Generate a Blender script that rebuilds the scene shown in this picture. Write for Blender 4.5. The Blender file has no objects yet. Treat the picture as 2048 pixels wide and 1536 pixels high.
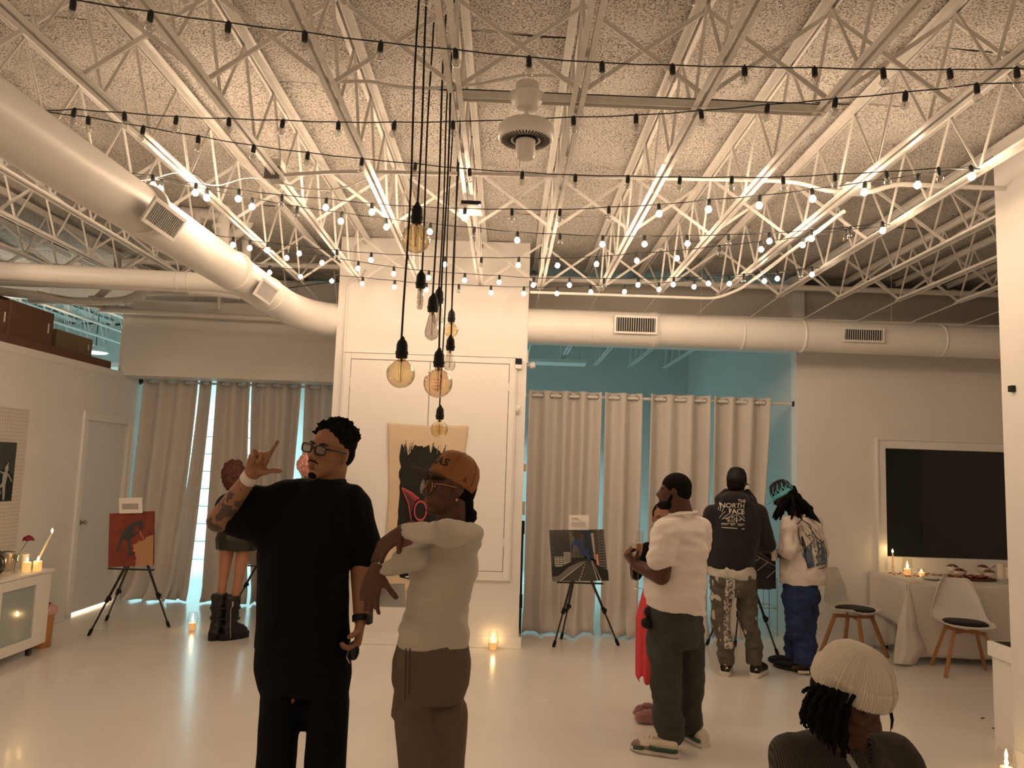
import bpy, bmesh, math, random
from mathutils import Vector, Matrix, Quaternion, noise
from mathutils.bvhtree import BVHTree
V = Vector
PI = math.pi
SC = bpy.context.scene
COL = SC.collection
random.seed(7)

# ------------------------------------------------------------------ camera
FPX = 1540.0
CAM = V((0, 0, 1.75))
_yc = V((-16, -167, -FPX)).normalized()
_zc = V((476, 14268, -FPX)); _zc = (_zc - _zc.dot(_yc) * _yc).normalized()
_xc = _yc.cross(_zc)
W2C = Matrix((_xc, _yc, _zc)).transposed()          # world -> camera
C2W = W2C.transposed()
cd = bpy.data.cameras.new('camera'); cam = bpy.data.objects.new('camera', cd); COL.objects.link(cam)
cam.matrix_world = Matrix.Translation(CAM) @ C2W.to_4x4()
cd.sensor_width = 36; cd.lens = FPX / 2048 * 36; cd.clip_start = .05; cd.clip_end = 100
SC.camera = cam

def at(px, py, X=None, Y=None, Z=None):
    """point of the place that stands behind a spot measured in the photograph"""
    r = C2W @ V((px - 1024, -(py - 768), -FPX))
    if Y is not None: t = (Y - CAM.y) / r.y
    elif X is not None: t = (X - CAM.x) / r.x
    else: t = (Z - CAM.z) / r.z
    return CAM + t * r

# ------------------------------------------------------------------ world, exposure
w = bpy.data.worlds.new('night'); SC.world = w; w.use_nodes = True
w.node_tree.nodes['Background'].inputs[0].default_value = (.012, .013, .016, 1)
w.node_tree.nodes['Background'].inputs[1].default_value = .3
SC.view_settings.view_transform = 'Standard'; SC.view_settings.look = 'None'
SC.view_settings.gamma = 1; SC.view_settings.use_curve_mapping = False
SC.view_settings.exposure = 0.32
SC.cycles.caustics_reflective = False; SC.cycles.caustics_refractive = False
SC.cycles.max_bounces = 10; SC.cycles.diffuse_bounces = 6; SC.cycles.transparent_max_bounces = 16
SC.cycles.sample_clamp_indirect = 4.0

WARM = (1.0, .715, .485)
COOL = (.50, .93, 1.0)
BULB_STRENGTH = 270.0        # near strings
BULB_FAR = 90.0             # dimmer strings hung in front of the far wall
CANDLE_STRENGTH = 75.0

def area(name, loc, size, power, color, rot=(0, 0, 0), sy=None):
    d = bpy.data.lights.new(name, 'AREA'); d.energy = power; d.color = color; d.size = size
    if sy: d.shape = 'RECTANGLE'; d.size_y = sy; d.spread = math.radians(105)
    o = bpy.data.objects.new(name, d); COL.objects.link(o); o.location = loc; o.rotation_euler = rot
    return o
# fluorescent daylight-white lighting of the neighbouring room
area('back_room_light', (-5.3, 11.0, 2.65), 1.6, 90, COOL, rot=(math.radians(58), 0, 0), sy=.5)
area('back_room_light', (.6, 12.2, 3.4), 1.2, 36, COOL, sy=.3)
area('office_light', (-6.3, 8.6, 2.5), 1.0, 260, (1, .82, .62))

# ------------------------------------------------------------------ materials
MATS = {}
def mat(name, col=(.8, .8, .8), rough=.6, metal=0, em=None, ems=1, spec=.5, noise_=0, nscale=20, bump=0, bscale=60,
        trans=0, ior=1.45, alpha=1, coat=0, sheen=0, tint=None):
    if name in MATS: return MATS[name]
    m = bpy.data.materials.new(name); m.use_nodes = True
    nt = m.node_tree; b = nt.nodes['Principled BSDF']
    b.inputs['Base Color'].default_value = (*col, 1); b.inputs['Roughness'].default_value = rough
    b.inputs['Metallic'].default_value = metal; b.inputs['Specular IOR Level'].default_value = spec
    b.inputs['Transmission Weight'].default_value = trans; b.inputs['IOR'].default_value = ior
    b.inputs['Alpha'].default_value = alpha; b.inputs['Coat Weight'].default_value = coat
    b.inputs['Sheen Weight'].default_value = sheen
    if em:
        b.inputs['Emission Color'].default_value = (*em, 1); b.inputs['Emission Strength'].default_value = ems
    if noise_ or bump:
        tc = nt.nodes.new('ShaderNodeTexCoord')
    if noise_:
        n = nt.nodes.new('ShaderNodeTexNoise'); n.inputs['Scale'].default_value = nscale; n.inputs['Detail'].default_value = 6
        nt.links.new(tc.outputs['Object'], n.inputs['Vector'])
        r = nt.nodes.new('ShaderNodeValToRGB')
        t = tint or tuple(c * (1 - noise_) for c in col)
        r.color_ramp.elements[0].position = .3; r.color_ramp.elements[1].position = .7
        r.color_ramp.elements[0].color = (*t, 1); r.color_ramp.elements[1].color = (*col, 1)
        nt.links.new(n.outputs['Fac'], r.inputs['Fac']); nt.links.new(r.outputs['Color'], b.inputs['Base Color'])
    if bump:
        n2 = nt.nodes.new('ShaderNodeTexNoise'); n2.inputs['Scale'].default_value = bscale; n2.inputs['Detail'].default_value = 4
        nt.links.new(tc.outputs['Object'], n2.inputs['Vector'])
        bp = nt.nodes.new('ShaderNodeBump'); bp.inputs['Strength'].default_value = bump; bp.inputs['Distance'].default_value = .01
        nt.links.new(n2.outputs['Fac'], bp.inputs['Height']); nt.links.new(bp.outputs['Normal'], b.inputs['Normal'])
    MATS[name] = m
    return m

# ------------------------------------------------------------------ mesh collector
def frame_of(d):
    d = V(d).normalized()
    a = V((0, 0, 1)) if abs(d.z) < .9 else V((1, 0, 0))
    u = d.cross(a).normalized(); return u, u.cross(d).normalized()

class MB:
    def __init__(s): s.v = []; s.f = []; s.m = []; s.mi = 0
    def add(s, vs, fs):
        o = len(s.v); s.v += [V(p) for p in vs]
        s.f += [tuple(i + o for i in f) for f in fs]; s.m += [s.mi] * len(fs); return s
    def box(s, c, d, R=None, taper=1.0):
        x, y, z = d[0] / 2, d[1] / 2, d[2] / 2; c = V(c)
        vs = [V((sx * x * (taper if sz > 0 else 1), sy * y * (taper if sz > 0 else 1), sz * z)) for sz in (-1, 1) for sy in (-1, 1) for sx in (-1, 1)]
        if R: vs = [R @ p for p in vs]
        return s.add([c + p for p in vs], [(0, 2, 3, 1), (4, 5, 7, 6), (0, 1, 5, 4), (2, 6, 7, 3), (0, 4, 6, 2), (1, 3, 7, 5)])
    def bb(s, x0, x1, y0, y1, z0, z1):
        return s.box(((x0 + x1) / 2, (y0 + y1) / 2, (z0 + z1) / 2), (abs(x1 - x0), abs(y1 - y0), abs(z1 - z0)))
    def bar(s, a, b, w_, h_, up=None):
        a = V(a); b = V(b); d = (b - a).normalized()
        if up is None: u, n = frame_of(d)
        else: u = d.cross(V(up)).normalized(); n = u.cross(d)
        vs = []
        for p in (a, b):
            for q in ((-1, -1), (1, -1), (1, 1), (-1, 1)): vs.append(p + u * q[0] * w_ / 2 + n * q[1] * h_ / 2)
        return s.add(vs, [(3, 2, 1, 0), (4, 5, 6, 7), (0, 1, 5, 4), (1, 2, 6, 5), (2, 3, 7, 6), (3, 0, 4, 7)])
    def tube(s, pts, r, seg=8, caps=True):
        pts = [V(p) for p in pts]; n = len(pts); rs = r if isinstance(r, (list, tuple)) else [r] * n
        vs = []; u = None
        for i, p in enumerate(pts):
            d = (pts[min(i + 1, n - 1)] - pts[max(i - 1, 0)]).normalized()
            if u is None: u, w_ = frame_of(d)
            else:
                u = (u - u.dot(d) * d).normalized(); w_ = u.cross(d)
            for k in range(seg):
                a = 2 * PI * k / seg; vs.append(p + (u * math.cos(a) + w_ * math.sin(a)) * rs[i])
        fs = [(i * seg + k, i * seg + (k + 1) % seg, (i + 1) * seg + (k + 1) % seg, (i + 1) * seg + k) for i in range(n - 1) for k in range(seg)]
        if caps: fs += [tuple(range(seg))[::-1], tuple((n - 1) * seg + k for k in range(seg))]
        return s.add(vs, fs)
    def lathe(s, prof, c=(0, 0, 0), seg=20, R=None, sx=1, sy=1, caps=True):
        c = V(c); vs = []; n = len(prof)
        for r, z in prof:
            for k in range(seg):
                a = 2 * PI * k / seg; p = V((math.cos(a) * r * sx, math.sin(a) * r * sy, z))
                vs.append(c + (R @ p if R else p))
        fs = [(i * seg + k, i * seg + (k + 1) % seg, (i + 1) * seg + (k + 1) % seg, (i + 1) * seg + k) for i in range(n - 1) for k in range(seg)]
        if caps:
            if prof[0][0] > 1e-5: fs.append(tuple(range(seg))[::-1])
            if prof[-1][0] > 1e-5: fs.append(tuple((n - 1) * seg + k for k in range(seg)))
        return s.add(vs, fs)
    def cyl(s, c, r, h, seg=20, R=None, r2=None):
        return s.lathe([(r, -h / 2), (r if r2 is None else r2, h / 2)], c, seg, R)
    def ell(s, c, rad, R=None, seg=16, rings=10):
        prof = [(max(1e-4, math.sin(PI * i / rings)), -math.cos(PI * i / rings)) for i in range(rings + 1)]
        c = V(c); vs = []; S = seg
        for r, z in prof:
            for k in range(S):
                a = 2 * PI * k / S; p = V((math.cos(a) * r * rad[0], math.sin(a) * r * rad[1], z * rad[2]))
                vs.append(c + (R @ p if R else p))
        fs = [(i * S + k, i * S + (k + 1) % S, (i + 1) * S + (k + 1) % S, (i + 1) * S + k) for i in range(rings) for k in range(S)]
        fs += [tuple(range(S))[::-1], tuple(rings * S + k for k in range(S))]
        return s.add(vs, fs)
    def cap(s, a, ra, b, rb, seg=14):
        """tapered capsule"""
        a = V(a); b = V(b); L = (b - a).length
        if L < 1e-6: return s.ell(a, (ra,) * 3)
        prof = [(max(1e-4, ra * math.sin(t * PI / 8)), -ra * math.cos(t * PI / 8)) for t in range(0, 5)]
        prof += [(max(1e-4, rb * math.cos(t * PI / 8)), L + rb * math.sin(t * PI / 8)) for t in range(0, 5)]
        q = V((0, 0, 1)).rotation_difference((b - a).normalized()).to_matrix()
        s.lathe(prof, a, seg, q, caps=False)
        n = len(s.v); s.f += [tuple(range(n - seg * 10, n - seg * 9))[::-1], tuple(range(n - seg, n))]; s.m += [s.mi] * 2
        return s
    def loft(s, rings, seg=20, caps=True, sq=1.0, close=True):
        """rings: (centre, u half-axis, v half-axis)"""
        vs = []; n = len(rings)
        for c, u, v_ in rings:
            c = V(c); u = V(u); v_ = V(v_)
            for k in range(seg):
                a = 2 * PI * k / seg; ca = math.cos(a); sa = math.sin(a)
                if sq != 1: ca = math.copysign(abs(ca) ** sq, ca); sa = math.copysign(abs(sa) ** sq, sa)
                vs.append(c + u * ca + v_ * sa)
        fs = [(i * seg + k, i * seg + (k + 1) % seg, (i + 1) * seg + (k + 1) % seg, (i + 1) * seg + k) for i in range(n - 1) for k in range(seg)]
        if caps: fs += [tuple(range(seg))[::-1], tuple((n - 1) * seg + k for k in range(seg))]
        return s.add(vs, fs)
    def prism(s, pts, n, t):
        """flat outline (3-D points) given thickness t along n"""
        n = V(n).normalized() * t; k = len(pts)
        vs = [V(p) for p in pts] + [V(p) + n for p in pts]
        return s.add(vs, [tuple(range(k)), tuple(range(2 * k - 1, k - 1, -1))] + [(i, i + k, (i + 1) % k + k, (i + 1) % k) for i in range(k)])
    def grid(s, fn, nu, nv, both=False):
        vs = [fn(i / nu, j / nv) for j in range(nv + 1) for i in range(nu + 1)]
        return s.add(vs, [(j * (nu + 1) + i, j * (nu + 1) + i + 1, (j + 1) * (nu + 1) + i + 1, (j + 1) * (nu + 1) + i) for j in range(nv) for i in range(nu)])
    def mesh(s, name, mats):
        me = bpy.data.meshes.new(name); me.from_pydata([tuple(p) for p in s.v], [], s.f)
        for m in (mats if isinstance(mats, (list, tuple)) else [mats]): me.materials.append(m)
        if any(s.m): me.polygons.foreach_set('material_index', s.m)
        me.update(); return me
    def build(s, name, mats, parent=None, smooth=None, bevel=0, solid=0, label=None, recalc=True, subsurf=0):
        me = s.mesh(name, mats)
        if recalc:
            bm = bmesh.new(); bm.from_mesh(me); bmesh.ops.recalc_face_normals(bm, faces=bm.faces); bm.to_mesh(me); bm.free()
        o = bpy.data.objects.new(name, me)
        if smooth is not None:
            me.polygons.foreach_set('use_smooth', [True] * len(me.polygons))
            if smooth < 180: me.set_sharp_from_angle(angle=math.radians(smooth))
        COL.objects.link(o)
        if solid:
            md = o.modifiers.new('s', 'SOLIDIFY'); md.thickness = solid; md.offset = 0
        if subsurf:
            md = o.modifiers.new('u', 'SUBSURF'); md.levels = subsurf; md.render_levels = subsurf
        if bevel:
            md = o.modifiers.new('b', 'BEVEL'); md.width = bevel; md.segments = 2; md.limit_method = 'ANGLE'
        if parent: adopt(o, parent)
        if label: o['label'] = label
        return o

def mw(o):
    return mw(o.parent) @ o.matrix_parent_inverse @ o.matrix_basis if o.parent else o.matrix_basis
def adopt(o, parent):
    o.parent = parent; o.matrix_parent_inverse = mw(parent).inverted()

def tag(o, label, cat, group=None, kind=None):
    o['label'] = label; o['category'] = cat
    if group: o['group'] = group
    if kind: o['kind'] = kind
    return o
def thing(name, loc, label, cat, group=None, rz=0):
    o = bpy.data.objects.new(name, None); COL.objects.link(o); o.location = loc; o.rotation_euler = (0, 0, rz)
    o.empty_display_size = .1
    return tag(o, label, cat, group)
def struct(o): o['kind'] = 'structure'; return o
def copytree(o, parent=None):
    c = o.copy(); COL.objects.link(c)
    if parent: c.parent = parent
    for ch in list(o.children): copytree(ch, c)
    return c
def evalmesh(o, name):
    dg = bpy.context.evaluated_depsgraph_get(); dg.update()
    me = bpy.data.meshes.new_from_object(o.evaluated_get(dg)); me.name = name; return me
def Rz(a): return Matrix.Rotation(a, 3, 'Z')
def Rx(a): return Matrix.Rotation(a, 3, 'X')
def Ry(a): return Matrix.Rotation(a, 3, 'Y')

# shared materials
wallw = mat('white_wall_paint', (.80, .78, .75), .55, bump=.08, bscale=120, noise_=.05, nscale=3)
trimw = mat('white_trim_paint', (.82, .80, .77), .4)
steelw = mat('white_painted_steel', (.80, .78, .74), .38, noise_=.12, nscale=30)
ductw = mat('white_painted_duct', (.80, .78, .74), .42, bump=.05, bscale=15, noise_=.04, nscale=4)
pipew = mat('white_painted_pipe', (.76, .74, .70), .5)
dustp = mat('dusty_painted_pipe', (.62, .56, .49), .6, noise_=.2, nscale=8)
black = mat('black_plastic', (.010, .010, .010), .6, spec=.3)
blackm = mat('black_metal', (.015, .015, .015), .35)
curtm = None
# ================================================================== THE SETTING
ZD, ZB = 4.04, 3.54           # roof deck underside, joist bottom chord
WX, RX = -4.6, 3.25           # left wall, right wall
# glossy white painted concrete floor
def floor_mat():
    m = mat('glossy_white_floor', (.78, .755, .71), .2, coat=0.25)
    nt = m.node_tree; b = nt.nodes['Principled BSDF']; tc = nt.nodes.new('ShaderNodeTexCoord')
    n = nt.nodes.new('ShaderNodeTexNoise'); n.inputs['Scale'].default_value = 1.3; n.inputs['Detail'].default_value = 8
    r = nt.nodes.new('ShaderNodeMapRange'); r.inputs[3].default_value = .22; r.inputs[4].default_value = .30
    nt.links.new(tc.outputs['Object'], n.inputs['Vector']); nt.links.new(n.outputs['Fac'], r.inputs[0]); nt.links.new(r.outputs[0], b.inputs['Roughness'])
    n3 = nt.nodes.new('ShaderNodeTexNoise'); n3.inputs['Scale'].default_value = .8; n3.inputs['Detail'].default_value = 10
    cr = nt.nodes.new('ShaderNodeValToRGB'); cr.color_ramp.elements[0].color = (.75, .725, .68, 1); cr.color_ramp.elements[1].color = (.79, .765, .72, 1)
    cr.color_ramp.elements[0].position = .35; cr.color_ramp.elements[1].position = .6
    nt.links.new(tc.outputs['Object'], n3.inputs['Vector']); nt.links.new(n3.outputs['Fac'], cr.inputs['Fac']); nt.links.new(cr.outputs['Color'], b.inputs['Base Color'])
    n2 = nt.nodes.new('ShaderNodeTexNoise'); n2.inputs['Scale'].default_value = 9; n2.inputs['Detail'].default_value = 5
    bp = nt.nodes.new('ShaderNodeBump'); bp.inputs['Strength'].default_value = .05; bp.inputs['Distance'].default_value = .006
    nt.links.new(tc.outputs['Object'], n2.inputs['Vector']); nt.links.new(n2.outputs['Fac'], bp.inputs['Height']); nt.links.new(bp.outputs['Normal'], b.inputs['Normal'])
    b.inputs['Coat Roughness'].default_value = .12
    return m
struct(MB().bb(-8.6, 6.6, -3, 13.9, -.12, 0).build('floor', floor_mat()))

def deck_mat():
    m = mat('sprayed_insulation_deck', (.7, .66, .6), .9)
    nt = m.node_tree; b = nt.nodes['Principled BSDF']; tc = nt.nodes.new('ShaderNodeTexCoord')
    mp = nt.nodes.new('ShaderNodeMapping'); mp.inputs['Scale'].default_value = (1, 1, 1)
    nt.links.new(tc.outputs['Object'], mp.inputs['Vector'])
    v = nt.nodes.new('ShaderNodeTexVoronoi'); v.inputs['Scale'].default_value = 90; v.inputs['Randomness'].default_value = 1
    nt.links.new(mp.outputs['Vector'], v.inputs['Vector'])
    n = nt.nodes.new('ShaderNodeTexNoise'); n.inputs['Scale'].default_value = 95; n.inputs['Detail'].default_value = 2
    nt.links.new(mp.outputs['Vector'], n.inputs['Vector'])
    n2 = nt.nodes.new('ShaderNodeTexNoise'); n2.inputs['Scale'].default_value = 1.4; n2.inputs['Detail'].default_value = 5
    nt.links.new(mp.outputs['Vector'], n2.inputs['Vector'])
    ma = nt.nodes.new('ShaderNodeMath'); ma.operation = 'MULTIPLY_ADD'; ma.inputs[1].default_value = .16
    nt.links.new(n2.outputs['Fac'], ma.inputs[0]); nt.links.new(n.outputs['Fac'], ma.inputs[2])
    cr = nt.nodes.new('ShaderNodeValToRGB')
    e = cr.color_ramp.elements; e[0].position = .44; e[0].color = (.20, .18, .16, 1); e[1].position = .64; e[1].color = (.66, .63, .58, 1)
    e2 = cr.color_ramp.elements.new(.52); e2.color = (.42, .395, .36, 1)
    nt.links.new(ma.outputs[0], cr.inputs['Fac']); nt.links.new(cr.outputs['Color'], b.inputs['Base Color'])
    bp = nt.nodes.new('ShaderNodeBump'); bp.inputs['Strength'].default_value = .8; bp.inputs['Distance'].default_value = .012
    nt.links.new(n.outputs['Fac'], bp.inputs['Height']); nt.links.new(bp.outputs['Normal'], b.inputs['Normal'])
    return m
dm = deck_mat()
# deck faced with insulation blankets: bands across the joists, lapping unevenly
rnd = random.Random(3)
mb = MB(); mb.bb(-8.6, 6.6, -3, 13.9, ZD + .05, ZD + .2)
struct(mb.build('ceiling', mat('dark_roof_deck', (.3, .28, .25), .8)))
ceil = bpy.data.objects['ceiling']
y = -3.0; k = 0
dmt = mat('blanket_tape_seam', (.42, .38, .36), .7)
while y < 13.8:
    wd = rnd.uniform(.52, .66); mb = MB()
    a0 = rnd.uniform(-.02, .02); ph = rnd.uniform(0, 6)
    def fn(u, v_, y=y, wd=wd, ph=ph, a0=a0):
        x = -8.55 + 15.1 * u; wob = .018 * math.sin(x * 2.1 + ph) + .012 * math.sin(x * 5.3 + ph)
        sag = .028 * math.sin(PI * v_) * (1 + .4 * math.sin(x * 4 + ph)) + .006 * math.sin(x * 10.5)
        return V((x, y + (wd + .01) * v_ + wob, ZD + .045 - sag))
    mb.grid(fn, 110, 6)
    o = mb.build('insulation_blanket', dm, ceil, smooth=180, recalc=False)
    y += wd; k += 1

# joists -----------------------------------------------------------------
JX = [.30 + .598 * k for k in range(-14, 11)]
def joist_meshes(y0, y1, n0, n1, lo=3.19):
    top = MB()
    for s in (-1, 1):
        top.bar((s * .028, y0, ZD - .012), (s * .028, y1, ZD - .012), .040, .005, (0, 0, 1))
        top.bar((s * .0105, y0, ZD - .033), (s * .0105, y1, ZD - .033), .005, .042, (0, 0, 1))
    bot = MB(); yb0 = lo + .54 * n0; yb1 = lo + .54 * n1
    for s in (-1, 1):
        bot.bar((s * .022, yb0 - .05, ZB), (s * .022, yb1 + .04, ZB), .026, .005, (0, 0, 1))
        bot.bar((s * .0115, yb0 - .05, ZB + .013), (s * .0115, yb1 + .04, ZB + .013), .005, .026, (0, 0, 1))
    pts = [V((0, max(y0 + .05, yb0 - .6), ZD - .04))]
    for n in range(n0, n1 + 1):
        pts.append(V((0, lo + .54 * n, ZB + .012)))
        if n < n1: pts.append(V((0, lo + .54 * n + .27, ZD - .04)))
    pts.append(V((0, min(y1 - .05, yb1 + .65), ZD - .04)))
    web = MB().tube(pts, .0095, 6)
    return (top.mesh('top_chord', steelw), bot.mesh('bottom_chord', steelw), web.mesh('web_rod', steelw))
jm = joist_meshes(-2.95, 8.72, -11, 8)
jb = joist_meshes(8.9, 13.3, 0, 7, lo=9.3)
def joist(x, meshes, label, group):
    t = thing('ceiling_joist', (x, 0, 0), label, 'joist', group)
    for me in meshes:
        o = bpy.data.objects.new(me.name, me); COL.objects.link(o); o.parent = t
    return t
ORD = ['first', 'second', 'third', 'fourth', 'fifth', 'sixth', 'seventh', 'eighth', 'ninth', 'tenth', 'eleventh', 'twelfth', 'thirteenth', 'fourteenth', 'fifteenth', 'sixteenth']
def side(i): # joist index 14 is the first one right of the fan
    return f'{ORD[i - 14]} to the right of the ceiling fan' if i >= 14 else f'{ORD[13 - i]} to the left of the ceiling fan'
for i, x in enumerate(JX):
    if RX + 3.3 < x: continue
    joist(x, jm, 'white open-web steel ceiling joist, ' + side(i), 'white ceiling joists over the room')
    if x < 3.2:
        joist(x, jb, 'blue-lit steel joist in the next room, ' + side(i), 'joists of the next room')
# cross bracing
for (yy) in (3.50, 5.64, 7.52):
    for i in range(len(JX) - 1):
        a, b = JX[i], JX[i + 1]
        if a < -8.4 or b > 6.5: continue
        p = MB().bar((a, yy, ZD - .05), (b, yy, ZB + .01), .022, .006, (0, 1, 0)); p.bar((a + .0, yy + .01, ZD - .05), (b, yy + .01, ZB + .01), .006, .02, (0, 1, 0))
        q = MB().bar((b, yy + .03, ZD - .05), (a, yy + .03, ZB + .01), .022, .006, (0, 1, 0)); q.bar((b, yy + .04, ZD - .05), (a, yy + .04, ZB + .01), .006, .02, (0, 1, 0))
        bay = 'beside the fan bay' if i == 13 else ('bay ' + (ORD[i - 14] + ' right' if i >= 14 else ORD[12 - i] + ' left') + ' of the fan')
        if i == 13: bay = 'in the bay of the fan'
        t = thing('cross_brace', ((a + b) / 2, yy, ZB), 'X-shaped steel joist bracing, ' + {3.50: 'nearest row', 5.64: 'middle row', 7.52: 'far wall row'}[yy] + ', ' + bay, 'bracing', {3.50: 'near row of joist bracing', 5.64: 'middle row of joist bracing', 7.52: 'far row of joist bracing'}[yy])
        p.build('brace_angle', steelw, t, recalc=False); q.build('brace_angle', steelw, t, recalc=False)
# bottom chord end stays, dropping to the wall ledge
for x in JX:
    if not (-2.2 < x < 6.3) or -1.9 < x < .25: continue
    s = MB().tube([(x, 7.52, ZB), (x - .01, 8.6, ZB - .04)], .006, 6)
    tag(s.build('joist_stay', steelw), 'thin rod from joist end to wall ledge, ' + side(JX.index(x)), 'rod', 'stay rods at the far wall')

# walls ------------------------------------------------------------------
def wallbox(name, mb, m=None): return struct(mb.build(name, m or wallw))
# left wall with door opening (door Y 8.52..9.42), storey height only, storage deck above
m_ = MB(); DY0, DY1, DZ = 8.52, 9.44, 2.12
m_.bb(WX - .12, WX, -3, DY0, 0, 2.72); m_.bb(WX - .12, WX, DY1, 9.85, 0, 2.72); m_.bb(WX - .12, WX, DY0, DY1, DZ, 2.72)
wallbox('wall_left', m_)
struct(MB().bb(-8.6, WX + .01, -3, 9.2, 2.66, 2.735).build('trim_1', trimw))
wallbox('wall_far_left', MB().bb(-8.72, -8.6, -3, 13.9, 0, ZD))
wallbox('wall_office_end', MB().bb(-8.6, WX - .12, 9.75, 9.85, 0, 2.7))
# beam / header over the left curtains
wallbox('wall_header_left', MB().bb(WX - .06, -1.7, 9.2, 9.62, 2.70, 3.62))
wallbox('wall_header_top', MB().bb(WX - .06, -1.7, 9.62, 9.8, 3.62, ZD - .02))
wallbox('wall_beam_left', MB().bb(-8.6, WX - .06, 9.62, 9.8, 3.70, ZD - .02))
# column block with the cabinet
CX0, CX1, CY = -1.75, .195, 7.745
wallbox('wall_column', MB().bb(CX0, CX1, CY, 9.8, 0, ZD + .02))
# beam over right opening and window wall
wallbox('wall_beam_right', MB().bb(CX1, 6.6, 8.46, 8.74, 3.16, 3.52))
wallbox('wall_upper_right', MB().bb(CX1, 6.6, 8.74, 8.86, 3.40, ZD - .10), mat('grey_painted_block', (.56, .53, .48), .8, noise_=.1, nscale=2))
WX0, WX1, WZ0, WZ1 = 4.18, 5.9, .93, 2.10
m_ = MB()
m_.bb(3.21, WX0, 8.46, 8.62, 0, 3.2); m_.bb(WX1, 6.6, 8.46, 8.62, 0, 3.2)
m_.bb(WX0, WX1, 8.46, 8.62, 0, WZ0); m_.bb(WX0, WX1, 8.46, 8.62, WZ1, 3.2)
wallbox('wall_window', m_)
# right wall near the camera, alcove behind it
wallbox('wall_right', MB().bb(RX, RX + .14, -3, 5.0, 0, ZD))
wallbox('wall_alcove_side', MB().bb(RX + .14, 6.6, 4.86, 5.0, 0, ZD))
wallbox('wall_alcove_right', MB().bb(6.5, 6.64, 5.0, 8.46, 0, ZD))
wallbox('wall_back', MB().bb(-8.6, 6.6, -3.1, -3, 0, ZD))
# next room
tealw = mat('pale_wall_of_next_room', (.66, .66, .64), .6, noise_=.05, nscale=2)
wallbox('wall_next_room_side', MB().bb(3.23, 3.37, 8.62, 13.8, 0, ZD), tealw)
wallbox('wall_next_room_end', MB().bb(-8.6, 3.37, 13.6, 13.75, 0, ZD), tealw)
# baseboards
def baseboard(name, a, b, n):
    a = V(a); b = V(b); n = V(n)
    m_ = MB(); m_.bar(a + n * .008 + V((0, 0, .055)), b + n * .008 + V((0, 0, .055)), .016, .11, (0, 0, 1))
    m_.bar(a + n * .016 + V((0, 0, .009)), b + n * .016 + V((0, 0, .009)), .032, .018, (0, 0, 1))
    return struct(m_.build(name, trimw, bevel=.004))
baseboard('baseboard_column', (CX0, CY, 0), (CX1 + .03, CY, 0), (0, -1, 0))
baseboard('baseboard_column_side', (CX1, CY, 0), (CX1, 9.7, 0), (1, 0, 0))
baseboard('baseboard_left', (WX, -3, 0), (WX, 8.4, 0), (1, 0, 0))
baseboard('baseboard_window', (3.21, 8.46, 0), (6.5, 8.46, 0), (0, -1, 0))
baseboard('baseboard_right', (RX, -3, 0), (RX, 5.0, 0), (-1, 0, 0))

# window: recessed white frame, dark night glass
FY = 8.46
m_ = MB(); fo, fi = 4.095, WX0
m_.bb(fo, fi, FY - .02, FY + .0, .78, 2.19); m_.bb(WX1, WX1 + .085, FY - .02, FY, .78, 2.19)
m_.bb(fi, WX1, FY - .02, FY, WZ1, 2.19); m_.bb(fi, WX1, FY - .02, FY, .78, WZ0)
for (x0, x1, z0, z1) in ((fo - .02, fo, .76, 2.21), (WX1 + .085, WX1 + .105, .76, 2.21)): m_.bb(x0, x1, FY - .035, FY, z0, z1)
m_.bb(fo, WX1 + .085, FY - .035, FY, 2.19, 2.21); m_.bb(fo, WX1 + .085, FY - .035, FY, .76, .78)
wf = struct(m_.build('window_1', trimw, bevel=.003))
m_ = MB(); m_.bb(WX0, WX1, FY + .0, FY + .10, WZ0 - .02, WZ0 + .001); m_.bb(WX0, WX1, FY, FY + .10, WZ1 - .001, WZ1 + .02)
m_.build('window_reveal', trimw, wf)
MB().bb(WX0, WX1, FY + .04, FY + .046, WZ0, WZ1).build('pane', mat('night_window_glass', (.010, .013, .012), .02, spec=.6, noise_=0), wf)

# door_1 in the left wall, frame and light under it
m_ = MB()
m_.bb(WX, WX + .018, DY0 - .085, DY0, 0, DZ + .085); m_.bb(WX, WX + .018, DY1, DY1 + .085, 0, DZ + .085); m_.bb(WX, WX + .018, DY0, DY1, DZ, DZ + .085)
m_.bb(WX, WX + .028, DY0 - .1, DY0 - .085, 0, DZ + .1); m_.bb(WX, WX + .028, DY1 + .085, DY1 + .1, 0, DZ + .1); m_.bb(WX, WX + .028, DY0 - .1, DY1 + .1, DZ + .085, DZ + .1)
struct(m_.build('trim_2', trimw, bevel=.003))
d = struct(MB().bb(WX - .065, WX - .025, DY0 + .003, DY1 - .003, .03, DZ - .003).build('door_1', mat('white_door_paint', (.74, .73, .71), .5)))
h = MB(); h.cyl((WX - .012, DY0 + .07, 1.0), .026, .014, 16, Ry(PI / 2)); h.cyl((WX + .012, DY0 + .07, 1.0), .011, .05, 12, Ry(PI / 2)); h.ell((WX + .04, DY0 + .07, 1.0), (.02, .027, .027))
h.build('door_knob', mat('brushed_nickel', (.45, .42, .38), .3, 1), d, smooth=60)

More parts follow.
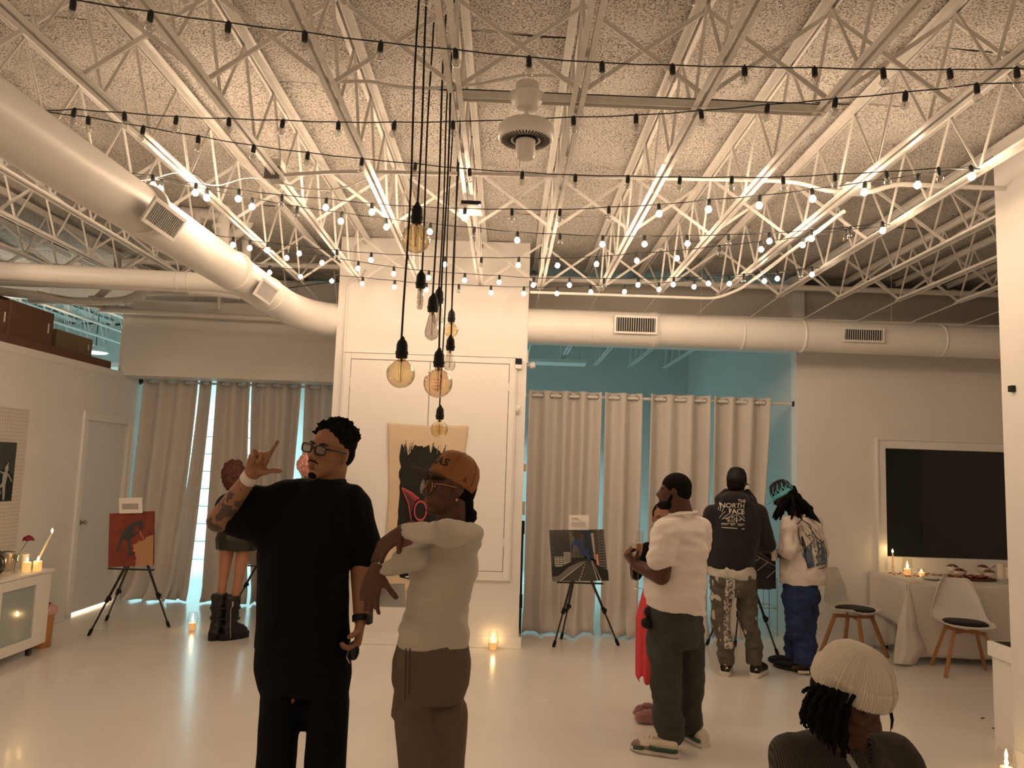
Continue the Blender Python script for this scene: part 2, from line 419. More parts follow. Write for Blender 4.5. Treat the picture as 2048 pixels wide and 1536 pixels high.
# garage door seen through the gap in the left curtains, in the next room
gd = struct(MB().bb(-6.75, -3.9, 13.57, 13.6, 0, .02).build('door_2', trimw))
gm = mat('white_sectional_door', (.83, .85, .85), .5)
pz = 0.02
for k in range(9):
    m_ = MB(); m_.bb(-6.7, -3.95, 13.54, 13.58, pz, pz + .285)
    m_.bb(-6.6, -4.05, 13.525, 13.54, pz + .045, pz + .245)
    m_.build('panel', gm, gd, bevel=.004); pz += .30
fix = thing('dome_pendant_lamp', (-6.35, 12.0, 3.0), 'glowing white dome lamp hanging in the next room above the cartons', 'lamp')
c_ = at(191, 705, Y=12.0)
m_ = MB(); m_.lathe([(.03, .10), (.10, .085), (.17, .04), (.19, 0)], c_, 20); m_.build('lamp_shade', trimw, fix, smooth=60)
MB().ell(c_ + V((0, 0, .0)), (.17, .17, .022)).build('diffuser', mat('cool_lamp_glow', em=(.8, .98, 1), ems=14), fix, smooth=180)
MB().tube([c_ + V((0, 0, .1)), V((c_.x, c_.y, ZD))], .006, 6).build('cord', black, fix)
# lit troffers that light the next room
for (x, y, z, lx, ly) in ((-5.3, 10.8, 2.95, 1.7, .4), (.6, 12.2, 3.42, 1.3, .4)):
    t = thing('ceiling_light', (x, y, z), 'daylight tube fitting under the joists of the next room, ' + ('far left' if x < 0 else 'behind the column'), 'light')
    MB().bb(x - lx / 2, x + lx / 2, y - ly / 2, y + ly / 2, z, z + .06).build('housing', trimw, t, bevel=.005)
    MB().tube([(x - lx / 2 + .1, y, z + .06), (x - lx / 2 + .1, y, ZD)], .004, 5).build('hanger', steelw, t); MB().tube([(x + lx / 2 - .1, y, z + .06), (x + lx / 2 - .1, y, ZD)], .004, 5).build('hanger', steelw, t)
# ================================================================== CEILING SERVICES
def rings_on(mbx, pts_r): pass
def grille(parent, c, u, v_, n, lu, lv, seed=0, name='grille'):
    """register: frame, dark back, vertical fins"""
    c = V(c); u = V(u).normalized(); v_ = V(v_).normalized(); n = V(n).normalized()
    R = Matrix((u, v_, n)).transposed()
    m_ = MB(); t = .022
    for s in (-1, 1):
        m_.box(c + u * s * (lu / 2 - t / 2), (t, lv, .014), R); m_.box(c + v_ * s * (lv / 2 - t / 2), (lu - 2 * t, t, .014), R)
    g = m_.build(name, steelw, parent, bevel=.002)
    MB().box(c - n * .006, (lu - t, lv - t, .008), R).build('register_back', mat('duct_dark_inside', (.03, .028, .025), .8), g)
    m_ = MB(); k = 17
    for i in range(k):
        m_.box(c + u * ((i + .5) / k - .5) * (lu - 2 * t) + n * .001, (.0035, lv - 2 * t, .010), R)
    m_.build('fins', steelw, g)
    return g
# main duct: comes from the camera side along the left, turns right at the far wall and runs behind the column
ZU = 3.21
dct = thing('spiral_air_duct', (-2.12, 4, ZU), 'big round white air duct along the left that turns right at the far wall', 'duct')
P0 = V((-2.30, -2.9, 3.20)); P1 = V((-2.15, 6.9, ZU))
def ductpath():
    pts = [P0, V((-2.29, 1, 3.2)), V((-2.26, 3.5, 3.2)), V((-2.2, 5.5, ZU)), P1]; rs = [.15] * 5
    for k in range(1, 9):
        a = k / 8 * PI / 2
        pts.append(V((-2.15 + .40 * (1 - math.cos(a)), 7.0 + .90 * math.sin(a), ZU))); rs.append(.15 + .025 * k / 8)
    pts.append(V((-.9, 7.9, ZU))); rs.append(.175); pts.append(V((CX0 + .3, 7.9, ZU))); rs.append(.175)
    return pts[:-2], rs[:-2]
pp, rr = ductpath()
MB().tube(pp, rr, 36).build('duct_run', ductw, dct, smooth=50)
for (y, w_) in ((2.6, .02), (4.45, .02), (5.9, .015), (6.72, .015)):
    x = P0.x + (P1.x - P0.x) * (y + 2.9) / 9.8
    MB().lathe([(.1515, -w_), (.1555, -w_ * .6), (.1555, w_ * .6), (.1515, w_)], (x, y, 3.2 + .01 * (y > 5)), 36, Rx(PI / 2)).build('duct_seam', ductw, dct, smooth=60)
# registers on the lower right flank
for (px, py, y) in ((334, 440, 4.40), (527, 573, 6.25)):
    x = P0.x + (P1.x - P0.x) * (y + 2.9) / 9.8
    a = math.radians(-28); n = V((math.cos(a), 0, math.sin(a)))
    grille(dct, V((x, y, 3.205)) + n * .172, (0.0, 1, 0), n.cross(V((0, 1, 0))), n, .42, .16)
dc2 = thing('straight_air_duct', (2.6, 7.9, ZU), 'long round white air duct running across above the grey curtains and window wall', 'duct')
MB().tube([(CX1, 7.9, 3.225), (1.55, 7.9, 3.225)], .178, 36).build('duct_run', ductw, dc2, smooth=50)
MB().tube([(1.55, 7.9, 3.225), (6.5, 7.9, 3.205)], .165, 36).build('duct_run', ductw, dc2, smooth=50)
for x, r in ((.85, .179), (1.50, .185), (2.42, .168), (3.05, .172), (4.5, .171)):
    MB().lathe([(r - .006, -.012), (r, -.008), (r, .008), (r - .006, .012)], (x, 7.9, 3.222 if x < 2 else 3.215), 36, Ry(PI / 2)).build('duct_seam', ductw, dc2, smooth=60)
MB().lathe([(.186, -.04), (.186, .03), (.17, .05)], (1.5, 7.9, 3.224), 36, Ry(PI / 2)).build('duct_collar', ductw, dc2, smooth=40)
grille(dc2, (1.29, 7.9 - .198, 3.235), (1, 0, 0), (0, -.1, 1), (0, -1, -.1), .44, .185)
grille(dc2, (3.62, 7.9 - .184, 3.215), (1, 0, 0), (0, -.1, 1), (0, -1, -.1), .43, .15)
for x in (2.0, 4.0): MB().tube([(x, 7.9, 3.39), (x + .02, 7.92, ZD)], .002, 4).build('hanger_wire', steelw, dc2)
# branch duct to the left
d3 = thing('branch_air_duct', (-4.5, 6.7, 3.4), 'medium round white duct branching left from the big duct below the joists', 'duct')
MB().tube([(-8.5, 6.75, 3.42), (-2.6, 6.75, 3.30), (-2.25, 6.75, 3.25)], .082, 24).build('duct_run', ductw, d3, smooth=50)
for x in (-2.95, -2.85): MB().lathe([(.083, -.01), (.088, 0), (.083, .01)], (x, 6.75, 3.305), 24, Ry(PI / 2)).build('duct_seam', ductw, d3, smooth=60)
# pipes above the left half wall
def pipe(name, pts, r, label, cat='pipe', m=None, seg=12, cuffs=(), group=None, bend=0):
    t = thing(name, V(pts[0]), label, cat, group)
    MB().tube(pts, r, seg).build('pipe_run', m or pipew, t, smooth=60)
    for (p, d) in cuffs:
        MB().tube([V(p) - V(d) * .03, V(p) + V(d) * .03], r * 1.15, seg).build('cuff', m or pipew, t, smooth=50)
    return t
def arc(pts, r=.08, n=5):
    """round the corners of a polyline"""
    pts = [V(p) for p in pts]; out = [pts[0]]
    for i in range(1, len(pts) - 1):
        a, b, c = pts[i - 1], pts[i], pts[i + 1]
        ra = min(r, (b - a).length * .45, (c - b).length * .45)
        p = b + (a - b).normalized() * ra; q = b + (c - b).normalized() * ra
        for k in range(n + 1):
            t = k / n; out.append((1 - t) ** 2 * p + 2 * t * (1 - t) * b + t * t * q)
    out.append(pts[-1]); return out
pipe('drain_pipe', [(-8.5, 7.9, 3.50), at(352, 575, Y=7.9), at(480, 590, Y=7.9)], .048, 'thick beige waste pipe running just under the branch duct', m=pipew, cuffs=[(at(300, 573, Y=7.9), (1, 0, 0)), (at(352, 575, Y=7.9), (1, 0, 0)), (at(385, 580, Y=7.9), (1, 0, 0))])
pipe('drain_pipe', arc([at(60, 600, Y=8.6), at(215, 603, Y=8.6), at(255, 600, Y=8.6), at(330, 560, Y=8.4)], .1), .045, 'short beige waste pipe with an upward bend near the header wall', m=pipew, cuffs=[(at(185, 600, Y=8.6), (1, 0, 0)), (at(258, 600, Y=8.6), (1, .1, .3))])
pipe('drain_pipe', [at(-60, 575, Y=7.3), at(80, 592, Y=8.2), at(205, 612, Y=9.0), at(262, 622, Y=9.1)], .045, 'dusty brown waste pipe sloping down over the stored cartons', m=dustp, cuffs=[(at(80, 592, Y=8.2), (.5, .9, 0)), (at(212, 613, Y=9.0), (.5, .6, 0))])
pipe('drain_pipe', arc([at(190, 600, Y=8.7), at(235, 560, Y=8.7), at(235, 470, Y=8.7)], .12), .04, 'upright waste pipe rising behind the joists at the left', m=dustp)
pipe('header_pipe', [at(200, 620, Y=9.0), (-1.8, 9.05, 3.40)], .032, 'straight white pipe fixed along the top of the left header wall', m=pipew)
pipe('header_conduit', arc([at(290, 588, Y=9.05), at(438, 590, Y=9.05), at(438, 620, Y=9.05)], .03), .022, 'thin conduit dropping to the header wall pipe behind the big duct', m=pipew)
# pvc waste stack behind the main duct
st = thing('pvc_waste_stack', at(440, 470, Y=7.4), 'white plastic waste stack with elbows rising behind the big duct', 'pipe')
for pts, r in (([at(452, 350, Y=7.0), at(440, 560, Y=7.0)], .06), ([at(330, 380, Y=7.0), at(325, 405, Y=7.0), at(345, 425, Y=7.0), at(440, 430, Y=7.0)], .055),
               (arc([at(500, 380, Y=7.4), at(498, 455, Y=7.4), at(450, 475, Y=7.4)], .15), .05), ([at(495, 470, Y=7.6), at(490, 560, Y=7.6)], .045)):
    MB().tube(pts, r, 16).build('pipe_run', pipew, st, smooth=60)
for (px, py, Y_) in ((441, 420, 7.0), (440, 455, 7.0), (438, 478, 7.0), (400, 432, 7.0), (365, 428, 7.0), (494, 485, 7.6)):
    p = at(px, py, Y=Y_); vert = px > 430
    d_ = V((0, 0, 1)) if vert else V((1, 0, 0))
    MB().tube([p - d_ * .02, p + d_ * .02], .068 if Y_ < 7.5 else .052, 16).build('cuff', pipew, st, smooth=60)
# sprinkler main and conduit along the far wall
pipe('sprinkler_main', [(CX1 - .1, 8.3, 3.83), (6.5, 8.3, 3.83)], .032, 'long white sprinkler pipe crossing behind the joist ends at right', m=pipew, cuffs=[((.45, 8.3, 3.83), (1, 0, 0)), ((4.9, 8.3, 3.83), (1, 0, 0))])
pipe('sprinkler_pipe', [(-4.2, 8.2, 3.84), (CX0 + .1, 8.2, 3.86)], .03, 'white sprinkler pipe crossing behind the joists left of the column', m=pipew)
pipe('electrical_conduit', arc([(CX1, 7.42, 3.47), (2.03, 7.42, 3.47), (2.18, 7.1, 3.50), (2.18, 4.9, 3.50)], .12), .014, 'thin conduit below the joist ends, turning back along a joist', 'conduit', m=pipew)
pipe('column_conduit', arc([(-1.66, CY - .012, 2.75), (-1.66, CY - .012, 3.55), (-1.60, CY - .012, 3.62), (-1.58, CY - .012, 4.0)], .05), .013, 'thin painted conduit running up the left edge of the column', 'conduit', m=wallw)
pipe('electrical_conduit', arc([at(552, 352, Y=4.75), at(600, 348, Y=4.75), at(690, 343, Y=4.75), at(1040, 350, Y=4.75), at(1545, 361, Y=4.75), at(1600, 365, Y=4.75), at(1655, 383, Y=4.75), at(1700, 383, Y=4.75)], .1), .013, 'long bare conduit crossing all joists from the grey junction box to the right', 'conduit', m=pipew)
pipe('electrical_conduit', arc([at(1725, 385, Y=4.75), at(1745, 383, Y=4.75), at(1790, 368, Y=4.78), at(2035, 378, Y=4.9)], .1), .016, 'white conduit from the flat box to the right wall edge', 'conduit', m=pipew)
jb_ = thing('junction_box', at(1708, 382, Y=4.7), 'flat white junction box under a joist at right', 'box')
MB().box(at(1708, 378, Y=4.75), (.15, .15, .04)).build('box_body', steelw, jb_, bevel=.004)
jb2 = thing('junction_box', at(548, 348, Y=4.7), 'square grey metal junction box clamped to a joist with a cable loop', 'box')
c_ = at(548, 350, Y=4.75); MB().box(c_, (.10, .10, .085)).build('box_body', mat('grey_box', (.16, .15, .13), .5), jb2, bevel=.004)
MB().box(c_ + V((0, 0, .065)), (.11, .11, .05)).build('box_lid', steelw, jb2, bevel=.004)
MB().tube(arc([at(528, 345, Y=4.7), at(532, 320, Y=4.7), at(555, 308, Y=4.7), at(560, 322, Y=4.7)], .05), .003, 5).build('cable_loop', steelw, jb2)
pipe('loose_cable', [at(0 + 250 + k * 16, 353 + 8 * math.sin(k * .7) + (10 if k > 9 else 0), Y=4.9) for k in range(18)], .004, 'slack white cable looping between joists left of the junction box', 'cable', m=steelw, seg=6)
pipe('loose_cable', [at(560, 366, Y=4.8), at(610, 378, Y=4.8), at(660, 380, Y=4.8), at(700, 372, Y=4.8), at(730, 358, Y=4.8)], .005, 'slack cable sagging right of the grey junction box', 'cable', m=pipew, seg=6)
pipe('fan_cable', [at(680, 163, Y=3.75), at(740, 163, Y=3.75), at(800, 174, Y=3.75), at(860, 177, Y=3.75), at(960, 168, Y=3.75), at(1040, 152, Y=3.75), at(1100, 152, Y=3.75), at(1160, 162, Y=3.75)], .009, 'flexible cable running along the strut to the ceiling fan', 'cable', m=pipew, seg=8)
pipe('black_cable', [at(565, 578, Y=7.6), at(605, 572, Y=7.6), at(640, 567, Y=7.6), at(678, 563, Y=7.7)], .005, 'black cable running from the elbow duct to the column', 'cable', m=black, seg=6)

# strut and ceiling fan without blades
sy = 3.62
MB_ = MB(); a = V((-.29, sy, 3.585)); b = V((1.52, sy, 3.575))
MB_.bar(a, b, .045, .006, (0, 0, 1)); MB_.bar(a + V((0, -.02, -.02)), b + V((0, -.02, -.02)), .005, .045, (0, 0, 1)); MB_.bar(a + V((0, .02, -.02)), b + V((0, .02, -.02)), .005, .045, (0, 0, 1))
tag(MB_.build('steel_strut', steelw), 'flat white steel strut across two joists carrying the fan', 'strut')
fc = at(1052, 262, Y=3.62); fx = fc.x
fanm = mat('white_fan_enamel', (.84, .82, .78), .35)
fan = thing('ceiling_fan', (fx, sy, 3.30), 'white ceiling fan without blades hanging from a steel strut', 'fan')
def zz(py): return at(1052, py, Y=3.62).z
MB().lathe([(.032, zz(222)), (.055, zz(218)), (.065, zz(208)), (.068, zz(206)), (.085, zz(201)), (.092, zz(192)), (.07, zz(186)), (.058, zz(180)), (.058, zz(168))], (fx, sy, 0), 28).build('canopy', fanm, fan, smooth=40)
MB().cyl((fx, sy, (zz(246) + zz(214)) / 2), .014, zz(214) - zz(246) + .02, 12).build('downrod', fanm, fan, smooth=60)
z0, z1 = zz(281), zz(250)
MB().lathe([(.055, z0 + .012), (.07, z0), (.128, z0), (.136, z0 + .008), (.139, z0 + .02), (.138, z1 - .02), (.125, z1 - .004), (.03, z1 + .006)], (fx, sy, 0), 40).build('motor_housing', fanm, fan, smooth=40)
m_ = MB()
for k in range(44):
    a = 2 * PI * k / 44; u = V((math.cos(a), math.sin(a), 0)); c_ = V((fx, sy, z0 - .001)) + u * .096
    m_.box(c_, (.046, .0062, .003), Matrix((u, V((-u.y, u.x, 0)), V((0, 0, 1)))).transposed())
m_.build('vent_slots', mat('vent_shadow', (.05, .045, .04), .8), fan)
MB().lathe([(.055, z0 + .01), (.062, z0 - .002), (.056, z0 - .003)], (fx, sy, 0), 28).build('inner_ring', black, fan)
z2 = zz(318)
MB().lathe([(.02, z2), (.04, z2 + .002), (.048, z2 + .014), (.048, z0 + .01)], (fx, sy, 0), 28).build('switch_housing', fanm, fan, smooth=40)
MB().tube([(fx - .025, sy, z2 + .01), (fx - .026, sy, z2 - .045)], .0015, 5).build('pull_chain', mat('brass', (.5, .4, .2), .3, 1), fan)

# small white projector box on a joist
pr = thing('white_box_fixture', at(940, 420, Y=5.1), 'flat white box fixture under a joist beside a bright bulb', 'box')
c_ = at(942, 420, Y=5.0); MB().box(c_, (.16, .14, .055), Rx(.15)).build('box_body', steelw, pr, bevel=.006)
MB().box(c_ + V((0, .0, .045)), (.13, .10, .02), Rx(.15)).build('mount_plate', black, pr)
MB().box(c_ + V((.06, -.072, .01)), (.012, .004, .012), Rx(.15)).build('indicator', mat('violet_led', em=(.45, .4, 1), ems=2.5), pr)

# ================================================================== STRING LIGHTS
sock = mat('black_rubber_socket', (.010, .012, .012), .5)
glow = mat('lit_bulb_glass', (1, .9, .7), em=WARM, ems=BULB_STRENGTH)
def clear_mat(name, col, a=.12, rough=.03):
    """thin blown glass: mostly see-through, with a reflective skin"""
    if name in MATS: return MATS[name]
    m = bpy.data.materials.new(name); m.use_nodes = True; nt = m.node_tree
    for n in list(nt.nodes): nt.nodes.remove(n)
    out = nt.nodes.new('ShaderNodeOutputMaterial'); tr = nt.nodes.new('ShaderNodeBsdfTransparent'); gl = nt.nodes.new('ShaderNodeBsdfGlossy')
    tr.inputs[0].default_value = (*col, 1); gl.inputs['Roughness'].default_value = rough
    lw = nt.nodes.new('ShaderNodeLayerWeight'); lw.inputs[0].default_value = .35
    mr = nt.nodes.new('ShaderNodeMapRange'); mr.inputs[3].default_value = a * .4; mr.inputs[4].default_value = min(1, a * 4.5)
    mx = nt.nodes.new('ShaderNodeMixShader')
    nt.links.new(lw.outputs['Facing'], mr.inputs[0]); nt.links.new(mr.outputs[0], mx.inputs[0])
    nt.links.new(tr.outputs[0], mx.inputs[1]); nt.links.new(gl.outputs[0], mx.inputs[2]); nt.links.new(mx.outputs[0], out.inputs[0])
    MATS[name] = m; return m
clearg = clear_mat('clear_bulb_glass', (.90, .89, .87), .30, .08)
_s = MB(); _s.lathe([(.0085, .004), (.0115, 0), (.0125, -.012), (.0125, -.034), (.011, -.038)], seg=10); _s.box((0, 0, .006), (.012, .008, .01)); sock_me = _s.mesh('socket', sock)
_b = MB(); prof = [(.0085, -.036)] + [(.0205 * math.sin(a), -.0585 + .0205 * math.cos(a)) for a in [PI * t / 8 for t in range(1, 8)]] + [(.001, -.079)]
_b.lathe(prof, seg=12); clear_me = _b.mesh('bulb', clearg); clear_me.polygons.foreach_set('use_smooth', [True] * len(clear_me.polygons))
_e = MB(); prof = [(.0085, -.036)] + [(.0205 * math.sin(a), -.0585 + .0205 * math.cos(a)) for a in [PI * t / 5 for t in range(1, 5)]] + [(.001, -.079)]
_e.lathe(prof, seg=8); lit_me = _e.mesh('bulb', glow); lit_me.polygons.foreach_set('use_smooth', [True] * len(lit_me.polygons))
far_me = lit_me.copy(); far_me.materials[0] = mat('dimmer_lit_bulb_glass', (1, .9, .7), em=WARM, ems=BULB_FAR)
_f = MB(); _f.tube([(-.004, 0, -.04), (-.005, 0, -.055), (-.002, 0, -.062), (.002, 0, -.055), (.005, 0, -.062), (.005, 0, -.04)], .0008, 4); fil_me = _f.mesh('filament', blackm)

def strand(label, D, pts, ends):
    """pts: (px, py of the socket top, lit) ; D: (px, depth) control points"""
    def dep(px):
        for (a, da), (b, db) in zip(D, D[1:]):
            if px <= b or (b, db) == D[-1]:
                t = (px - a) / (b - a); return da + (db - da) * t
    def wp(px, py):
        p = at(px, py, Y=dep(px))
        return at(px, py, Z=3.505) if p.z > 3.505 and py < 900 else p
    c0 = wp(*ends[0]); t = thing('string_light', c0, label, 'string light', 'string lights across the ceiling')
    top = [wp(x, y_ - 6) for x, y_, l in pts]
    line = [c0]
    al = top + [wp(*ends[1])]
    for k, p in enumerate(al):
        q = line[-1]; mid = (q + p) / 2 - V((0, 0, .004)); line += [mid, p]
    MB().tube(line, .0032, 5).build('cable', sock, t)
    for k, (x, y_, lit) in enumerate(pts):
        p = top[k] - V((0, 0, .005)); tilt = rnd.uniform(-.12, .12)
        s_ = bpy.data.objects.new('socket', sock_me); COL.objects.link(s_); adopt(s_, t)
        s_.matrix_basis = Matrix.Translation(p) @ Matrix.Rotation(tilt, 4, 'X') @ Matrix.Rotation(rnd.uniform(-.1, .1), 4, 'Y') @ Matrix.Rotation(rnd.uniform(0, 6), 4, 'Z')
        b_ = bpy.data.objects.new('bulb', (far_me if D[1][1] > 6 else lit_me) if lit else clear_me); COL.objects.link(b_); b_.parent = s_
        if lit: b_['label'] = 'glowing bulb'
        else:
            f_ = bpy.data.objects.new('filament', fil_me); COL.objects.link(f_); f_.parent = s_
L, U = 1, 0
strand('unlit string of clear bulbs just cut by the top edge of the photo', [(300, 3.0), (1400, 3.0)], [(x, -28, U) for x in (372, 525, 688, 853, 1022, 1200, 1385, 1560)], [(200, -60), (1750, -80)])
strand('unlit string of clear bulbs nearest the camera, sloping down to the right', [(99, 3.05), (1058, 3.25), (2100, 3.3)], [(x, y_, U) for x, y_ in ((147, 5), (302, 29), (457, 51), (610, 70), (762, 90), (911, 105), (1058, 120), (1204, 131), (1345, 136), (1489, 139), (1629, 141), (1766, 144), (1899, 145), (2033, 142))], [(60, -12), (2140, 146)])
strand('unlit string passing behind the fan motor, rising to the right', [(85, 4.2), (900, 4.0), (2048, 3.5)], [(x, y_, U) for x, y_ in ((149, 224), (249, 231), (353, 239), (458, 243), (566, 246), (677, 250), (789, 250), (906, 249), (1147, 240), (1272, 236), (1402, 227), (1535, 215), (1671, 203), (1811, 190), (1953, 174))], [(85, 221), (2110, 160)])
strand('unlit string of clear bulbs below the fan', [(85, 4.3), (1040, 4.4), (1946, 4.4)], [(x, y_, U) for x, y_ in ((177, 240), (287, 259), (397, 278), (508, 297), (616, 311), (724, 323), (831, 333), (939, 344), (1045, 350), (1151, 356), (1256, 358), (1360, 360), (1464, 360), (1566, 360), (1670, 354), (1772, 349), (1877, 342))], [(85, 222), (1960, 338)])
strand('lit string of globe bulbs, uppermost of the glowing ones', [(260, 5.5), (1070, 4.8), (1946, 4.4)], [(306, 357, L), (392, 373, L), (478, 385, L), (564, 396, U), (653, 403, L), (744, 413, L), (835, 419, L), (930, 423, L), (1024, 424, U), (1120, 425, U), (1218, 420, U), (1318, 415, L), (1419, 405, L), (1520, 397, L), (1624, 384, L), (1730, 370, L), (1836, 355, L), (1942, 338, L)], [(250, 344), (1960, 338)])
strand('lit string of globe bulbs, second from the top of the glowing ones', [(260, 5.3), (1120, 5.5), (1775, 5.7)], [(323, 366, L), (414, 384, L), (504, 402, L), (595, 419, U), (684, 431, L), (772, 443, L), (861, 453, L), (949, 461, U), (1035, 470, L), (1120, 474, U), (1206, 478, L), (1289, 478, L), (1374, 477, L), (1457, 475, U), (1539, 472, L), (1623, 466, L), (1701, 460, U), (1765, 450, L)], [(250, 348), (1780, 450)])
strand('lit string of globe bulbs, third down, sagging in front of the column top', [(400, 6.8), (740, 6.5), (1100, 6.1), (1765, 5.6)], [(432, 477, U), (467, 481, L), (500, 487, L), (536, 491, L), (599, 498, L), (674, 506, U), (743, 512, L), (815, 516, U), (890, 520, L), (963, 521, U), (1038, 521, L), (1116, 522, L), (1194, 519, L), (1273, 512, L), (1355, 507, L), (1439, 497, U), (1521, 489, L), (1607, 479, L), (1691, 465, U)], [(400, 470), (1775, 452)])
strand('lit string of globe bulbs, second from the bottom', [(530, 6.9), (960, 6.7), (1640, 6.6)], [(573, 507, L), (644, 517, L), (717, 529, L), (788, 540, L), (858, 548, L), (930, 553, L), (999, 557, L), (1068, 562, L), (1139, 562, L), (1208, 563, U), (1277, 562, L), (1348, 561, L), (1416, 559, L), (1488, 554, U), (1554, 549, L), (1601, 544, U), (1623, 540, L)], [(500, 494), (1640, 536)])
strand('lit string of globe bulbs, lowest of all, close to the far wall', [(490, 7.15), (960, 7.05), (1640, 6.9)], [(540, 538, L), (602, 546, L), (664, 555, L), (726, 561, L), (790, 567, L), (853, 573, L), (918, 575, U), (982, 578, L), (1048, 580, L), (1115, 580, L), (1181, 577, L), (1250, 576, L), (1318, 572, L), (1389, 566, L), (1458, 560, L), (1529, 554, L)], [(490, 524), (1640, 536)])

strand('lit string of globe bulbs behind the camera, over the left half', [(0, 1), (1, 1)], [], [(0, 0), (1, 0)]) if False else None
def fill_strand(y, label, left=False):  # extra lit strings added out of view to brighten the room
    pts = [V((-4.3 + .38 * k, y + .1 * math.sin(k), 3.5 - .12 * math.sin(PI * k / 14))) for k in range(15)]
    if left: pts = [V((-4.42, .9 + .38 * k, 3.42 - .1 * math.sin(PI * k / 14))) for k in range(15)]
    t = thing('string_light', pts[0], label, 'string light', 'string lights across the ceiling')
    MB().tube(pts, .0032, 5).build('cable', sock, t)
    for p in pts[1:-1]:
        s_ = bpy.data.objects.new('socket', sock_me); COL.objects.link(s_); adopt(s_, t); s_.matrix_basis = Matrix.Translation(p - V((0, 0, .005)))
        b_ = bpy.data.objects.new('bulb', lit_me); COL.objects.link(b_); b_.parent = s_
fill_strand(-.7, 'lit string of globe bulbs behind the camera')  # added fill for surfaces that face the camera
fill_strand(0, 'lit string of globe bulbs hung along the left wall towards the camera', True)  # added fill to lift the left wall and header
# ================================================================== PENDANT CORD LAMPS
amber = clear_mat('amber_bulb_glass', (.93, .83, .62), .2)
amber2 = clear_mat('deep_amber_bulb_glass', (.94, .79, .62), .2)
smoke = clear_mat('smoke_bulb_glass', (.76, .72, .68), .2)
clr = clear_mat('clear_pendant_glass', (.92, .90, .87), .2)
filw = mat('filament_support', (.25, .2, .14), .5)
copper = mat('copper_spiral', (.75, .38, .22), .35, .8)
def pendant(px, py, D, kind, gl, size, label, ztop=4.03, spiral=False):
    """py: socket centre"""
    p = at(px, py, Y=D); t = thing('pendant_bulb', p, label, 'pendant lamp')
    MB().lathe([(.004, .052), (.009, .046), (.010, .040), (.019, .030), (.0235, .016), (.0245, -.012), (.027, -.014), (.027, -.024), (.0245, -.026), (.0245, -.040)], p, 20).build('socket', black, t, smooth=40)
    m_ = MB(); pts = [V((p.x + .004 * math.sin(z * 5 + px), p.y, z)) for z in [p.z + .045 + (ztop - p.z - .045) * k / 14 for k in range(15)]]
    m_.tube(pts, .0046, 7); m_.build('cord', black, t)
    z = p.z - .036
    if kind == 'globe':
        r = size / 2; nk = .017; ph0 = math.asin(nk / r)
        prof = [(nk, 0), (nk, -.010)] + [(r * math.sin(a), -.012 - r + (r) * math.cos(a)) for a in [ph0 + (PI - ph0) * k / 16 for k in range(1, 17)]]
        prof[-1] = (.0005, prof[-1][1]); bot = prof[-1][1]
    elif kind == 'st':
        h = size; prof = [(.016, 0), (.016, -.01), (.020, -h * .2), (.027, -h * .45), (.033, -h * .66), (.0335, -h * .74), (.029, -h * .86), (.015, -h * .95), (.006, -h * .97), (.0005, -h)]; bot = -h
    else:
        h = size; prof = [(.014, 0), (.016, -.01), (.016, -h + .02), (.013, -h + .006), (.0005, -h)]; bot = -h
    g = MB(); g.lathe([(r_, z + dz) for r_, dz in prof], (p.x, p.y, 0), 28, caps=False)
    g.build('glass_bulb', gl, t, smooth=180, recalc=True)
    f = MB(); zf = z + bot * .8
    f.tube([(p.x, p.y, z + .01), (p.x, p.y, zf)], .0018, 6); f.tube([(p.x, p.y, z), (p.x, p.y, z - .02)], .006, 8)
    for s in (-1, 1): f.tube([(p.x + s * .004, p.y, z - .015), (p.x + s * .012, p.y, (z + zf) / 2), (p.x + s * .003, p.y, zf)], .0006, 4)
    f.build('filament', filw, t)
    if spiral:
        zc_ = z + bot * .58
        MB().tube([V((p.x + .022 * math.cos(a) * (1 - .3 * k / 60), p.y + .022 * math.sin(a), zc_ + .03 - .06 * k / 60)) for k, a in [(k, k * .42) for k in range(61)]], .0015, 5).build('spiral_filament', copper, t)
    return t
pendant(834, 427, 3.25, 'globe', amber, .128, 'pendant with large amber globe hanging highest of the cluster')
pendant(804, 697, 3.2, 'globe', amber, .119, 'pendant with large yellowish globe, leftmost of the cluster')
pendant(842, 560, 3.75, 'tube', smoke, .115, 'pendant with slim smoky tube bulb')
pendant(866, 607, 3.6, 'st', smoke, .145, 'pendant with smoky teardrop bulb in the middle of the cluster')
pendant(878, 717, 3.55, 'globe', amber2, .135, 'pendant with large copper amber globe and spiral filament', spiral=True)
pendant(878, 592, 4.2, 'st', clr, .13, 'pendant with clear bulb half hidden behind the smoky teardrop')
pendant(901, 687, 4.4, 'st', clr, .13, 'pendant with clear teardrop bulb just above the copper globe')
pendant(903, 632, 5.2, 'globe', amber, .10, 'pendant with small pale amber globe, rightmost and farthest')
pendant(880, 826, 4.8, 'globe', amber, .108, 'pendant with small pale globe hanging lowest of the cluster')
MB_ = MB(); MB_.tube([at(911, 63, Y=4.0), at(925, 270, Y=5.1)], .004, 5)
tag(MB_.build('cord_hook_rail', black), 'short black cord hooked along a joist beside the pendants', 'cord')
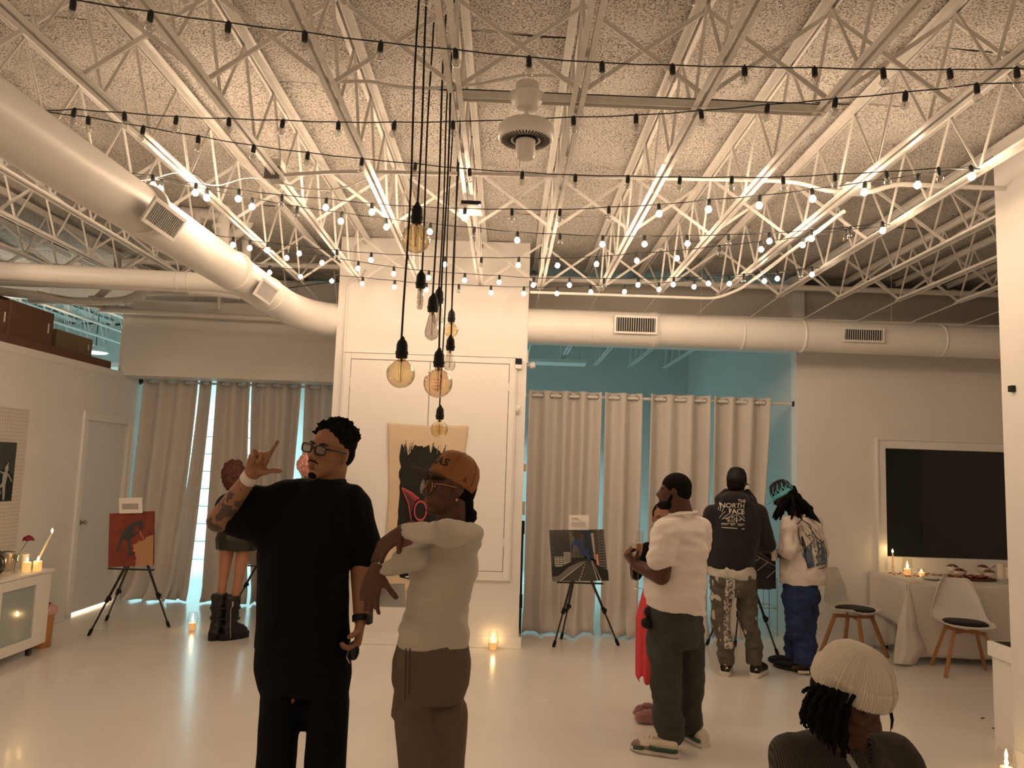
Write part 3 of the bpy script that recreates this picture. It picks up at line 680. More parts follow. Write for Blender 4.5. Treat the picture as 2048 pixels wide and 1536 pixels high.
# ================================================================== CURTAINS
def curtain_mat():
    m = mat('grey_linen_curtain', (.60, .56, .52), .85, sheen=.2)
    nt = m.node_tree; b = nt.nodes['Principled BSDF']; tc = nt.nodes.new('ShaderNodeTexCoord')
    mp = nt.nodes.new('ShaderNodeMapping'); mp.inputs['Scale'].default_value = (260, 260, 30); nt.links.new(tc.outputs['Object'], mp.inputs['Vector'])
    n = nt.nodes.new('ShaderNodeTexNoise'); n.inputs['Scale'].default_value = 1; n.inputs['Detail'].default_value = 3; nt.links.new(mp.outputs[0], n.inputs['Vector'])
    cr = nt.nodes.new('ShaderNodeValToRGB'); cr.color_ramp.elements[0].color = (.55, .52, .48, 1); cr.color_ramp.elements[1].color = (.68, .64, .60, 1)
    nt.links.new(n.outputs['Fac'], cr.inputs['Fac']); nt.links.new(cr.outputs['Color'], b.inputs['Base Color'])
    return m
curtm = curtain_mat(); grom = mat('grommet_ring', (.35, .32, .28), .35, .9)
rodm = mat('white_curtain_rod', (.72, .70, .66), .35)
def curtain(x0, x1, b0, b1, yr, zr, n, label, group, amp=.05, puddle=.12, seed=1, wild=.0):
    """n = whole folds; top edge x0..x1 on the rod, hem b0..b1 on the floor"""
    r_ = random.Random(seed); ph = [r_.uniform(0, 6) for _ in range(6)]
    t = thing('grommet_curtain', ((x0 + x1) / 2, yr, 0), label, 'curtain', group)
    NU, NV = n * 16, 40
    def fn(u, v_):
        xt = x0 + (x1 - x0) * u; xb = b0 + (b1 - b0) * u
        s = v_ ** 1.5
        x = xt + (xb - xt) * s
        fold = math.cos(2 * PI * n * u)
        a = amp * (1 + .25 * math.sin(2 * PI * u * 1.3 + ph[0]))
        fold2 = math.cos(2 * PI * n * u * (1 + .0) + ph[1] * .15 * v_) + .35 * v_ * math.sin(2 * PI * n * u * .5 + ph[2])
        y = yr - (fold * (1 - v_) + fold2 * v_) * a
        z = zr + .055 - (zr + .055 - .012) * v_
        x += .012 * v_ * math.sin(2 * PI * n * u + ph[3])
        if v_ > .9:
            k = (v_ - .9) / .1
            z = max(.012 + .012 * abs(math.sin(9 * u * n + ph[4])), (zr * .1) * (1 - k) * 1.0 + .012)
            y -= puddle * k * k * (1 + .5 * math.sin(5 * u * PI + ph[5]))
            x += .03 * k * math.sin(17 * u + ph[2])
        return V((x, y, z))
    m_ = MB(); m_.grid(fn, NU, NV)
    m_.build('fabric', curtm, t, smooth=180, recalc=False, solid=.003)
    for k in range(2 * n):
        u = (k + .5) / (2 * n); p = fn(u, 0); x = p.x
        m_ = MB(); d = (fn(u + .002, 0) - fn(u - .002, 0)).normalized()
        q = V((0, 0, 1)).rotation_difference(V((d.y, -d.x, 0)).normalized()).to_matrix()
        m_.lathe([(.024, -.004), (.031, -.0045), (.031, .0045), (.024, .004), (.024, -.004)], (x, yr, zr), 16, q, caps=False)
        m_.build('grommet', grom, t, smooth=50)
    return t
def xw(px, Y): return (px - 1008) / 1540 * Y
RZ = 2.563
def rod(x0, x1, y, z, label, ends):
    t = thing('curtain_rod', (x0, y, z), label, 'curtain rod')
    MB().tube([(x0, y, z), (x1, y, z)], .0165, 16).build('rod_tube', rodm, t, smooth=60)
    for e in ends:
        MB().lathe([(.045, 0), (.045, .012), (.030, .022), (.022, .04)], (e, y, z), 18, Ry(-PI / 2 if e > (x0 + x1) / 2 else PI / 2)).build('bracket', blackm, t, smooth=40)
rod(CX1, 3.228, 8.55, RZ, 'white curtain rod with a black bracket on the pale wall at right', [3.229])
rod(-4.599, CX0, 9.66, 2.675, 'white curtain rod below the left header wall', [-4.599])
GL, GR = 'grey linen curtains under the left header', 'grey linen curtains right of the column'
YL = 9.66
def lc(a, b, c, d, n, lab, **k): curtain(at(a, 765, Y=YL).x, at(b, 765, Y=YL).x, at(c, 1195, Y=YL).x, at(d, 1195, Y=YL).x, YL, 2.675, n, lab, GL, **k)
lc(290, 400, 240, 345, 3, 'grey linen curtain at the far left, behind the red painting', puddle=.10, seed=2)
lc(402, 426, 340, 378, 1, 'narrow half-open grey curtain edge beside the bright gap', puddle=.03, seed=5, amp=.04)
lc(437, 503, 408, 500, 2, 'grey linen curtain behind the woman in high boots', puddle=.10, seed=3)
lc(507, 605, 506, 560, 3, 'grey linen curtain behind the man who points', puddle=.10, seed=4)
lc(612, 690, 596, 690, 2, 'grey linen curtain touching the left side of the column', puddle=.08, seed=6)
YR = 8.55
def rc(a, b, c, d, n, lab, **k): curtain(at(a, 800, Y=YR).x, at(b, 800, Y=YR).x, at(c, 1240, Y=YR).x, at(d, 1240, Y=YR).x, YR, RZ, n, lab, GR, **k)
rc(1057, 1203, 1046, 1186, 4, 'wide grey linen curtain next to the column, behind the city painting', seed=11, puddle=.16)
rc(1209, 1284, 1198, 1272, 2, 'grey linen curtain between the city painting and the champagne drinker', seed=12, puddle=.2)
rc(1300, 1420, 1290, 1412, 3, 'grey linen curtain behind the man in the white T-shirt', seed=13, puddle=.14)
rc(1426, 1538, 1420, 1500, 3, 'grey linen curtain at the right end of the rod, behind the hooded man', seed=14, puddle=.12)

# ================================================================== ART ON EASELS
def art(parent, name, O, U, W, items):
    """flat picture: polygons in unit coordinates laid on the canvas face"""
    O = V(O); U = V(U); W = V(W); n = U.cross(W).normalized(); m_ = MB(); mats = []
    for k, (mt, poly) in enumerate(items):
        if mt not in mats: mats.append(mt)
        m_.mi = mats.index(mt)
        m_.add([O + U * u + W * v_ + n * (.0008 + .00035 * k) for u, v_ in poly], [tuple(range(len(poly)))])
    o = m_.build(name, mats, parent, recalc=False); return o
def pm(name, c, rough=.6, **k): return mat('paint_' + name, c, rough, **k)
def ellp(cx, cy, rx, ry, n=20, a0=0): return [(cx + rx * math.cos(a0 + 2 * PI * i / n), cy + ry * math.sin(a0 + 2 * PI * i / n)) for i in range(n)]
def stroke(pts, w_):
    """thick poly-line as a closed outline"""
    L_, R_ = [], []; n = len(pts); ws = w_ if isinstance(w_, (list, tuple)) else [w_] * n
    for i, (x, y) in enumerate(pts):
        x0, y0 = pts[max(0, i - 1)]; x1, y1 = pts[min(n - 1, i + 1)]
        dx, dy = x1 - x0, y1 - y0; l = math.hypot(dx, dy) or 1
        L_.append((x - dy / l * ws[i] / 2, y + dx / l * ws[i] / 2)); R_.append((x + dy / l * ws[i] / 2, y - dx / l * ws[i] / 2))
    return R_ + L_[::-1]
def canvas(name, quad_bl, quad_br, quad_tl, thick, edge, label, items, cat='painting'):
    bl, br, tl = V(quad_bl), V(quad_br), V(quad_tl); U = br - bl; W = tl - bl; n = U.cross(W).normalized()
    t = thing(name, bl + U / 2, label, cat)
    MB().prism([bl, br, br + W, tl], -n, thick).build('stretched_canvas', edge, t, bevel=.002)
    art(t, 'painted_picture', bl, U, W, items); return t
def easel(fl, fr, fb, apex, tray_z, tray_w, label, tray_c):
    """folding aluminium tripod easel"""
    t = thing('tripod_easel', (fl + fr + fb) / 3, label, 'easel')
    for i, f_ in enumerate((fl, fr, fb)):
        m_ = MB(); a = V(apex); d = f_ - a
        m_.tube([a, a + d * .62], .0125, 8); m_.tube([a + d * .60, a + d * .97], .009, 8)
        lg = m_.build('leg', blackm, t, smooth=50)
        m_ = MB(); m_.tube([a + d * .585, a + d * .64], .019, 8); m_.box(a + d * .61 + V((.02, 0, 0)), (.02, .02, .03))
        m_.build('clamp', black, lg)
        MB().tube([a + d * .93, a + d * .965, a + d], [.015, .018, .015], 8).build('rubber_foot', black, lg)
    m_ = MB(); m_.box(apex, (.07, .05, .05)); m_.build('hub', black, t, bevel=.004)
    tc = V(tray_c)
    m_ = MB(); m_.box((tc.x, tc.y + .02, tray_z - .012), (tray_w, .035, .012)); m_.build('tray', blackm, t)
    m_ = MB(); m_.tube([V(apex), V((tc.x, tc.y + .045, tray_z + .40))], .008, 8); m_.build('mast', blackm, t)
    return t
def card(name, bl, br, tl, label, lines, cat='card', m=None):
    bl, br, tl = V(bl), V(br), V(tl); U = br - bl; W = tl - bl; n = U.cross(W).normalized()
    t = thing(name, bl + U / 2, label, cat)
    MB().prism([bl, br, br + W, tl], -n, .0015).build('sheet', m or pm('card', (.72, .68, .64)), t)
    if lines: art(t, 'printed_lines', bl, U, W, lines)
    return t
ink = pm('ink', (.05, .045, .045)); greyink = pm('grey_ink', (.34, .31, .29))
def textlines(x0, x1, y0, n, dy, h, m, r=random.Random(9)):
    out = []
    for k in range(n):
        x = x0; yy = y0 - k * dy
        while x < x1 - .03:
            w_ = r.uniform(.03, .09); xe = min(x + w_, x1)
            out.append((m, [(x, yy), (xe, yy), (xe, yy + h), (x, yy + h)])); x = xe + .018
    return out
# -- red painting with the stooping figure
rust = pm('rust_red', (.22, .035, .016), noise_=.45, nscale=9, tint=(.12, .02, .014)); sand = pm('sand', (.42, .22, .12), noise_=.15, nscale=10); slate = pm('slate_figure', (.035, .042, .05), noise_=.3, nscale=20)
D1 = 7.30
bl, br, tl = at(216, 1135, Y=D1), at(306, 1130, Y=D1), at(219, 1027, Y=D1 + .05)
fig = [(slate, [(.27, .56), (.30, .62), (.40, .72), (.50, .795), (.60, .82), (.66, .80), (.60, .74), (.53, .66), (.47, .58), (.44, .52), (.36, .50), (.29, .51)]),
       (slate, ellp(.70, .785, .065, .055)), (slate, [(.65, .74), (.76, .74), (.72, .69), (.67, .70)]), (slate, stroke([(.69, .74), (.70, .66)], .045)),
       (slate, stroke([(.55, .74), (.51, .62), (.49, .53)], [.07, .06, .045])), (slate, stroke([(.49, .53), (.60, .60), (.70, .635)], [.05, .035, .03])),
       (slate, stroke([(.31, .56), (.25, .42), (.20, .32)], [.08, .055, .04])), (slate, stroke([(.19, .335), (.21, .29), (.27, .295)], .03)),
       (slate, stroke([(.40, .53), (.46, .50), (.47, .36), (.475, .24)], [.09, .08, .055, .045])), (slate, stroke([(.465, .25), (.50, .22), (.58, .225)], .04)),
       (pm('pale_stick', (.45, .33, .27)), stroke([(.69, .64), (.78, .49)], .014))]
pt1 = canvas('painting', bl, br, tl, .025, rust, 'rust red painting of a stooping dark figure with a stick, on the left easel',
       [(rust, [(0, 0), (1, 0), (1, 1), (0, 1)]), (sand, [(.60, 0), (1, 0), (1, .56), (.93, .545), (.84, .515), (.80, .475), (.72, .455), (.66, .455), (.66, .43), (.55, .39), (.545, .35), (.58, .33), (.545, .29), (.56, .27), (.60, .26), (.60, .18), (.635, .15), (.60, .09), (.62, .06)])] + fig)
f1, f2, f3 = at(177, 1271, Z=0), at(338, 1254, Z=0), at(212, 1241, Z=0)
easel(f1, f2, f3, (bl + br) / 2 + V((0, .13, .22)), bl.z, .42, 'black folding tripod easel holding the red painting at left', (bl + br) / 2)
bc = at(239, 1027, Y=D1 + .03)
card('info_card', bc, at(285, 1026, Y=D1 + .03), at(238, 996, Y=D1 + .04), 'crinkled clear sleeve with a label card standing on the red painting',
     [(greyink, [(.12, .25), (.84, .25), (.84, .62), (.12, .62)])])
# -- city painting
D2 = 7.42
bl, br, tl = at(1105, 1162, Y=D2), at(1216, 1161, Y=D2), at(1098, 1060, Y=D2 + .05)
g1 = pm('asphalt', (.045, .042, .038)); g2 = pm('building_grey', (.13, .12, .11)); g3 = pm('pale_concrete', (.32, .29, .25)); g4 = pm('night_slate', (.05, .05, .05)); g5 = pm('hedge_black', (.010, .012, .012)); g6 = pm('light_wall', (.40, .38, .33))
blu = pm('blue_figure', (.018, .035, .12)); brn = pm('brown_hat', (.05, .025, .02)); sal = pm('salmon_sign', (.50, .12, .07)); wht = pm('road_white', (.62, .58, .52)); navy = pm('navy', (.012, .02, .045)); olive = pm('olive_sky', (.15, .15, .12))
it = [(g4, [(0, 0), (1, 0), (1, 1), (0, 1)]), (olive, [(.30, .45), (.66, .45), (.66, .94), (.30, .98)])]
it += [(g2, [(.0, .2), (.08, .2), (.075, 1), (.0, 1)]), (pm('tower_dark', (.06, .056, .05)), [(.09, .45), (.36, .45), (.36, .96), (.09, 1)])]
for k in range(17):
    for j in range(3): it.append((g5, [(.012 + j * .022, .27 + k * .043), (.028 + j * .022, .27 + k * .043), (.028 + j * .022, .292 + k * .043), (.012 + j * .022, .292 + k * .043)]))
for k in range(11):
    for j in range(7): it.append((g4, [(.11 + j * .036, .47 + k * .045), (.13 + j * .036, .47 + k * .045), (.13 + j * .036, .49 + k * .045), (.11 + j * .036, .49 + k * .045)]))
it += [(g6, [(.06, .28), (.25, .28), (.25, .47), (.06, .47)]), (g6, [(.23, .32), (.35, .36), (.35, .56), (.23, .56)])]
for k in range(4):
    for j in range(3): it.append((g5, [(.075 + j * .055, .31 + k * .042), (.115 + j * .055, .31 + k * .042), (.115 + j * .055, .325 + k * .042), (.075 + j * .055, .325 + k * .042)]))
for k in range(5):
    for j in range(3): it.append((g5, [(.245 + j * .034, .38 + k * .036), (.265 + j * .034, .38 + k * .036), (.265 + j * .034, .395 + k * .036), (.245 + j * .034, .395 + k * .036)]))
it += [(navy, [(.60, .42), (.80, .42), (.78, .99), (.52, .99), (.61, .9), (.62, .7)]), (g3, [(.745, .93), (.79, .93), (.82, .40), (.77, .42)]), (pm('brown_tower', (.06, .045, .03)), [(.80, .45), (.86, .45), (.87, 1), (.79, 1)]), (g2, [(.86, .22), (.97, .22), (.99, 1), (.87, 1)])]
for k in range(14): it.append((g5, [(.875, .25 + k * .052), (.965, .25 + k * .052 + .001 * k * k * .4), (.965, .268 + k * .052 + .001 * k * k * .4), (.875, .268 + k * .052)]))
it += [(sal, [(.80, .24), (.855, .24), (.845, .52), (.80, .52)])]
for k in range(5): it.append((wht, ellp(.825, .28 + k * .05, .012, .016, 8)))
it += [(g5, [(0, .1), (.14, .18), (.36, .28), (.62, .40), (.62, .43), (.45, .42), (.30, .35), (.16, .28), (0, .27)]), (g2, [(0, 0), (.12, 0), (.58, .38), (.5, .37), (.3, .27), (.1, .10), (.0, .08)]), (g1, [(.10, 0), (.80, 0), (.70, .40), (.62, .40)]), (g5, [(.78, .38), (.82, .30), (.87, .27), (1, .2), (1, 0), (.87, 0), (.82, .15)])]
it += [(wht, stroke([(.13, .005), (.60, .375)], [.014, .006])), (wht, stroke([(.80, .01), (.715, .39)], [.012, .008])), (g3, stroke([(.86, .01), (.735, .39)], [.02, .008]))]
for k in range(6):
    a, b = (.475 + .022 * k, .01 + .057 * k), (.475 + .022 * k + .013, .01 + .057 * k + .036); it.append((wht, stroke([a, b], .012 - .001 * k)))
for x in (.38, .45, .52, .58, .68, .74): it.append((g5, stroke([(x, .42), (x, .54)], .006)))
it += [(g5, stroke([(.36, .54), (.80, .535)], .006)), (navy, [(.64, .44), (.76, .45), (.76, .53), (.64, .52)])]
it += [(blu, [(.43, .74), (.42, .78), (.50, .81), (.545, .80), (.565, .72), (.565, .64), (.60, .60), (.66, .62), (.70, .56), (.62, .52), (.56, .50), (.52, .55), (.50, .64), (.46, .70)]), (blu, stroke([(.44, .76), (.385, .68), (.375, .55)], [.05, .04, .025])), (blu, stroke([(.60, .55), (.66, .48), (.68, .38)], [.08, .05, .05])), (blu, stroke([(.45, .79), (.49, .84)], .06)),
       (brn, [(.38, .95), (.42, .93), (.46, .96), (.52, .94), (.57, .95), (.60, .90), (.56, .86), (.52, .81), (.46, .81), (.42, .87)])]
canvas('painting', bl, br, tl, .02, g4, 'night street painting with a seated blue figure in a brown hat, on the middle easel', it)
easel(at(1107, 1294, Z=0), at(1237, 1291, Z=0), V((at(1123, 1262, Y=8.25).x, 8.25, 0)), (bl + br) / 2 + V((0, .13, .25)), bl.z, .44, 'black folding tripod easel holding the city street painting', (bl + br) / 2)
card('info_card', at(1138, 1060, Y=D2 + .03), at(1177, 1060, Y=D2 + .03), at(1139, 1030, Y=D2 + .04), 'white label card standing on the city painting', textlines(.12, .5, .74, 1, .1, .045, ink) + textlines(.12, .6, .65, 1, .1, .025, ink) + textlines(.12, .84, .5, 6, .06, .03, greyink))
# -- dark painting at right, behind the hooded man
D3 = 7.30
bl, br, tl = at(1440, 1172, Y=D3), at(1552, 1178, Y=D3), at(1440, 1078, Y=D3 + .05)
it = [(pm('near_black', (.022, .02, .018)), [(0, 0), (1, 0), (1, 1), (0, 1)]), (g2, [(.55, .82), (1, .45), (1, .55), (.55, .90)]), (pm('grey_gable', (.035, .034, .033)), [(.55, .62), (1, .35), (1, .55), (.55, .82)])]
for a, b in (((.60, .72), (1.0, .48)), ((.72, .64), (.57, .50)), ((.86, .56), (.66, .36)), ((1.0, .40), (.83, .22))): it.append((wht, stroke([a, b], .012)))
canvas('painting', bl, br, tl, .02, g4, 'black painting with thin white lines, half hidden behind the hooded man', it)
easel(at(1413, 1290, Z=0), at(1556, 1311, Z=0), V((at(1470, 1255, Y=8.15).x, 8.15, 0)), (bl + br) / 2 + V((0, .13, .25)), bl.z, .44, 'black folding tripod easel behind the hooded man', (bl + br) / 2)
# -- easel behind the woman in boots
D4 = 8.3
bl, br, tl = at(484, 1129, Y=D4), at(580, 1131, Y=D4), at(486, 1040, Y=D4 + .05)
canvas('painting', bl, br, tl, .02, pm('board_grey', (.20, .18, .15)), 'greyish painting mostly hidden behind the man in black', [(pm('board_dull', (.25, .22, .18)), [(0, 0), (1, 0), (1, 1), (0, 1)]), (pm('board_dark_top', (.05, .045, .03)), [(0, .32), (1, .32), (1, .52), (0, .5)])])
easel(at(462, 1222, Z=0), at(600, 1236, Z=0), V((at(520, 1200, Y=8.95).x, 8.95, 0)), (bl + br) / 2 + V((0, .13, .25)), bl.z, .44, 'black folding tripod easel behind the woman in high boots', (bl + br) / 2)

# ================================================================== COLUMN FRONT: cabinet doors, canvas, devices
YC = CY
def cp(px, py, d=0): p = at(px, py, Y=YC); return p.x, p.z
cab = thing('wall_cabinet', (-.79, YC, .7), 'white double-door wall cabinet with moulded frame on the column', 'cabinet')
x0, z1_ = -1.645, 2.855; x1, z0_ = .085, .665
m_ = MB(); t_ = .062
for (a, b, c, d) in ((x0, x0 + t_, z0_, z1_), (x1 - t_, x1, z0_, z1_), (x0 + t_, x1 - t_, z1_ - t_, z1_), (x0 + t_, x1 - t_, z0_, z0_ + t_)):
    m_.bb(a, b, YC - .022, YC, c, d)
for (a, b, c, d) in ((x0 - .012, x0, z0_ - .012, z1_ + .012), (x1, x1 + .012, z0_ - .012, z1_ + .012), (x0, x1, z1_, z1_ + .012), (x0 - .02, x1 + .02, z0_ - .02, z0_)):
    m_.bb(a, b, YC - .034, YC, c, d)
m_.build('cabinet_frame', trimw, cab, bevel=.004)
xm = (x0 + x1) / 2
MB().bb(x0 + t_, x1 - t_, YC - .004, YC, z0_ + t_, z1_ - t_).build('door_gap', mat('gap_shadow', (.06, .05, .045), .9), cab)
for (a, b) in ((x0 + t_ + .005, xm - .003), (xm + .003, x1 - t_ - .005)):
    dd = MB().bb(a, b, YC - .016, YC - .002, z0_ + t_ + .005, z1_ - t_ - .005).build('door', trimw, cab, bevel=.002)
    hx = a if a < xm - .1 else b
    for hz in (z0_ + .35, z1_ - .3): MB().tube([(hx, YC - .022, hz - .04), (hx, YC - .022, hz + .04)], .008, 8).build('hinge', trimw, dd)
# canvas hanging on the cabinet doors
cloth = mat('raw_canvas_cloth', (.66, .53, .37), .9, noise_=.10, nscale=6); cblk = pm('matte_black', (.010, .009, .008), .8); cred = pm('crimson', (.26, .028, .035)); cdk = pm('maroon', (.075, .018, .015)); cpink = pm('rose_outline', (.42, .06, .075))
cv = thing('canvas_hanging', (-.78, YC - .03, 1.3), 'unstretched canvas painting of a red hooded figure on black, pinned to the column', 'painting')
ct, cb = 2.155, .505; cl, cr_ = -1.180, -.372
def cvf(u, v_, off=0):
    pinch = .045 * (1 - abs(2 * v_ - 1) * .2) * math.sin(PI * min(1, v_ * 2.2) / 2)
    x = cl + pinch + (cr_ - cl - 2 * pinch) * u
    z = ct - .012 * math.sin(PI * u) * (1 - v_) + (cb - ct) * v_
    y = YC - .028 - .010 * abs(math.sin(6 * v_ + 2 * u)) * (abs(u - .5) * 1.6) - .006 * math.sin(u * 9 + v_ * 13) * (1 if u < .25 or u > .75 else .3)
    return V((x, y - off, z))
m_ = MB(); m_.grid(cvf, 40, 60); m_.build('canvas_sheet', cloth, cv, smooth=180, recalc=False, solid=.002)
def cvart(name, items):
    m_ = MB(); mats = []
    for k, (mt, poly) in enumerate(items):
        if mt not in mats: mats.append(mt)
        bm = bmesh.new(); f_ = bm.faces.new([bm.verts.new((u, v_, 0)) for u, v_ in poly])
        if len(poly) > 4: bmesh.ops.triangulate(bm, faces=[f_])
        for _ in range(3):
            es = [e for e in bm.edges if e.calc_length() > .09]
            if es: bmesh.ops.subdivide_edges(bm, edges=es, cuts=1)
            bmesh.ops.triangulate(bm, faces=[f for f in bm.faces if len(f.verts) > 3])
        bm.verts.index_update(); m_.mi = mats.index(mt)
        m_.add([cvf(v.co.x, v.co.y, .0035 + .0012 * k) for v in bm.verts], [tuple(v.index for v in f.verts)[::-1] for f in bm.faces]); bm.free()
    m_.build(name, mats, cv, recalc=False)
# outline of the black field with brush-stroke edges
r_ = random.Random(4); top = []
for k in range(44):
    u = .17 + .62 * k / 43; top.append((u, .145 + r_.uniform(-.035, .05) + (.02 if u > .6 else 0)))
lft = [(.155 + r_.uniform(-.018, .02), .2 + .66 * k / 22) for k in range(23)]
rgt = [(.80 + r_.uniform(-.015, .02), .2 + .66 * k / 22) for k in range(23)]
bot_ = [(.8 - .64 * k / 20, .90 + r_.uniform(-.02, .03)) for k in range(21)]
field = top + rgt + bot_ + lft[::-1]
strk = []
grey_ = pm('dry_brush', (.16, .12, .09), .9)
for k in range(26):
    u = .17 + .6 * r_.random(); L_ = r_.uniform(.03, .075); w_ = r_.uniform(.004, .012); dx = r_.uniform(.005, .03)
    strk.append((grey_ if r_.random() < .5 else cblk, stroke([(u, .17), (u + dx, .17 - L_)], [w_, w_ * .6])))
def o2(pts): return pts
cvart('painted_picture', [(cblk, field)] + strk[:14] + [
    (cred, [(.19, .385), (.44, .44), (.38, .46)]), (cdk, [(.19, .385), (.38, .46), (.33, .53)]), (cpink, stroke([(.19, .385), (.32, .41), (.43, .445)], .012)), (cpink, stroke([(.19, .385), (.28, .47), (.33, .56), (.33, .59)], .012)),
    (cdk, [(.335, .57), (.25, .60), (.22, .66), (.24, .76), (.25, .88), (.60, .88), (.60, .74), (.57, .64), (.50, .60)]),
    (cred, [(.35, .60), (.40, .60), (.41, .70), (.40, .88), (.34, .88), (.36, .72)]), (cred, [(.45, .60), (.51, .61), (.58, .67), (.59, .78), (.58, .88), (.50, .88), (.50, .74)]),
    (cblk, [(.41, .6), (.44, .62), (.45, .75), (.44, .88), (.42, .88)]), (cpink, ellp(.455, .515, .092, .062)), (cblk, ellp(.455, .515, .074, .050)),
    (cpink, stroke([(.33, .585), (.25, .605), (.22, .66), (.24, .77)], .010)), (cpink, stroke([(.50, .56), (.49, .60), (.56, .64), (.60, .73), (.60, .86)], .010)), (cred, ellp(.675, .385, .024, .014, 14))])
# devices on the column
def cube_dev(name, px, py, label, parts, cat):
    p = at(px, py, Y=YC); t = thing(name, p, label, cat)
    for pn, c, d, mt, bv in parts:
        MB().box(p + V(c), d).build(pn, mt, t, bevel=bv)
    return t
cube_dev('security_camera', 1037, 728, 'small white security camera with a black face on the column', [('housing', (0, -.03, -.005), (.075, .06, .105), trimw, .012), ('face_plate', (0, -.0615, .018), (.066, .006, .062), black, .003)], 'camera')
MB().cyl(at(1037, 724, Y=YC) + V((0, -.066, .01)), .013, .006, 16, Rx(PI / 2)).build('lens', mat('lens_glass', (.02, .02, .03), .1), bpy.data.objects['security_camera'])
t = thing('motion_sensor', at(1034, 820, Y=YC), 'white motion sensor lower on the column edge', 'sensor')
p = at(1034, 820, Y=YC); m_ = MB(); m_.box(p + V((0, -.012, 0)), (.066, .024, .085)); m_.build('sensor_case', trimw, t, bevel=.008)
MB().ell(p + V((0, -.026, -.006)), (.026, .018, .03)).build('sensor_lens', mat('frosted_lens', (.6, .58, .54), .3), t, smooth=180)
p = at(1064, 731, Y=8.0); t = thing('spot_lamp', p, 'small white spotlight on the side of the column', 'lamp')
MB().bb(CX1, CX1 + .02, 7.95, 8.05, p.z + .02, p.z + .16).build('back_plate', trimw, t, bevel=.004)
MB().tube([(CX1 + .01, 8.0, p.z), (p.x - .02, 8.0, p.z)], .012, 8).build('arm', trimw, t)
MB().lathe([(.022, -.03), (.032, -.02), (.034, .03), (.028, .034)], p, 16, Ry(PI / 2.4)).build('lamp_head', trimw, t, smooth=40)
for (px, py, h_, lab) in ((1046, 935, .08, 'pale switch plate edge on the right side of the column, upper'), (1050, 1016, .13, 'pale switch plate edge on the right side of the column, lower')):
    p = at(px, py, Y=7.9); t = thing('switch_plate', (CX1, 7.85, p.z), lab, 'switch')
    MB().bb(CX1, CX1 + .03, 7.80, 7.88, p.z - h_ / 2, p.z + h_ / 2).build('plate', pm('ivory', (.55, .47, .36)), t, bevel=.003)
# black stanchion-like lamp pole peeking between column and curtain
p = at(1043, 1100, Y=8.4); t = thing('black_stand', (.2 + .04, 8.62, 0), 'black stand hidden between column and curtain', 'stand')
MB().tube([(.225, 8.35, 0), (.222, 8.35, 1.15)], .012, 8).build('pole', blackm, t)
for zz_ in (.35, 1.12): MB().box((.225, 8.35, zz_), (.035, .05, .14)).build('grip', black, t, bevel=.005)

# ================================================================== LEFT WALL AND CABINET
# pegboard and print
pg = thing('pegboard', (WX, 6.4, 1.2), 'white perforated pegboard on the left wall', 'pegboard')
MB().bb(WX, WX + .012, 5.6, 7.46, .84, 2.15).build('board', mat('hardboard_white', (.66, .60, .53), .6), pg)
m_ = MB()
for i in range(46):
    for j in range(37):
        y_, z_ = 5.84 + i * .0352, .87 + j * .0352
        m_.add([(WX + .0125, y_ + .0045 * math.cos(a), z_ + .0045 * math.sin(a)) for a in [PI * k / 3 for k in range(6)]], [tuple(range(6))])
o = m_.build('peg_holes', mat('peg_hole_dark', (.10, .07, .05), .9), pg, recalc=False); o['kind'] = 'stuff'
ppx = WX + .014
pt = canvas('photo_print', (ppx + .006, 6.45, 1.29), (ppx + .006, 7.30, 1.29), (ppx + .006, 6.45, 1.83), .006, black, 'dark photograph of a silvery dancing statue on the pegboard',
    [(pm('photo_grey', (.06, .06, .05), .3, noise_=.5, nscale=3), [(0, 0), (1, 0), (1, 1), (0, 1)]), (pm('photo_black', (.008, .008, .007), .3), [(.5, 0), (1, 0), (.99, .45), (.85, .55), (.6, .5)])] +
    [(pm('silver', (.40, .39, .36), .3), p_) for p_ in (stroke([(.86, .02), (.855, .15), (.84, .30)], [.03, .04, .05]), stroke([(.84, .28), (.85, .45), (.86, .50)], [.06, .08, .05]), ellp(.865, .55, .03, .055), stroke([(.87, .6), (.885, .66)], [.03, .01]), stroke([(.89, .46), (.93, .40), (.97, .33)], [.03, .02, .02]), stroke([(.83, .47), (.76, .50), (.70, .54)], [.03, .02, .02]), stroke([(.83, .30), (.76, .22), (.80, .13)], [.05, .035, .02]))], 'photo')
# rolling sideboard
FX = -4.0; CT = .715
cbm = mat('white_lacquer', (.80, .76, .70), .3)
sb = thing('rolling_sideboard', (-4.28, 6.0, 0), 'white sideboard with frosted glass doors on castors against the left wall', 'cabinet')
MB().bb(-4.56, FX - .02, 4.86, 7.09, .075, CT - .02).build('carcass', cbm, sb, bevel=.003)
MB().bb(-4.57, FX + .005, 4.85, 7.105, CT - .022, CT).build('tabletop', cbm, sb, bevel=.003)
fr = mat('frosted_door_glass', (.34, .38, .35), .12, spec=.8, coat=.6)
for k in range(3):
    ya, yb = 4.87 + k * .70, 4.87 + k * .70 + .694
    m_ = MB(); w_ = .12
    m_.bb(FX - .02, FX, ya, ya + w_, .08, CT - .026); m_.bb(FX - .02, FX, yb - w_, yb, .08, CT - .026)
    m_.bb(FX - .02, FX, ya + w_, yb - w_, .08, .165); m_.bb(FX - .02, FX, ya + w_, yb - w_, .61, CT - .026)
    dr = m_.build('door', cbm, sb, bevel=.002)
    MB().bb(FX - .016, FX - .012, ya + w_, yb - w_, .165, .61).build('glass_pane', fr, dr)
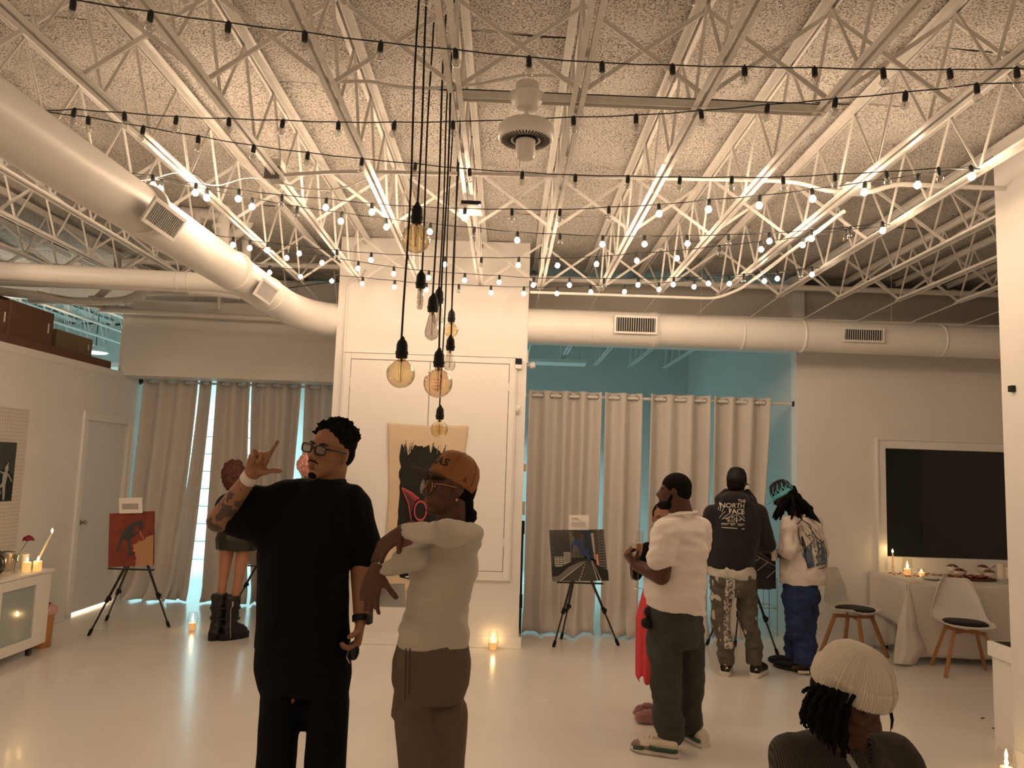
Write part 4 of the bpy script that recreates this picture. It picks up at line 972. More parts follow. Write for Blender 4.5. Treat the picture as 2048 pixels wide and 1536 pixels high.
for y_ in (4.95, 5.55, 6.9):
    m_ = MB(); m_.cyl((FX - .05, y_, .026), .026, .03, 16, Rx(PI / 2) @ Rx(PI / 2) @ Ry(PI / 2)); m_.box((FX - .05, y_, .055), (.04, .04, .035)); m_.build('castor', mat('castor_grey', (.05, .045, .04), .4), sb, smooth=30)
# candles ------------------------------------------------------------------
wax = mat('lit_wax', (.95, .72, .42), .5, em=(1, .45, .12), ems=.55); waxc = mat('ivory_taper_wax', (.85, .78, .60), .45); waxw = mat('white_wax', (.85, .78, .66), .4)
flamem = mat('candle_flame', em=(1, .66, .28), ems=CANDLE_STRENGTH)
def flame(parent, p, h=.032, r=.008):
    m_ = MB(); m_.lathe([(.0008, 0), (r * .8, h * .15), (r, h * .35), (r * .6, h * .7), (.0004, h)], p, 8); m_.build('flame', flamem, parent, smooth=180)
    MB().tube([V(p) - V((0, 0, .008)), V(p) + V((0, 0, .006))], .001, 4).build('wick', black, parent)
cglass = clear_mat('candle_glass', (.95, .93, .90), .10)
def lantern(p, label, s=1.0, cat='candle', hh=.185, group=None):
    t = thing('glass_candle_holder', p, label, cat, group)
    MB().lathe([(.0, .004 * s), (.036 * s, 0), (.038 * s, .012 * s), (.050 * s, .05 * s), (.054 * s, .09 * s), (.048 * s, .145 * s), (.038 * s, hh * s)], p, 28, caps=False).build('glass_shade', cglass, t, smooth=180)
    MB().lathe([(.033 * s, .006), (.034 * s, .05 * s), (.034 * s, .072 * s), (.028 * s, .075 * s)], p, 20).build('pillar', wax, t, smooth=40)
    flame(t, V(p) + V((0, 0, .082 * s)), .05 * s, .011); return t
lantern(at(986, 1300, Z=0), 'glass hurricane candle on the floor in front of the column')
lantern(at(384, 1260, Z=0), 'glass hurricane candle on the floor left of the high boots')
lantern(at(676, 1287, Z=0), 'glass hurricane candle on the floor hidden behind the man in black')
lantern(at(2024, 1560, Z=0) + V((-.03, .0, 0)), 'glass hurricane candle on the floor by the right wall')
def pillar(p, r, h, label, m=None, lit=True):
    t = thing('pillar_candle', p, label, 'candle')
    MB().lathe([(r * .97, 0), (r, .004), (r, h - .004), (r * .85, h)], p, 20).build('wax_body', m or wax, t, smooth=40)
    if lit: flame(t, V(p) + V((0, 0, h + .006)), .035, .009)
    return t
def T(px, py, z=CT):
    p = at(px, py, Z=z); return V((max(-4.48, min(-4.06, p.x)), min(6.98, p.y), z))
pillar(V((-4.10, 6.84, CT)), .033, .085, 'short lit pillar candle on the sideboard beside the rose vase'); pillar(V((-4.06, 6.93, CT)), .034, .085, 'short lit pillar candle at the right end of the sideboard')
pillar(V((-4.23, 7.02, CT)), .034, .13, 'taller white candle behind the two short ones', waxw, False)
b_ = V((-4.165, 7.06, CT)); t = thing('taper_candle', b_, 'tall lit ivory taper candle on the sideboard', 'candle')
tp = at(104, 1066, Y=b_.y); MB().tube([b_ + V((0, 0, .01)), tp], [.012, .008], 12).build('wax_body', waxc, t, smooth=50)
MB().lathe([(.03, 0), (.03, .006), (.014, .012), (.016, .03)], b_, 14).build('holder', cglass, t, smooth=50); flame(t, tp + V((0, 0, .008)), .035, .009)
# vase with rose
b_ = V((-4.15, 6.75, CT)); t = thing('rose_vase', b_, 'small clear glass vase holding one red rose', 'vase')
MB().lathe([(.001, .003), (.022, .003), (.03, .03), (.024, .07), (.018, .10), (.026, .155)], b_, 20, caps=False).build('vase_glass', cglass, t, smooth=180)
rp = at(57, 1077, Y=b_.y); MB().tube([b_ + V((0, 0, .01)), b_ + V((.005, 0, .12)), rp - V((0, 0, .01))], .003, 6).build('stem', mat('stem_green', (.10, .16, .04), .5), t)
m_ = MB(); r2 = random.Random(2)
for k in range(26):
    a = k * 2.4; rr_ = .006 + .0019 * k; n_ = V((math.cos(a), math.sin(a), .0)); c_ = rp + n_ * rr_ * .7 + V((0, 0, .016 - .0008 * k))
    q = V((0, 0, 1)).rotation_difference((n_ + V((0, 0, .8 - .02 * k))).normalized()).to_matrix()
    m_.ell(c_, (.018 + .0003 * k, .018, .0035), q, 8, 4)
m_.build('rose_bloom', mat('dark_red_petal', (.22, .004, .02), .6), t, smooth=180)
m_ = MB()
for k in range(5):
    a = k * 1.3; c_ = b_ + V((.014 * math.cos(a), .014 * math.sin(a), .10 + .012 * k)); q = Rz(a) @ Ry(.7); m_.ell(c_, (.024, .011, .002), q, 8, 4)
m_.build('leaves', mat('leaf_green', (.16, .20, .07), .5), t, smooth=180)
b_ = V((-4.28, 6.80, CT)); t = thing('steel_wine_bucket', b_ + V((0, .05, 0)), 'dented stainless steel bucket beside the speaker', 'bucket')
MB().lathe([(.06, 0), (.066, .01), (.07, .15), (.076, .16), (.074, .165), (.066, .16), (.062, .02), (.0, .015)], b_ + V((-.02, .05, 0)), 28, caps=False).build('bucket_wall', mat('stainless_steel', (.5, .47, .43), .28, 1), t, smooth=50)
b_ = V((-4.2, 6.47, CT)); t = thing('portable_speaker', b_, 'black portable speaker with carry handle at the left edge', 'speaker')
spk = mat('speaker_black', (.02, .018, .017), .35)
MB().loft([(b_ + V((dx, 0, .11)), V((0, .001, .105 * k)), V((0, .15 * k, 0))) for dx, k in ((-.10, .85), (-.085, 1), (.05, 1), (.07, .88))], 28, sq=.7).build('speaker_body', spk, t, smooth=50)
MB().lathe([(.0, .0), (.045, .012), (.075, .0), (.08, .008)], b_ + V((.072, .02, .105)), 28, Ry(PI / 2), caps=False).build('speaker_cone', mat('speaker_cone', (.09, .08, .07), .25, .6), t, smooth=60)
MB().tube(arc([b_ + V((-.02, .10, .19)), b_ + V((-.02, .10, .27)), b_ + V((-.02, -.10, .27)), b_ + V((-.02, -.10, .19))], .05), .010, 8).build('handle', spk, t, smooth=60)
# copper bin with a bag
b_ = V((-4.13, 7.22, 0)); t = thing('copper_waste_bin', b_, 'copper coloured waste bin with a pink bag between sideboard and door', 'bin')
MB().lathe([(.078, 0), (.08, .01), (.088, .34)], b_, 28).build('bin_body', mat('copper_metal', (.62, .30, .13), .3, .9), t, smooth=50)
m_ = MB()
def bagf(u, v_):
    a = 2 * PI * u; r0 = .092 + .016 * v_ * (1 - v_) * 4 + .008 * math.sin(a * 7) ; z = .29 + .085 * v_ + .012 * math.sin(a * 5 + 1) * v_ * v_
    if v_ > .7: r0 -= .04 * (v_ - .7) / .3
    return b_ + V((r0 * math.cos(a), r0 * math.sin(a), z))
m_.grid(bagf, 48, 8); m_.build('bin_bag', mat('pink_bin_bag', (.62, .38, .33), .4), t, smooth=180, recalc=False, solid=.002)
# cartons on top of the left storage
cbd = mat('brown_cardboard', (.17, .085, .05), .8, noise_=.12, nscale=5); cbd2 = mat('tan_cardboard', (.24, .17, .10), .8, noise_=.12, nscale=5)
def carton(px0, px1, pyt, X_, zb, h_, d_, label, m_2, flap=0, lean=0):
    ya = at(px0, pyt, X=X_).y; yb = at(px1, pyt, X=X_).y
    t = thing('cardboard_carton', (X_ - d_ / 2, (ya + yb) / 2, zb), label, 'box')
    MB().bb(X_ - d_, X_, ya, yb, zb, zb + h_).build('carton_body', m_2, t, bevel=.003)
    MB().bb(X_ - d_ * .5 - .02, X_ - d_ * .5 + .02, ya - .001, yb + .001, zb, zb + h_ + .001).build('tape', mat('packing_tape', (.42, .30, .18), .3), t)
    if flap: MB().box((X_ - .06, (ya + yb) / 2, zb + h_ + .01), (.16, (yb - ya) * .9, .004), Ry(-.15)).build('flap', m_2, t)
    MB().box((X_ + .001, yb - .08, zb + h_ * .5), (.002, .02, h_ * .3)).build('label_sticker', waxw, t)
    return t
zt = 2.735
t = thing('flat_cardboard', (-4.75, 8.1, zt), 'flattened brown cardboard sheets lying along the top of the left wall', 'cardboard')
MB().add([], []) if False else None
m_ = MB(); m_.box((-4.84, 7.35, zt + .045), (.44, 3.2, .09)); m_.build('folded_sheet', cbd, t)
m_ = MB(); m_.box((-4.78, 8.8, zt + .03), (.30, .32, .01), Rx(-.16)); m_.build('folded_flap', cbd, t)
zt += .09
carton(-140, 20, 640, -4.66, zt, .31, .5, 'dark brown cardboard carton at the left edge on the storage top', cbd, 1)
carton(20, 108, 640, -4.64, zt, .33, .45, 'brown cardboard carton with a white label on the storage top', cbd)
carton(112, 186, 680, -4.68, zt, .20, .4, 'small tan cardboard carton, rightmost on the storage top', cbd2)

# ================================================================== TABLE BY THE WINDOW
TZ = .76
tb = thing('buffet_table', (4.9, 8.0, 0), 'long folding table under the white cloth below the window', 'table')
MB().bb(4.0, 6.0, 7.68, 8.40, TZ - .04, TZ - .006).build('tabletop', mat('table_plastic', (.5, .48, .45), .5), tb)
for x, y_ in ((4.08, 7.78), (4.08, 8.3), (5.9, 7.78), (5.9, 8.3)): MB().tube([(x, y_, TZ - .04), (x, y_, 0)], .018, 10).build('leg', blackm, tb)
linen = mat('white_linen_cloth', (.70, .66, .60), .85, noise_=.05, nscale=60, bump=.1, bscale=200)
tcl = thing('tablecloth', (4.9, 8.0, TZ), 'off-white linen cloth hanging to the floor at the front and gathered at the corner', 'tablecloth')
m_ = MB()
def fr_(u, v_):
    x = 3.975 + 2.1 * u; z = TZ + .004 - .70 * v_; wv = .012 * math.sin(x * 9 + 1) * v_ + .008 * math.sin(x * 23) * v_
    return V((x, 7.655 - .02 * v_ + wv - (.006 if v_ else 0), z))
m_.grid(fr_, 60, 20)
def tp_(u, v_): return V((3.975 + 2.1 * u, 7.655 + .78 * v_, TZ + .004))
m_.grid(tp_, 20, 10)
def sd_(u, v_):
    y_ = 8.435 - .78 * u; d = (.40 + .05 * u) if True else 0
    return V((3.975 - .015 * v_ - .012 * math.sin(u * 9) * v_, y_, TZ + .004 - d * v_))
m_.grid(sd_, 20, 12)
m_.build('cloth_sheet', linen, tcl, smooth=40, recalc=False, solid=.003)
m_ = MB()
cs = [at(*q, Y=yy) for q, yy in (((1817, 1167), 7.64), ((1798, 1242), 7.56), ((1790, 1290), 7.5), ((1786, 1326), 7.50), ((1826, 1331), 7.42), ((1853, 1299), 7.46), ((1837, 1265), 7.52))]
def tail(u, v_):
    lft_ = [(1817, 1167), (1803, 1222), (1796, 1245), (1788, 1300), (1786, 1327)]; rgt_ = [(1818, 1167), (1828, 1215), (1836, 1262), (1852, 1298), (1828, 1331)]
    k = v_ * 4; i = min(3, int(k)); f_ = k - i
    lx, ly = [lft_[i][j] * (1 - f_) + lft_[i + 1][j] * f_ for j in (0, 1)]; rx_, ry = [rgt_[i][j] * (1 - f_) + rgt_[i + 1][j] * f_ for j in (0, 1)]
    return at(lx + (rx_ - lx) * u, ly + (ry - ly) * u, Y=7.63 - .10 * math.sin(PI * u) * v_ - .05 * v_ + .01 * math.sin(u * 14) * v_)
m_.grid(tail, 16, 28); m_.build('corner_fold', linen, tcl, smooth=180, recalc=False, solid=.003)
m_ = MB()
def bk_(u, v_): return at(1752 + 44 * u - 6 * v_, 1205 + 92 * v_ - 10 * u * v_, Y=8.25 - .2 * u + .02 * math.sin(u * 10))
m_.grid(bk_, 10, 10); m_.build('rear_fold', linen, tcl, smooth=180, recalc=False, solid=.003)
def W(px, py): return at(px, py, Z=TZ + .008)
def stick(px, py, fy, label):
    b = W(px, py); t = thing('candlestick', b, label, 'candle')
    MB().lathe([(.03, 0), (.031, .006), (.010, .016), (.012, .03), (.018, .038), (.012, .046), (.017, .06), (.015, .072)], b, 18).build('glass_base', cglass, t, smooth=60)
    tp2 = at(px, fy, Y=b.y); MB().tube([b + V((0, 0, .05)), V((b.x, b.y, tp2.z))], [.0105, .0085], 12).build('wax_body', mat('pink_taper_wax', (.80, .58, .48), .45), t, smooth=50)
    flame(t, V((b.x, b.y, tp2.z + .006)), .036, .0095)
stick(1786, 1146, 1106, 'tall lit taper candle in a glass holder at the left end of the buffet'); stick(1974, 1147, 1114, 'tall lit taper candle behind the food board on the buffet')
lantern(W(1815, 1151), 'glass hurricane candle on the buffet table', .95)
b = W(1843, 1151); t = thing('votive_candle', b, 'small lit votive glass on the buffet table', 'candle')
MB().lathe([(.03, .002), (.036, .02), (.04, .07)], b, 18, caps=False).build('votive_glass', cglass, t, smooth=180); MB().cyl(b + V((0, 0, .018)), .03, .03, 16).build('wax_body', wax, t); flame(t, b + V((0, 0, .038)), .025, .009)
for (px, py, h_, lab) in ((2003, 1157, .16, 'tall white pillar candle at the right end of the buffet'), (2017, 1158, .125, 'shorter white pillar candle at the right end of the buffet')):
    pillar(W(px, py), .036, h_, lab, waxw, False)
# food
plm = mat('white_porcelain', (.80, .76, .70), .2)
b = W(1863, 1159); t = thing('plate_stack', b, 'small stack of white plates on the buffet edge', 'plate')
for k in range(3): MB().lathe([(.05, .0), (.06, .002), (.10, .014), (.10, .017), (.05, .005)], b + V((0, 0, .005 * k)), 28).build('plate', plm, t, smooth=50)
b = W(1940, 1160); bd = thing('serving_board', b, 'long wooden grazing board loaded with fruit and snacks', 'board')
MB().lathe([(.97, 0), (1, .006), (1, .018), (.96, .022)], b, 36, sx=.27, sy=.11).build('wood_board', mat('dark_wood_board', (.14, .045, .02), .5, noise_=.4, nscale=25), bd, smooth=40)
fm = [mat('food_' + n_, c, .5) for n_, c in (('red', (.18, .01, .015)), ('brown', (.16, .07, .03)), ('cream', (.60, .42, .22)), ('purple', (.09, .01, .03)), ('orange', (.5, .2, .05)))]
r_ = random.Random(5); fmb = [MB() for _ in fm]
for k in range(150):
    a, q = r_.uniform(0, 2 * PI), math.sqrt(r_.random()) * .9; p = b + V((.25 * q * math.cos(a), .09 * q * math.sin(a), .03 + r_.random() * .015))
    i = r_.randrange(5); s_ = r_.uniform(.008, .016); fmb[i].ell(p, (s_ * 1.3, s_, s_ * .8), Rz(a), 7, 4)
for n_, mm, q in zip(('berries', 'nuts', 'cheese_cubes', 'grapes', 'crackers'), fm, fmb):
    o = q.build(n_, mm, bd, smooth=180); o['kind'] = 'stuff'
for (px, py, lab) in ((1905, 1143, 'white bowl of trail mix at the back left of the board'), (1921, 1152, 'white bowl of trail mix at the front of the board'), (1966, 1144, 'white bowl of snacks with a spoon at the back right'), (1979, 1155, 'white bowl of snacks at the front right of the board')):
    p = at(px, py, Z=TZ + .045) ; t = thing('snack_bowl', p, lab, 'bowl')
    MB().lathe([(.02, 0), (.032, .004), (.052, .03), (.060, .052), (.057, .052), (.048, .03), (.001, .012)], p, 26, caps=False).build('bowl', plm, t, smooth=60)
    m_ = MB()
    for k in range(46):
        a, q = r_.uniform(0, 2 * PI), math.sqrt(r_.random()) * .05; m_.ell(p + V((q * math.cos(a), q * math.sin(a), .048 + .022 * (1 - (q / .05) ** 2) + r_.random() * .005)), (.009, .007, .006), Rz(a), 6, 4)
    o = m_.build('trail_mix', fm[1], t, smooth=180); o['kind'] = 'stuff'
p = at(1972, 1143, Z=TZ + .09); MB_ = MB(); MB_.tube([p, p + V((.05, 0, .03)), p + V((.08, 0, .05))], .003, 6); MB_.ell(p + V((.085, 0, .053)), (.016, .01, .004), Ry(-.5), 10, 6)
tag(MB_.build('serving_spoon', mat('dark_spoon', (.12, .07, .05), .3, .5), smooth=60), 'small spoon sticking out of the back right bowl', 'spoon')
pet = mat('rose_petal', (.28, .004, .02), .6); rp_ = []
for k, (px, py) in enumerate(((1780, 1147), (1788, 1150), (1797, 1149), (1801, 1147), (1812, 1153), (1818, 1153), (1829, 1151), (1836, 1153), (1852, 1150), (1856, 1148), (1866, 1150), (1881, 1151), (1890, 1150), (2016, 1160), (2022, 1161))):
    p = W(px, py); MB_ = MB(); MB_.ell(p + V((0, 0, .006)), (.02, .014, .004), Rz(k * 1.7) @ Rx(.3), 8, 4)
    places = ['leftmost, beside the candlestick', 'just right of the candlestick foot', 'between candlestick and lantern', 'left of the glass lantern', 'at the front of the lantern', 'right of the lantern foot', 'left of the votive glass', 'in front of the votive glass', 'just right of the votive glass', 'behind the plate stack', 'above the plates', 'beside the green leaf', 'touching the board end', 'by the white pillar candle', 'rightmost on the table']
    tag(MB_.build('rose_petal', pet, smooth=180), 'dark red rose petal on the buffet cloth, ' + places[k], 'petal', 'rose petals on the buffet')
p = W(1873, 1151); MB_ = MB(); MB_.ell(p + V((0, 0, .006)), (.055, .012, .003), Rz(-.25), 12, 4); tag(MB_.build('green_leaf', mat('leaf_green', (.16, .2, .07), .5), smooth=180), 'long dark green leaf on the cloth behind the plates', 'leaf')
p = W(1958, 1168); MB_ = MB(); MB_.box(p + V((0, 0, .004)), (.12, .05, .006), Rz(-.1)); tag(MB_.build('paper_napkin', plm), 'folded white napkin at the front edge of the buffet', 'napkin')

# ------------------------------------------------------------------ shell chairs
beech = mat('beech_wood', (.42, .20, .085), .45, noise_=.2, nscale=14); shellm = mat('white_plastic_shell', (.70, .67, .63), .4); padm = mat('black_leatherette', (.010, .011, .008), .55, spec=.25)
def shell_chair(loc, rz, label):
    t = thing('shell_chair', (0, 0, 0), label, 'chair', 'white shell chairs by the buffet')
    prof = [(-.20, .435, .17), (-.215, .447, .19), (-.19, .452, .205), (-.08, .445, .225), (.04, .437, .235), (.12, .445, .24), (.17, .475, .237), (.205, .53, .228), (.225, .60, .21), (.242, .68, .185), (.258, .76, .155), (.268, .82, .125), (.270, .835, .105)]
    def fn(u, v_):
        k = v_ * (len(prof) - 1); i = min(len(prof) - 2, int(k)); f_ = k - i
        y, z, w_ = [prof[i][j] * (1 - f_) + prof[i + 1][j] * f_ for j in range(3)]
        s = 2 * u - 1; x = w_ * math.sin(s * PI / 2)
        e = abs(s) ** 2.6
        back = min(1, max(0, (z - .46) / .15)) if y > .1 else 0
        z2 = z + e * .035 * (1 - back) * (1 if y > -.15 else .5); y2 = y - e * .055 * back
        if v_ < .1: y2 += .05 * s * s * (1 - v_ / .1)
        return V((x, y2, z2))
    m_ = MB(); m_.grid(fn, 22, 36); m_.build('shell', shellm, t, smooth=180, recalc=False, solid=.007)
    m_ = MB()
    m_.loft([(V((0, -.03, .447 + z)), V((.185 * k, 0, 0)), V((0, .175 * k, 0))) for z, k in ((0, .9), (.006, .99), (.018, 1), (.028, .93), (.033, .7))], 28, sq=.8)
    m_.build('seat_pad', padm, t, smooth=60)
    for sx in (-1, 1):
        for sy in (-1, 1):
            m_ = MB(); m_.bar((sx * .235, sy * .225 - .01, 0), (sx * .125, sy * .12 - .01, .40), .026, .034, (0, 1, 0)); m_.build('leg', beech, t, bevel=.004)
    m_ = MB(); m_.bar((-.13, -.13, .385), (.13, .11, .385), .022, .035, (0, 0, 1)); m_.bar((-.13, .11, .386), (.13, -.13, .386), .022, .035, (0, 0, 1)); m_.build('cross_frame', beech, t, bevel=.003)
    m_ = MB(); m_.cyl((0, -.01, .415), .05, .03, 16); m_.build('mount', shellm, t)
    t.location = loc; t.rotation_euler = (0, 0, rz); return t
fa, fb_ = at(1642, 1314, Z=0), at(1768, 1309, Z=0)
shell_chair((fa + fb_) / 2, math.radians(38), 'white shell chair with black pad left of the buffet corner, turned sideways')
q4 = [at(1875, 1331, Z=0), at(1884, 1349, Z=0), at(1964, 1339, Z=0), at(1990, 1362, Z=0)]
shell_chair(sum(q4, V((0, 0, 0))) / 4 + V((0, -.03, 0)), math.radians(-14), 'white shell chair with black pad in front of the buffet, facing the camera')
# white bin behind the right wall end
t = thing('square_planter', (3.55, 5.35, 0), 'tall square white planter behind the end of the right wall', 'planter')
pb = at(2012, 1490, Z=0)
MB().bb(3.44, 3.80, 5.16, 5.5, 0, .60).build('planter_body', trimw, t, bevel=.004)
MB().bb(3.42, 3.82, 5.14, 5.52, .56, .66).build('rim', trimw, t, bevel=.006)
MB().bb(3.45, 3.79, 5.17, 5.49, .655, .662).build('soil', mat('dark_soil', (.02, .015, .01), .9), t)
# small bracket on the right wall end and wall stains on the floor
t = thing('thermostat', (3.22, 4.2, 1.9), 'tiny dark hook on the right wall edge', 'hook'); MB().bb(3.225, 3.25, 4.86, 4.9, at(2014, 778, Y=4.9).z - .02, at(2014, 778, Y=4.9).z + .02).build('hook_body', black, t)
# leaves dropped on the floor
for (px, py, lab) in ((1965, 1437, 'small dark leaf scrap on the floor, farther from the planter'), (1988, 1457, 'dark curled leaf on the floor near the white planter'), (2012, 1472, 'dark leaf scrap beside the white planter foot')):
    p = at(px, py, Z=0); MB_ = MB(); MB_.ell(p + V((0, 0, .004)), (.022, .006, .003), Rz(.3), 8, 4); tag(MB_.build('fallen_leaf', mat('dry_leaf', (.05, .035, .015), .7), smooth=180), lab, 'leaf')
# gold wire frame stand in the gap of the curtain
p0_, p1_ = at(1505, 1180, Y=8.7), at(1556, 1262, Y=8.7)
t = thing('gold_wire_stand', p1_, 'thin gold wire plant stand in the gap right of the curtains', 'stand')
gw = mat('gold_wire', (.45, .33, .14), .3, .8); zf = 0.0
m_ = MB(); xa, xb = p0_.x - .03, p1_.x
for y_ in (8.72, 8.98):
    m_.tube([(xa, y_, 0), (xa, y_, .62), (xb, y_, .62), (xb, y_, 0)], .005, 6)
    m_.tube([(xa, y_, .30), (xb, y_, .30)], .004, 6); m_.tube([((xa + xb) / 2, y_, .62), ((xa + xb) / 2, y_, .3)], .004, 6)
for x in (xa, xb):
    for z_ in (.62, .3, .02): m_.tube([(x, 8.72, z_), (x, 8.98, z_)], .004, 6)
m_.build('wire_frame', gw, t, smooth=60)
MB().bb(xa, xb, 8.72, 8.98, .615, .625).build('glass_top', mat('pale_top', (.6, .6, .56), .2), t)
# ================================================================== PEOPLE
def fuse(mb, name, mats, parent, voxel=.008, it=4, wr=None, cls=None, label=None, fac=.5):
    """melt overlapping solids into ONE continuous surface, smooth it, add cloth folds"""
    me = mb.mesh('tmp', mats); o = bpy.data.objects.new('tmp', me); COL.objects.link(o)
    bm = bmesh.new(); bm.from_mesh(me); bmesh.ops.recalc_face_normals(bm, faces=bm.faces); bm.to_mesh(me); bm.free()
    md = o.modifiers.new('r', 'REMESH'); md.mode = 'VOXEL'; md.voxel_size = voxel; md.use_smooth_shade = True
    if it: ms = o.modifiers.new('s', 'SMOOTH'); ms.iterations = it; ms.factor = fac
    m2 = evalmesh(o, name); bpy.data.objects.remove(o); bpy.data.meshes.remove(me)
    m2.materials.clear()
    for m in (mats if isinstance(mats, (list, tuple)) else [mats]): m2.materials.append(m)
    if wr:
        amp, fr_, st = wr; vs = m2.vertices; N = [v.normal.copy() for v in vs]
        for v, n in zip(vs, N):
            p = v.co; q = V((p.x * fr_ * st[0], p.y * fr_ * st[1], p.z * fr_ * st[2]))
            v.co = p + n * amp * (noise.noise(q) + .5 * noise.noise(q * 2.3 + V((5, 1, 2))) - .15)
    m2.polygons.foreach_set('use_smooth', [True] * len(m2.polygons))
    if cls:
        for f in m2.polygons: f.material_index = cls(f.center)
    else: m2.polygons.foreach_set('material_index', [0] * len(m2.polygons))
    m2.update()
    o = bpy.data.objects.new(name, m2); COL.objects.link(o); adopt(o, parent)
    if label: o['label'] = label
    return o
def ori(yaw, pitch=0, roll=0):
    """x = the person's right, y = forward, z = up; yaw 0 faces the camera, positive turns to the photo's left"""
    return Rz(PI - math.radians(yaw)) @ Rx(math.radians(pitch)) @ Ry(math.radians(roll))
def skin(name, c, **k): return mat('skin_' + name, c, .5, noise_=.12, nscale=30, spec=.35, **k)
lipm = mat('lips', (.20, .065, .05), .4); eyew = mat('eye_white', (.55, .5, .45), .25); iris = mat('dark_iris', (.02, .01, .008), .15)

def head(B, c, R, h, jaw=1.0, nose=1.0, neck=None, nr=.058, ears=True):
    c = V(c); P_ = lambda x, y, z: c + R @ (V((x, y, z)) * h)
    E = lambda x, y, z, a, b, d, RR=None: B.ell(P_(x, y, z), (a * h, b * h, d * h), R @ RR if RR else R, 18, 12)
    E(0, -.07, .12, .325, .40, .37); E(0, .08, -.02, .285, .30, .36); E(0, .12, -.22, .235 * jaw, .26, .25)
    E(0, .24, -.40, .12 * jaw, .12, .09); E(0, .02, -.26, .255 * jaw, .20, .16, Rx(.35))
    for s in (-1, 1): E(s * .165, .22, -.08, .10, .11, .09); E(s * .15, .305, .085, .12, .055, .035, Rz(-s * .35))
    B.cap(P_(0, .345, .05), .030 * h * nose, P_(0, .445, -.105), .048 * h * nose)
    for s in (-1, 1): E(s * .055, .40, -.135, .045 * nose, .055, .038); 
    E(0, .34, -.225, .125, .07, .032); E(0, .335, -.285, .11, .07, .038)
    for s in (-1, 1): E(s * .135, .275, .0, .085, .065, .055)
    if ears:
        for s in (-1, 1): E(s * .315, -.06, -.03, .035, .085, .125, Rz(-s * .4)); E(s * .31, -.04, -.12, .03, .045, .05)
    if neck is not None: B.cap(P_(0, -.10, -.20), nr, neck, nr * 1.1)
    return P_
def lipcls(P_, h, base=0, lip=1):
    a, b = P_(0, .385, -.245), P_(0, .375, -.285)
    def f(c):
        return lip if (c - a).length < .06 * h or (c - b).length < .055 * h else base
    return f
def eyes(parent, P_, R, h, lid=None, sq=.5):
    m_ = MB(); m2 = MB()
    for s in (-1, 1):
        m_.ell(P_(s * .135, .315, .0), (.050 * h, .036 * h, .030 * h), R, 12, 8); m2.ell(P_(s * .135 - .012, .343, .0), (.021 * h, .014 * h, .022 * h), R, 10, 6)
    o = m_.build('eyes', eyew, parent, smooth=180); m2.build('pupils', iris, o, smooth=180)
    if lid:
        m_ = MB()
        for s in (-1, 1): m_.ell(P_(s * .135, .317, .018), (.056 * h, .040 * h, .024 * h), R, 12, 8)
        m_.build('eyelids', lid, parent, smooth=180)
def brows(parent, P_, h, m=None, w_=.018):
    m_ = MB()
    for s in (-1, 1): m_.tube([P_(s * .06, .37, .10), P_(s * .13, .365, .125), P_(s * .21, .31, .105)], [w_ * h, w_ * h * 1.1, w_ * h * .5], 6)
    m_.build('eyebrows', m or black, parent, smooth=60)

def hand(B, wrist, d, n, u, curl=(.3, .3, .3, .3), thumb=.3, s=1.0, wr=.024, spread=.06, thumbdir=None):
    """d towards the fingers, n out of the palm, u towards the thumb"""
    w_ = V(wrist); d = V(d).normalized(); n = (V(n) - V(n).dot(d) * d).normalized(); uu = d.cross(n); u = uu if uu.dot(V(u)) > 0 else -uu
    B.loft([(w_ + d * a * s, u * b * s, n * c * s) for a, b, c in ((-.02, wr / s * 1.0, wr / s * .85), (.0, .027, .019), (.03, .036, .016), (.065, .040, .0145), (.088, .039, .012), (.094, .036, .008))], 16)
    L_ = (.070, .078, .072, .056)
    for i in range(4):
        o_ = (.0285 - .019 * i) * s; p = w_ + d * (.080 - (.004 if i in (0, 3) else 0) - (.006 if i == 3 else 0)) * s + u * o_
        dd = (d + u * spread * (1.5 - i)).normalized(); ax = dd.cross(n).normalized(); c = curl[i]; r0 = .0092 * s if i < 3 else .008 * s
        for k, (fl, fb) in enumerate(((.45, 1.0), (.30, 1.15), (.25, .8))):
            dd = Quaternion(ax, c * fb).to_matrix() @ dd; q = p + dd * L_[i] * s * fl
            B.cap(p, r0 * (1 - .07 * k), q, r0 * (.93 - .07 * k), 10); p = q
    p = w_ + d * .022 * s + u * .026 * s + n * .004 * s; td = thumbdir.normalized() if thumbdir else (d * .62 + u * .72 + n * .25).normalized(); ax = td.cross(n).normalized()
    B.cap(w_ + d * .012 * s + u * .014 * s, .016 * s, p + td * .02 * s, .0135 * s, 10); p = p + td * .018 * s
    for L2, cc in ((.034, thumb), (.028, thumb)):
        q = p + td * L2 * s; B.cap(p, .0112 * s, q, .0098 * s, 10); p = q; td = Quaternion(ax, cc).to_matrix() @ td

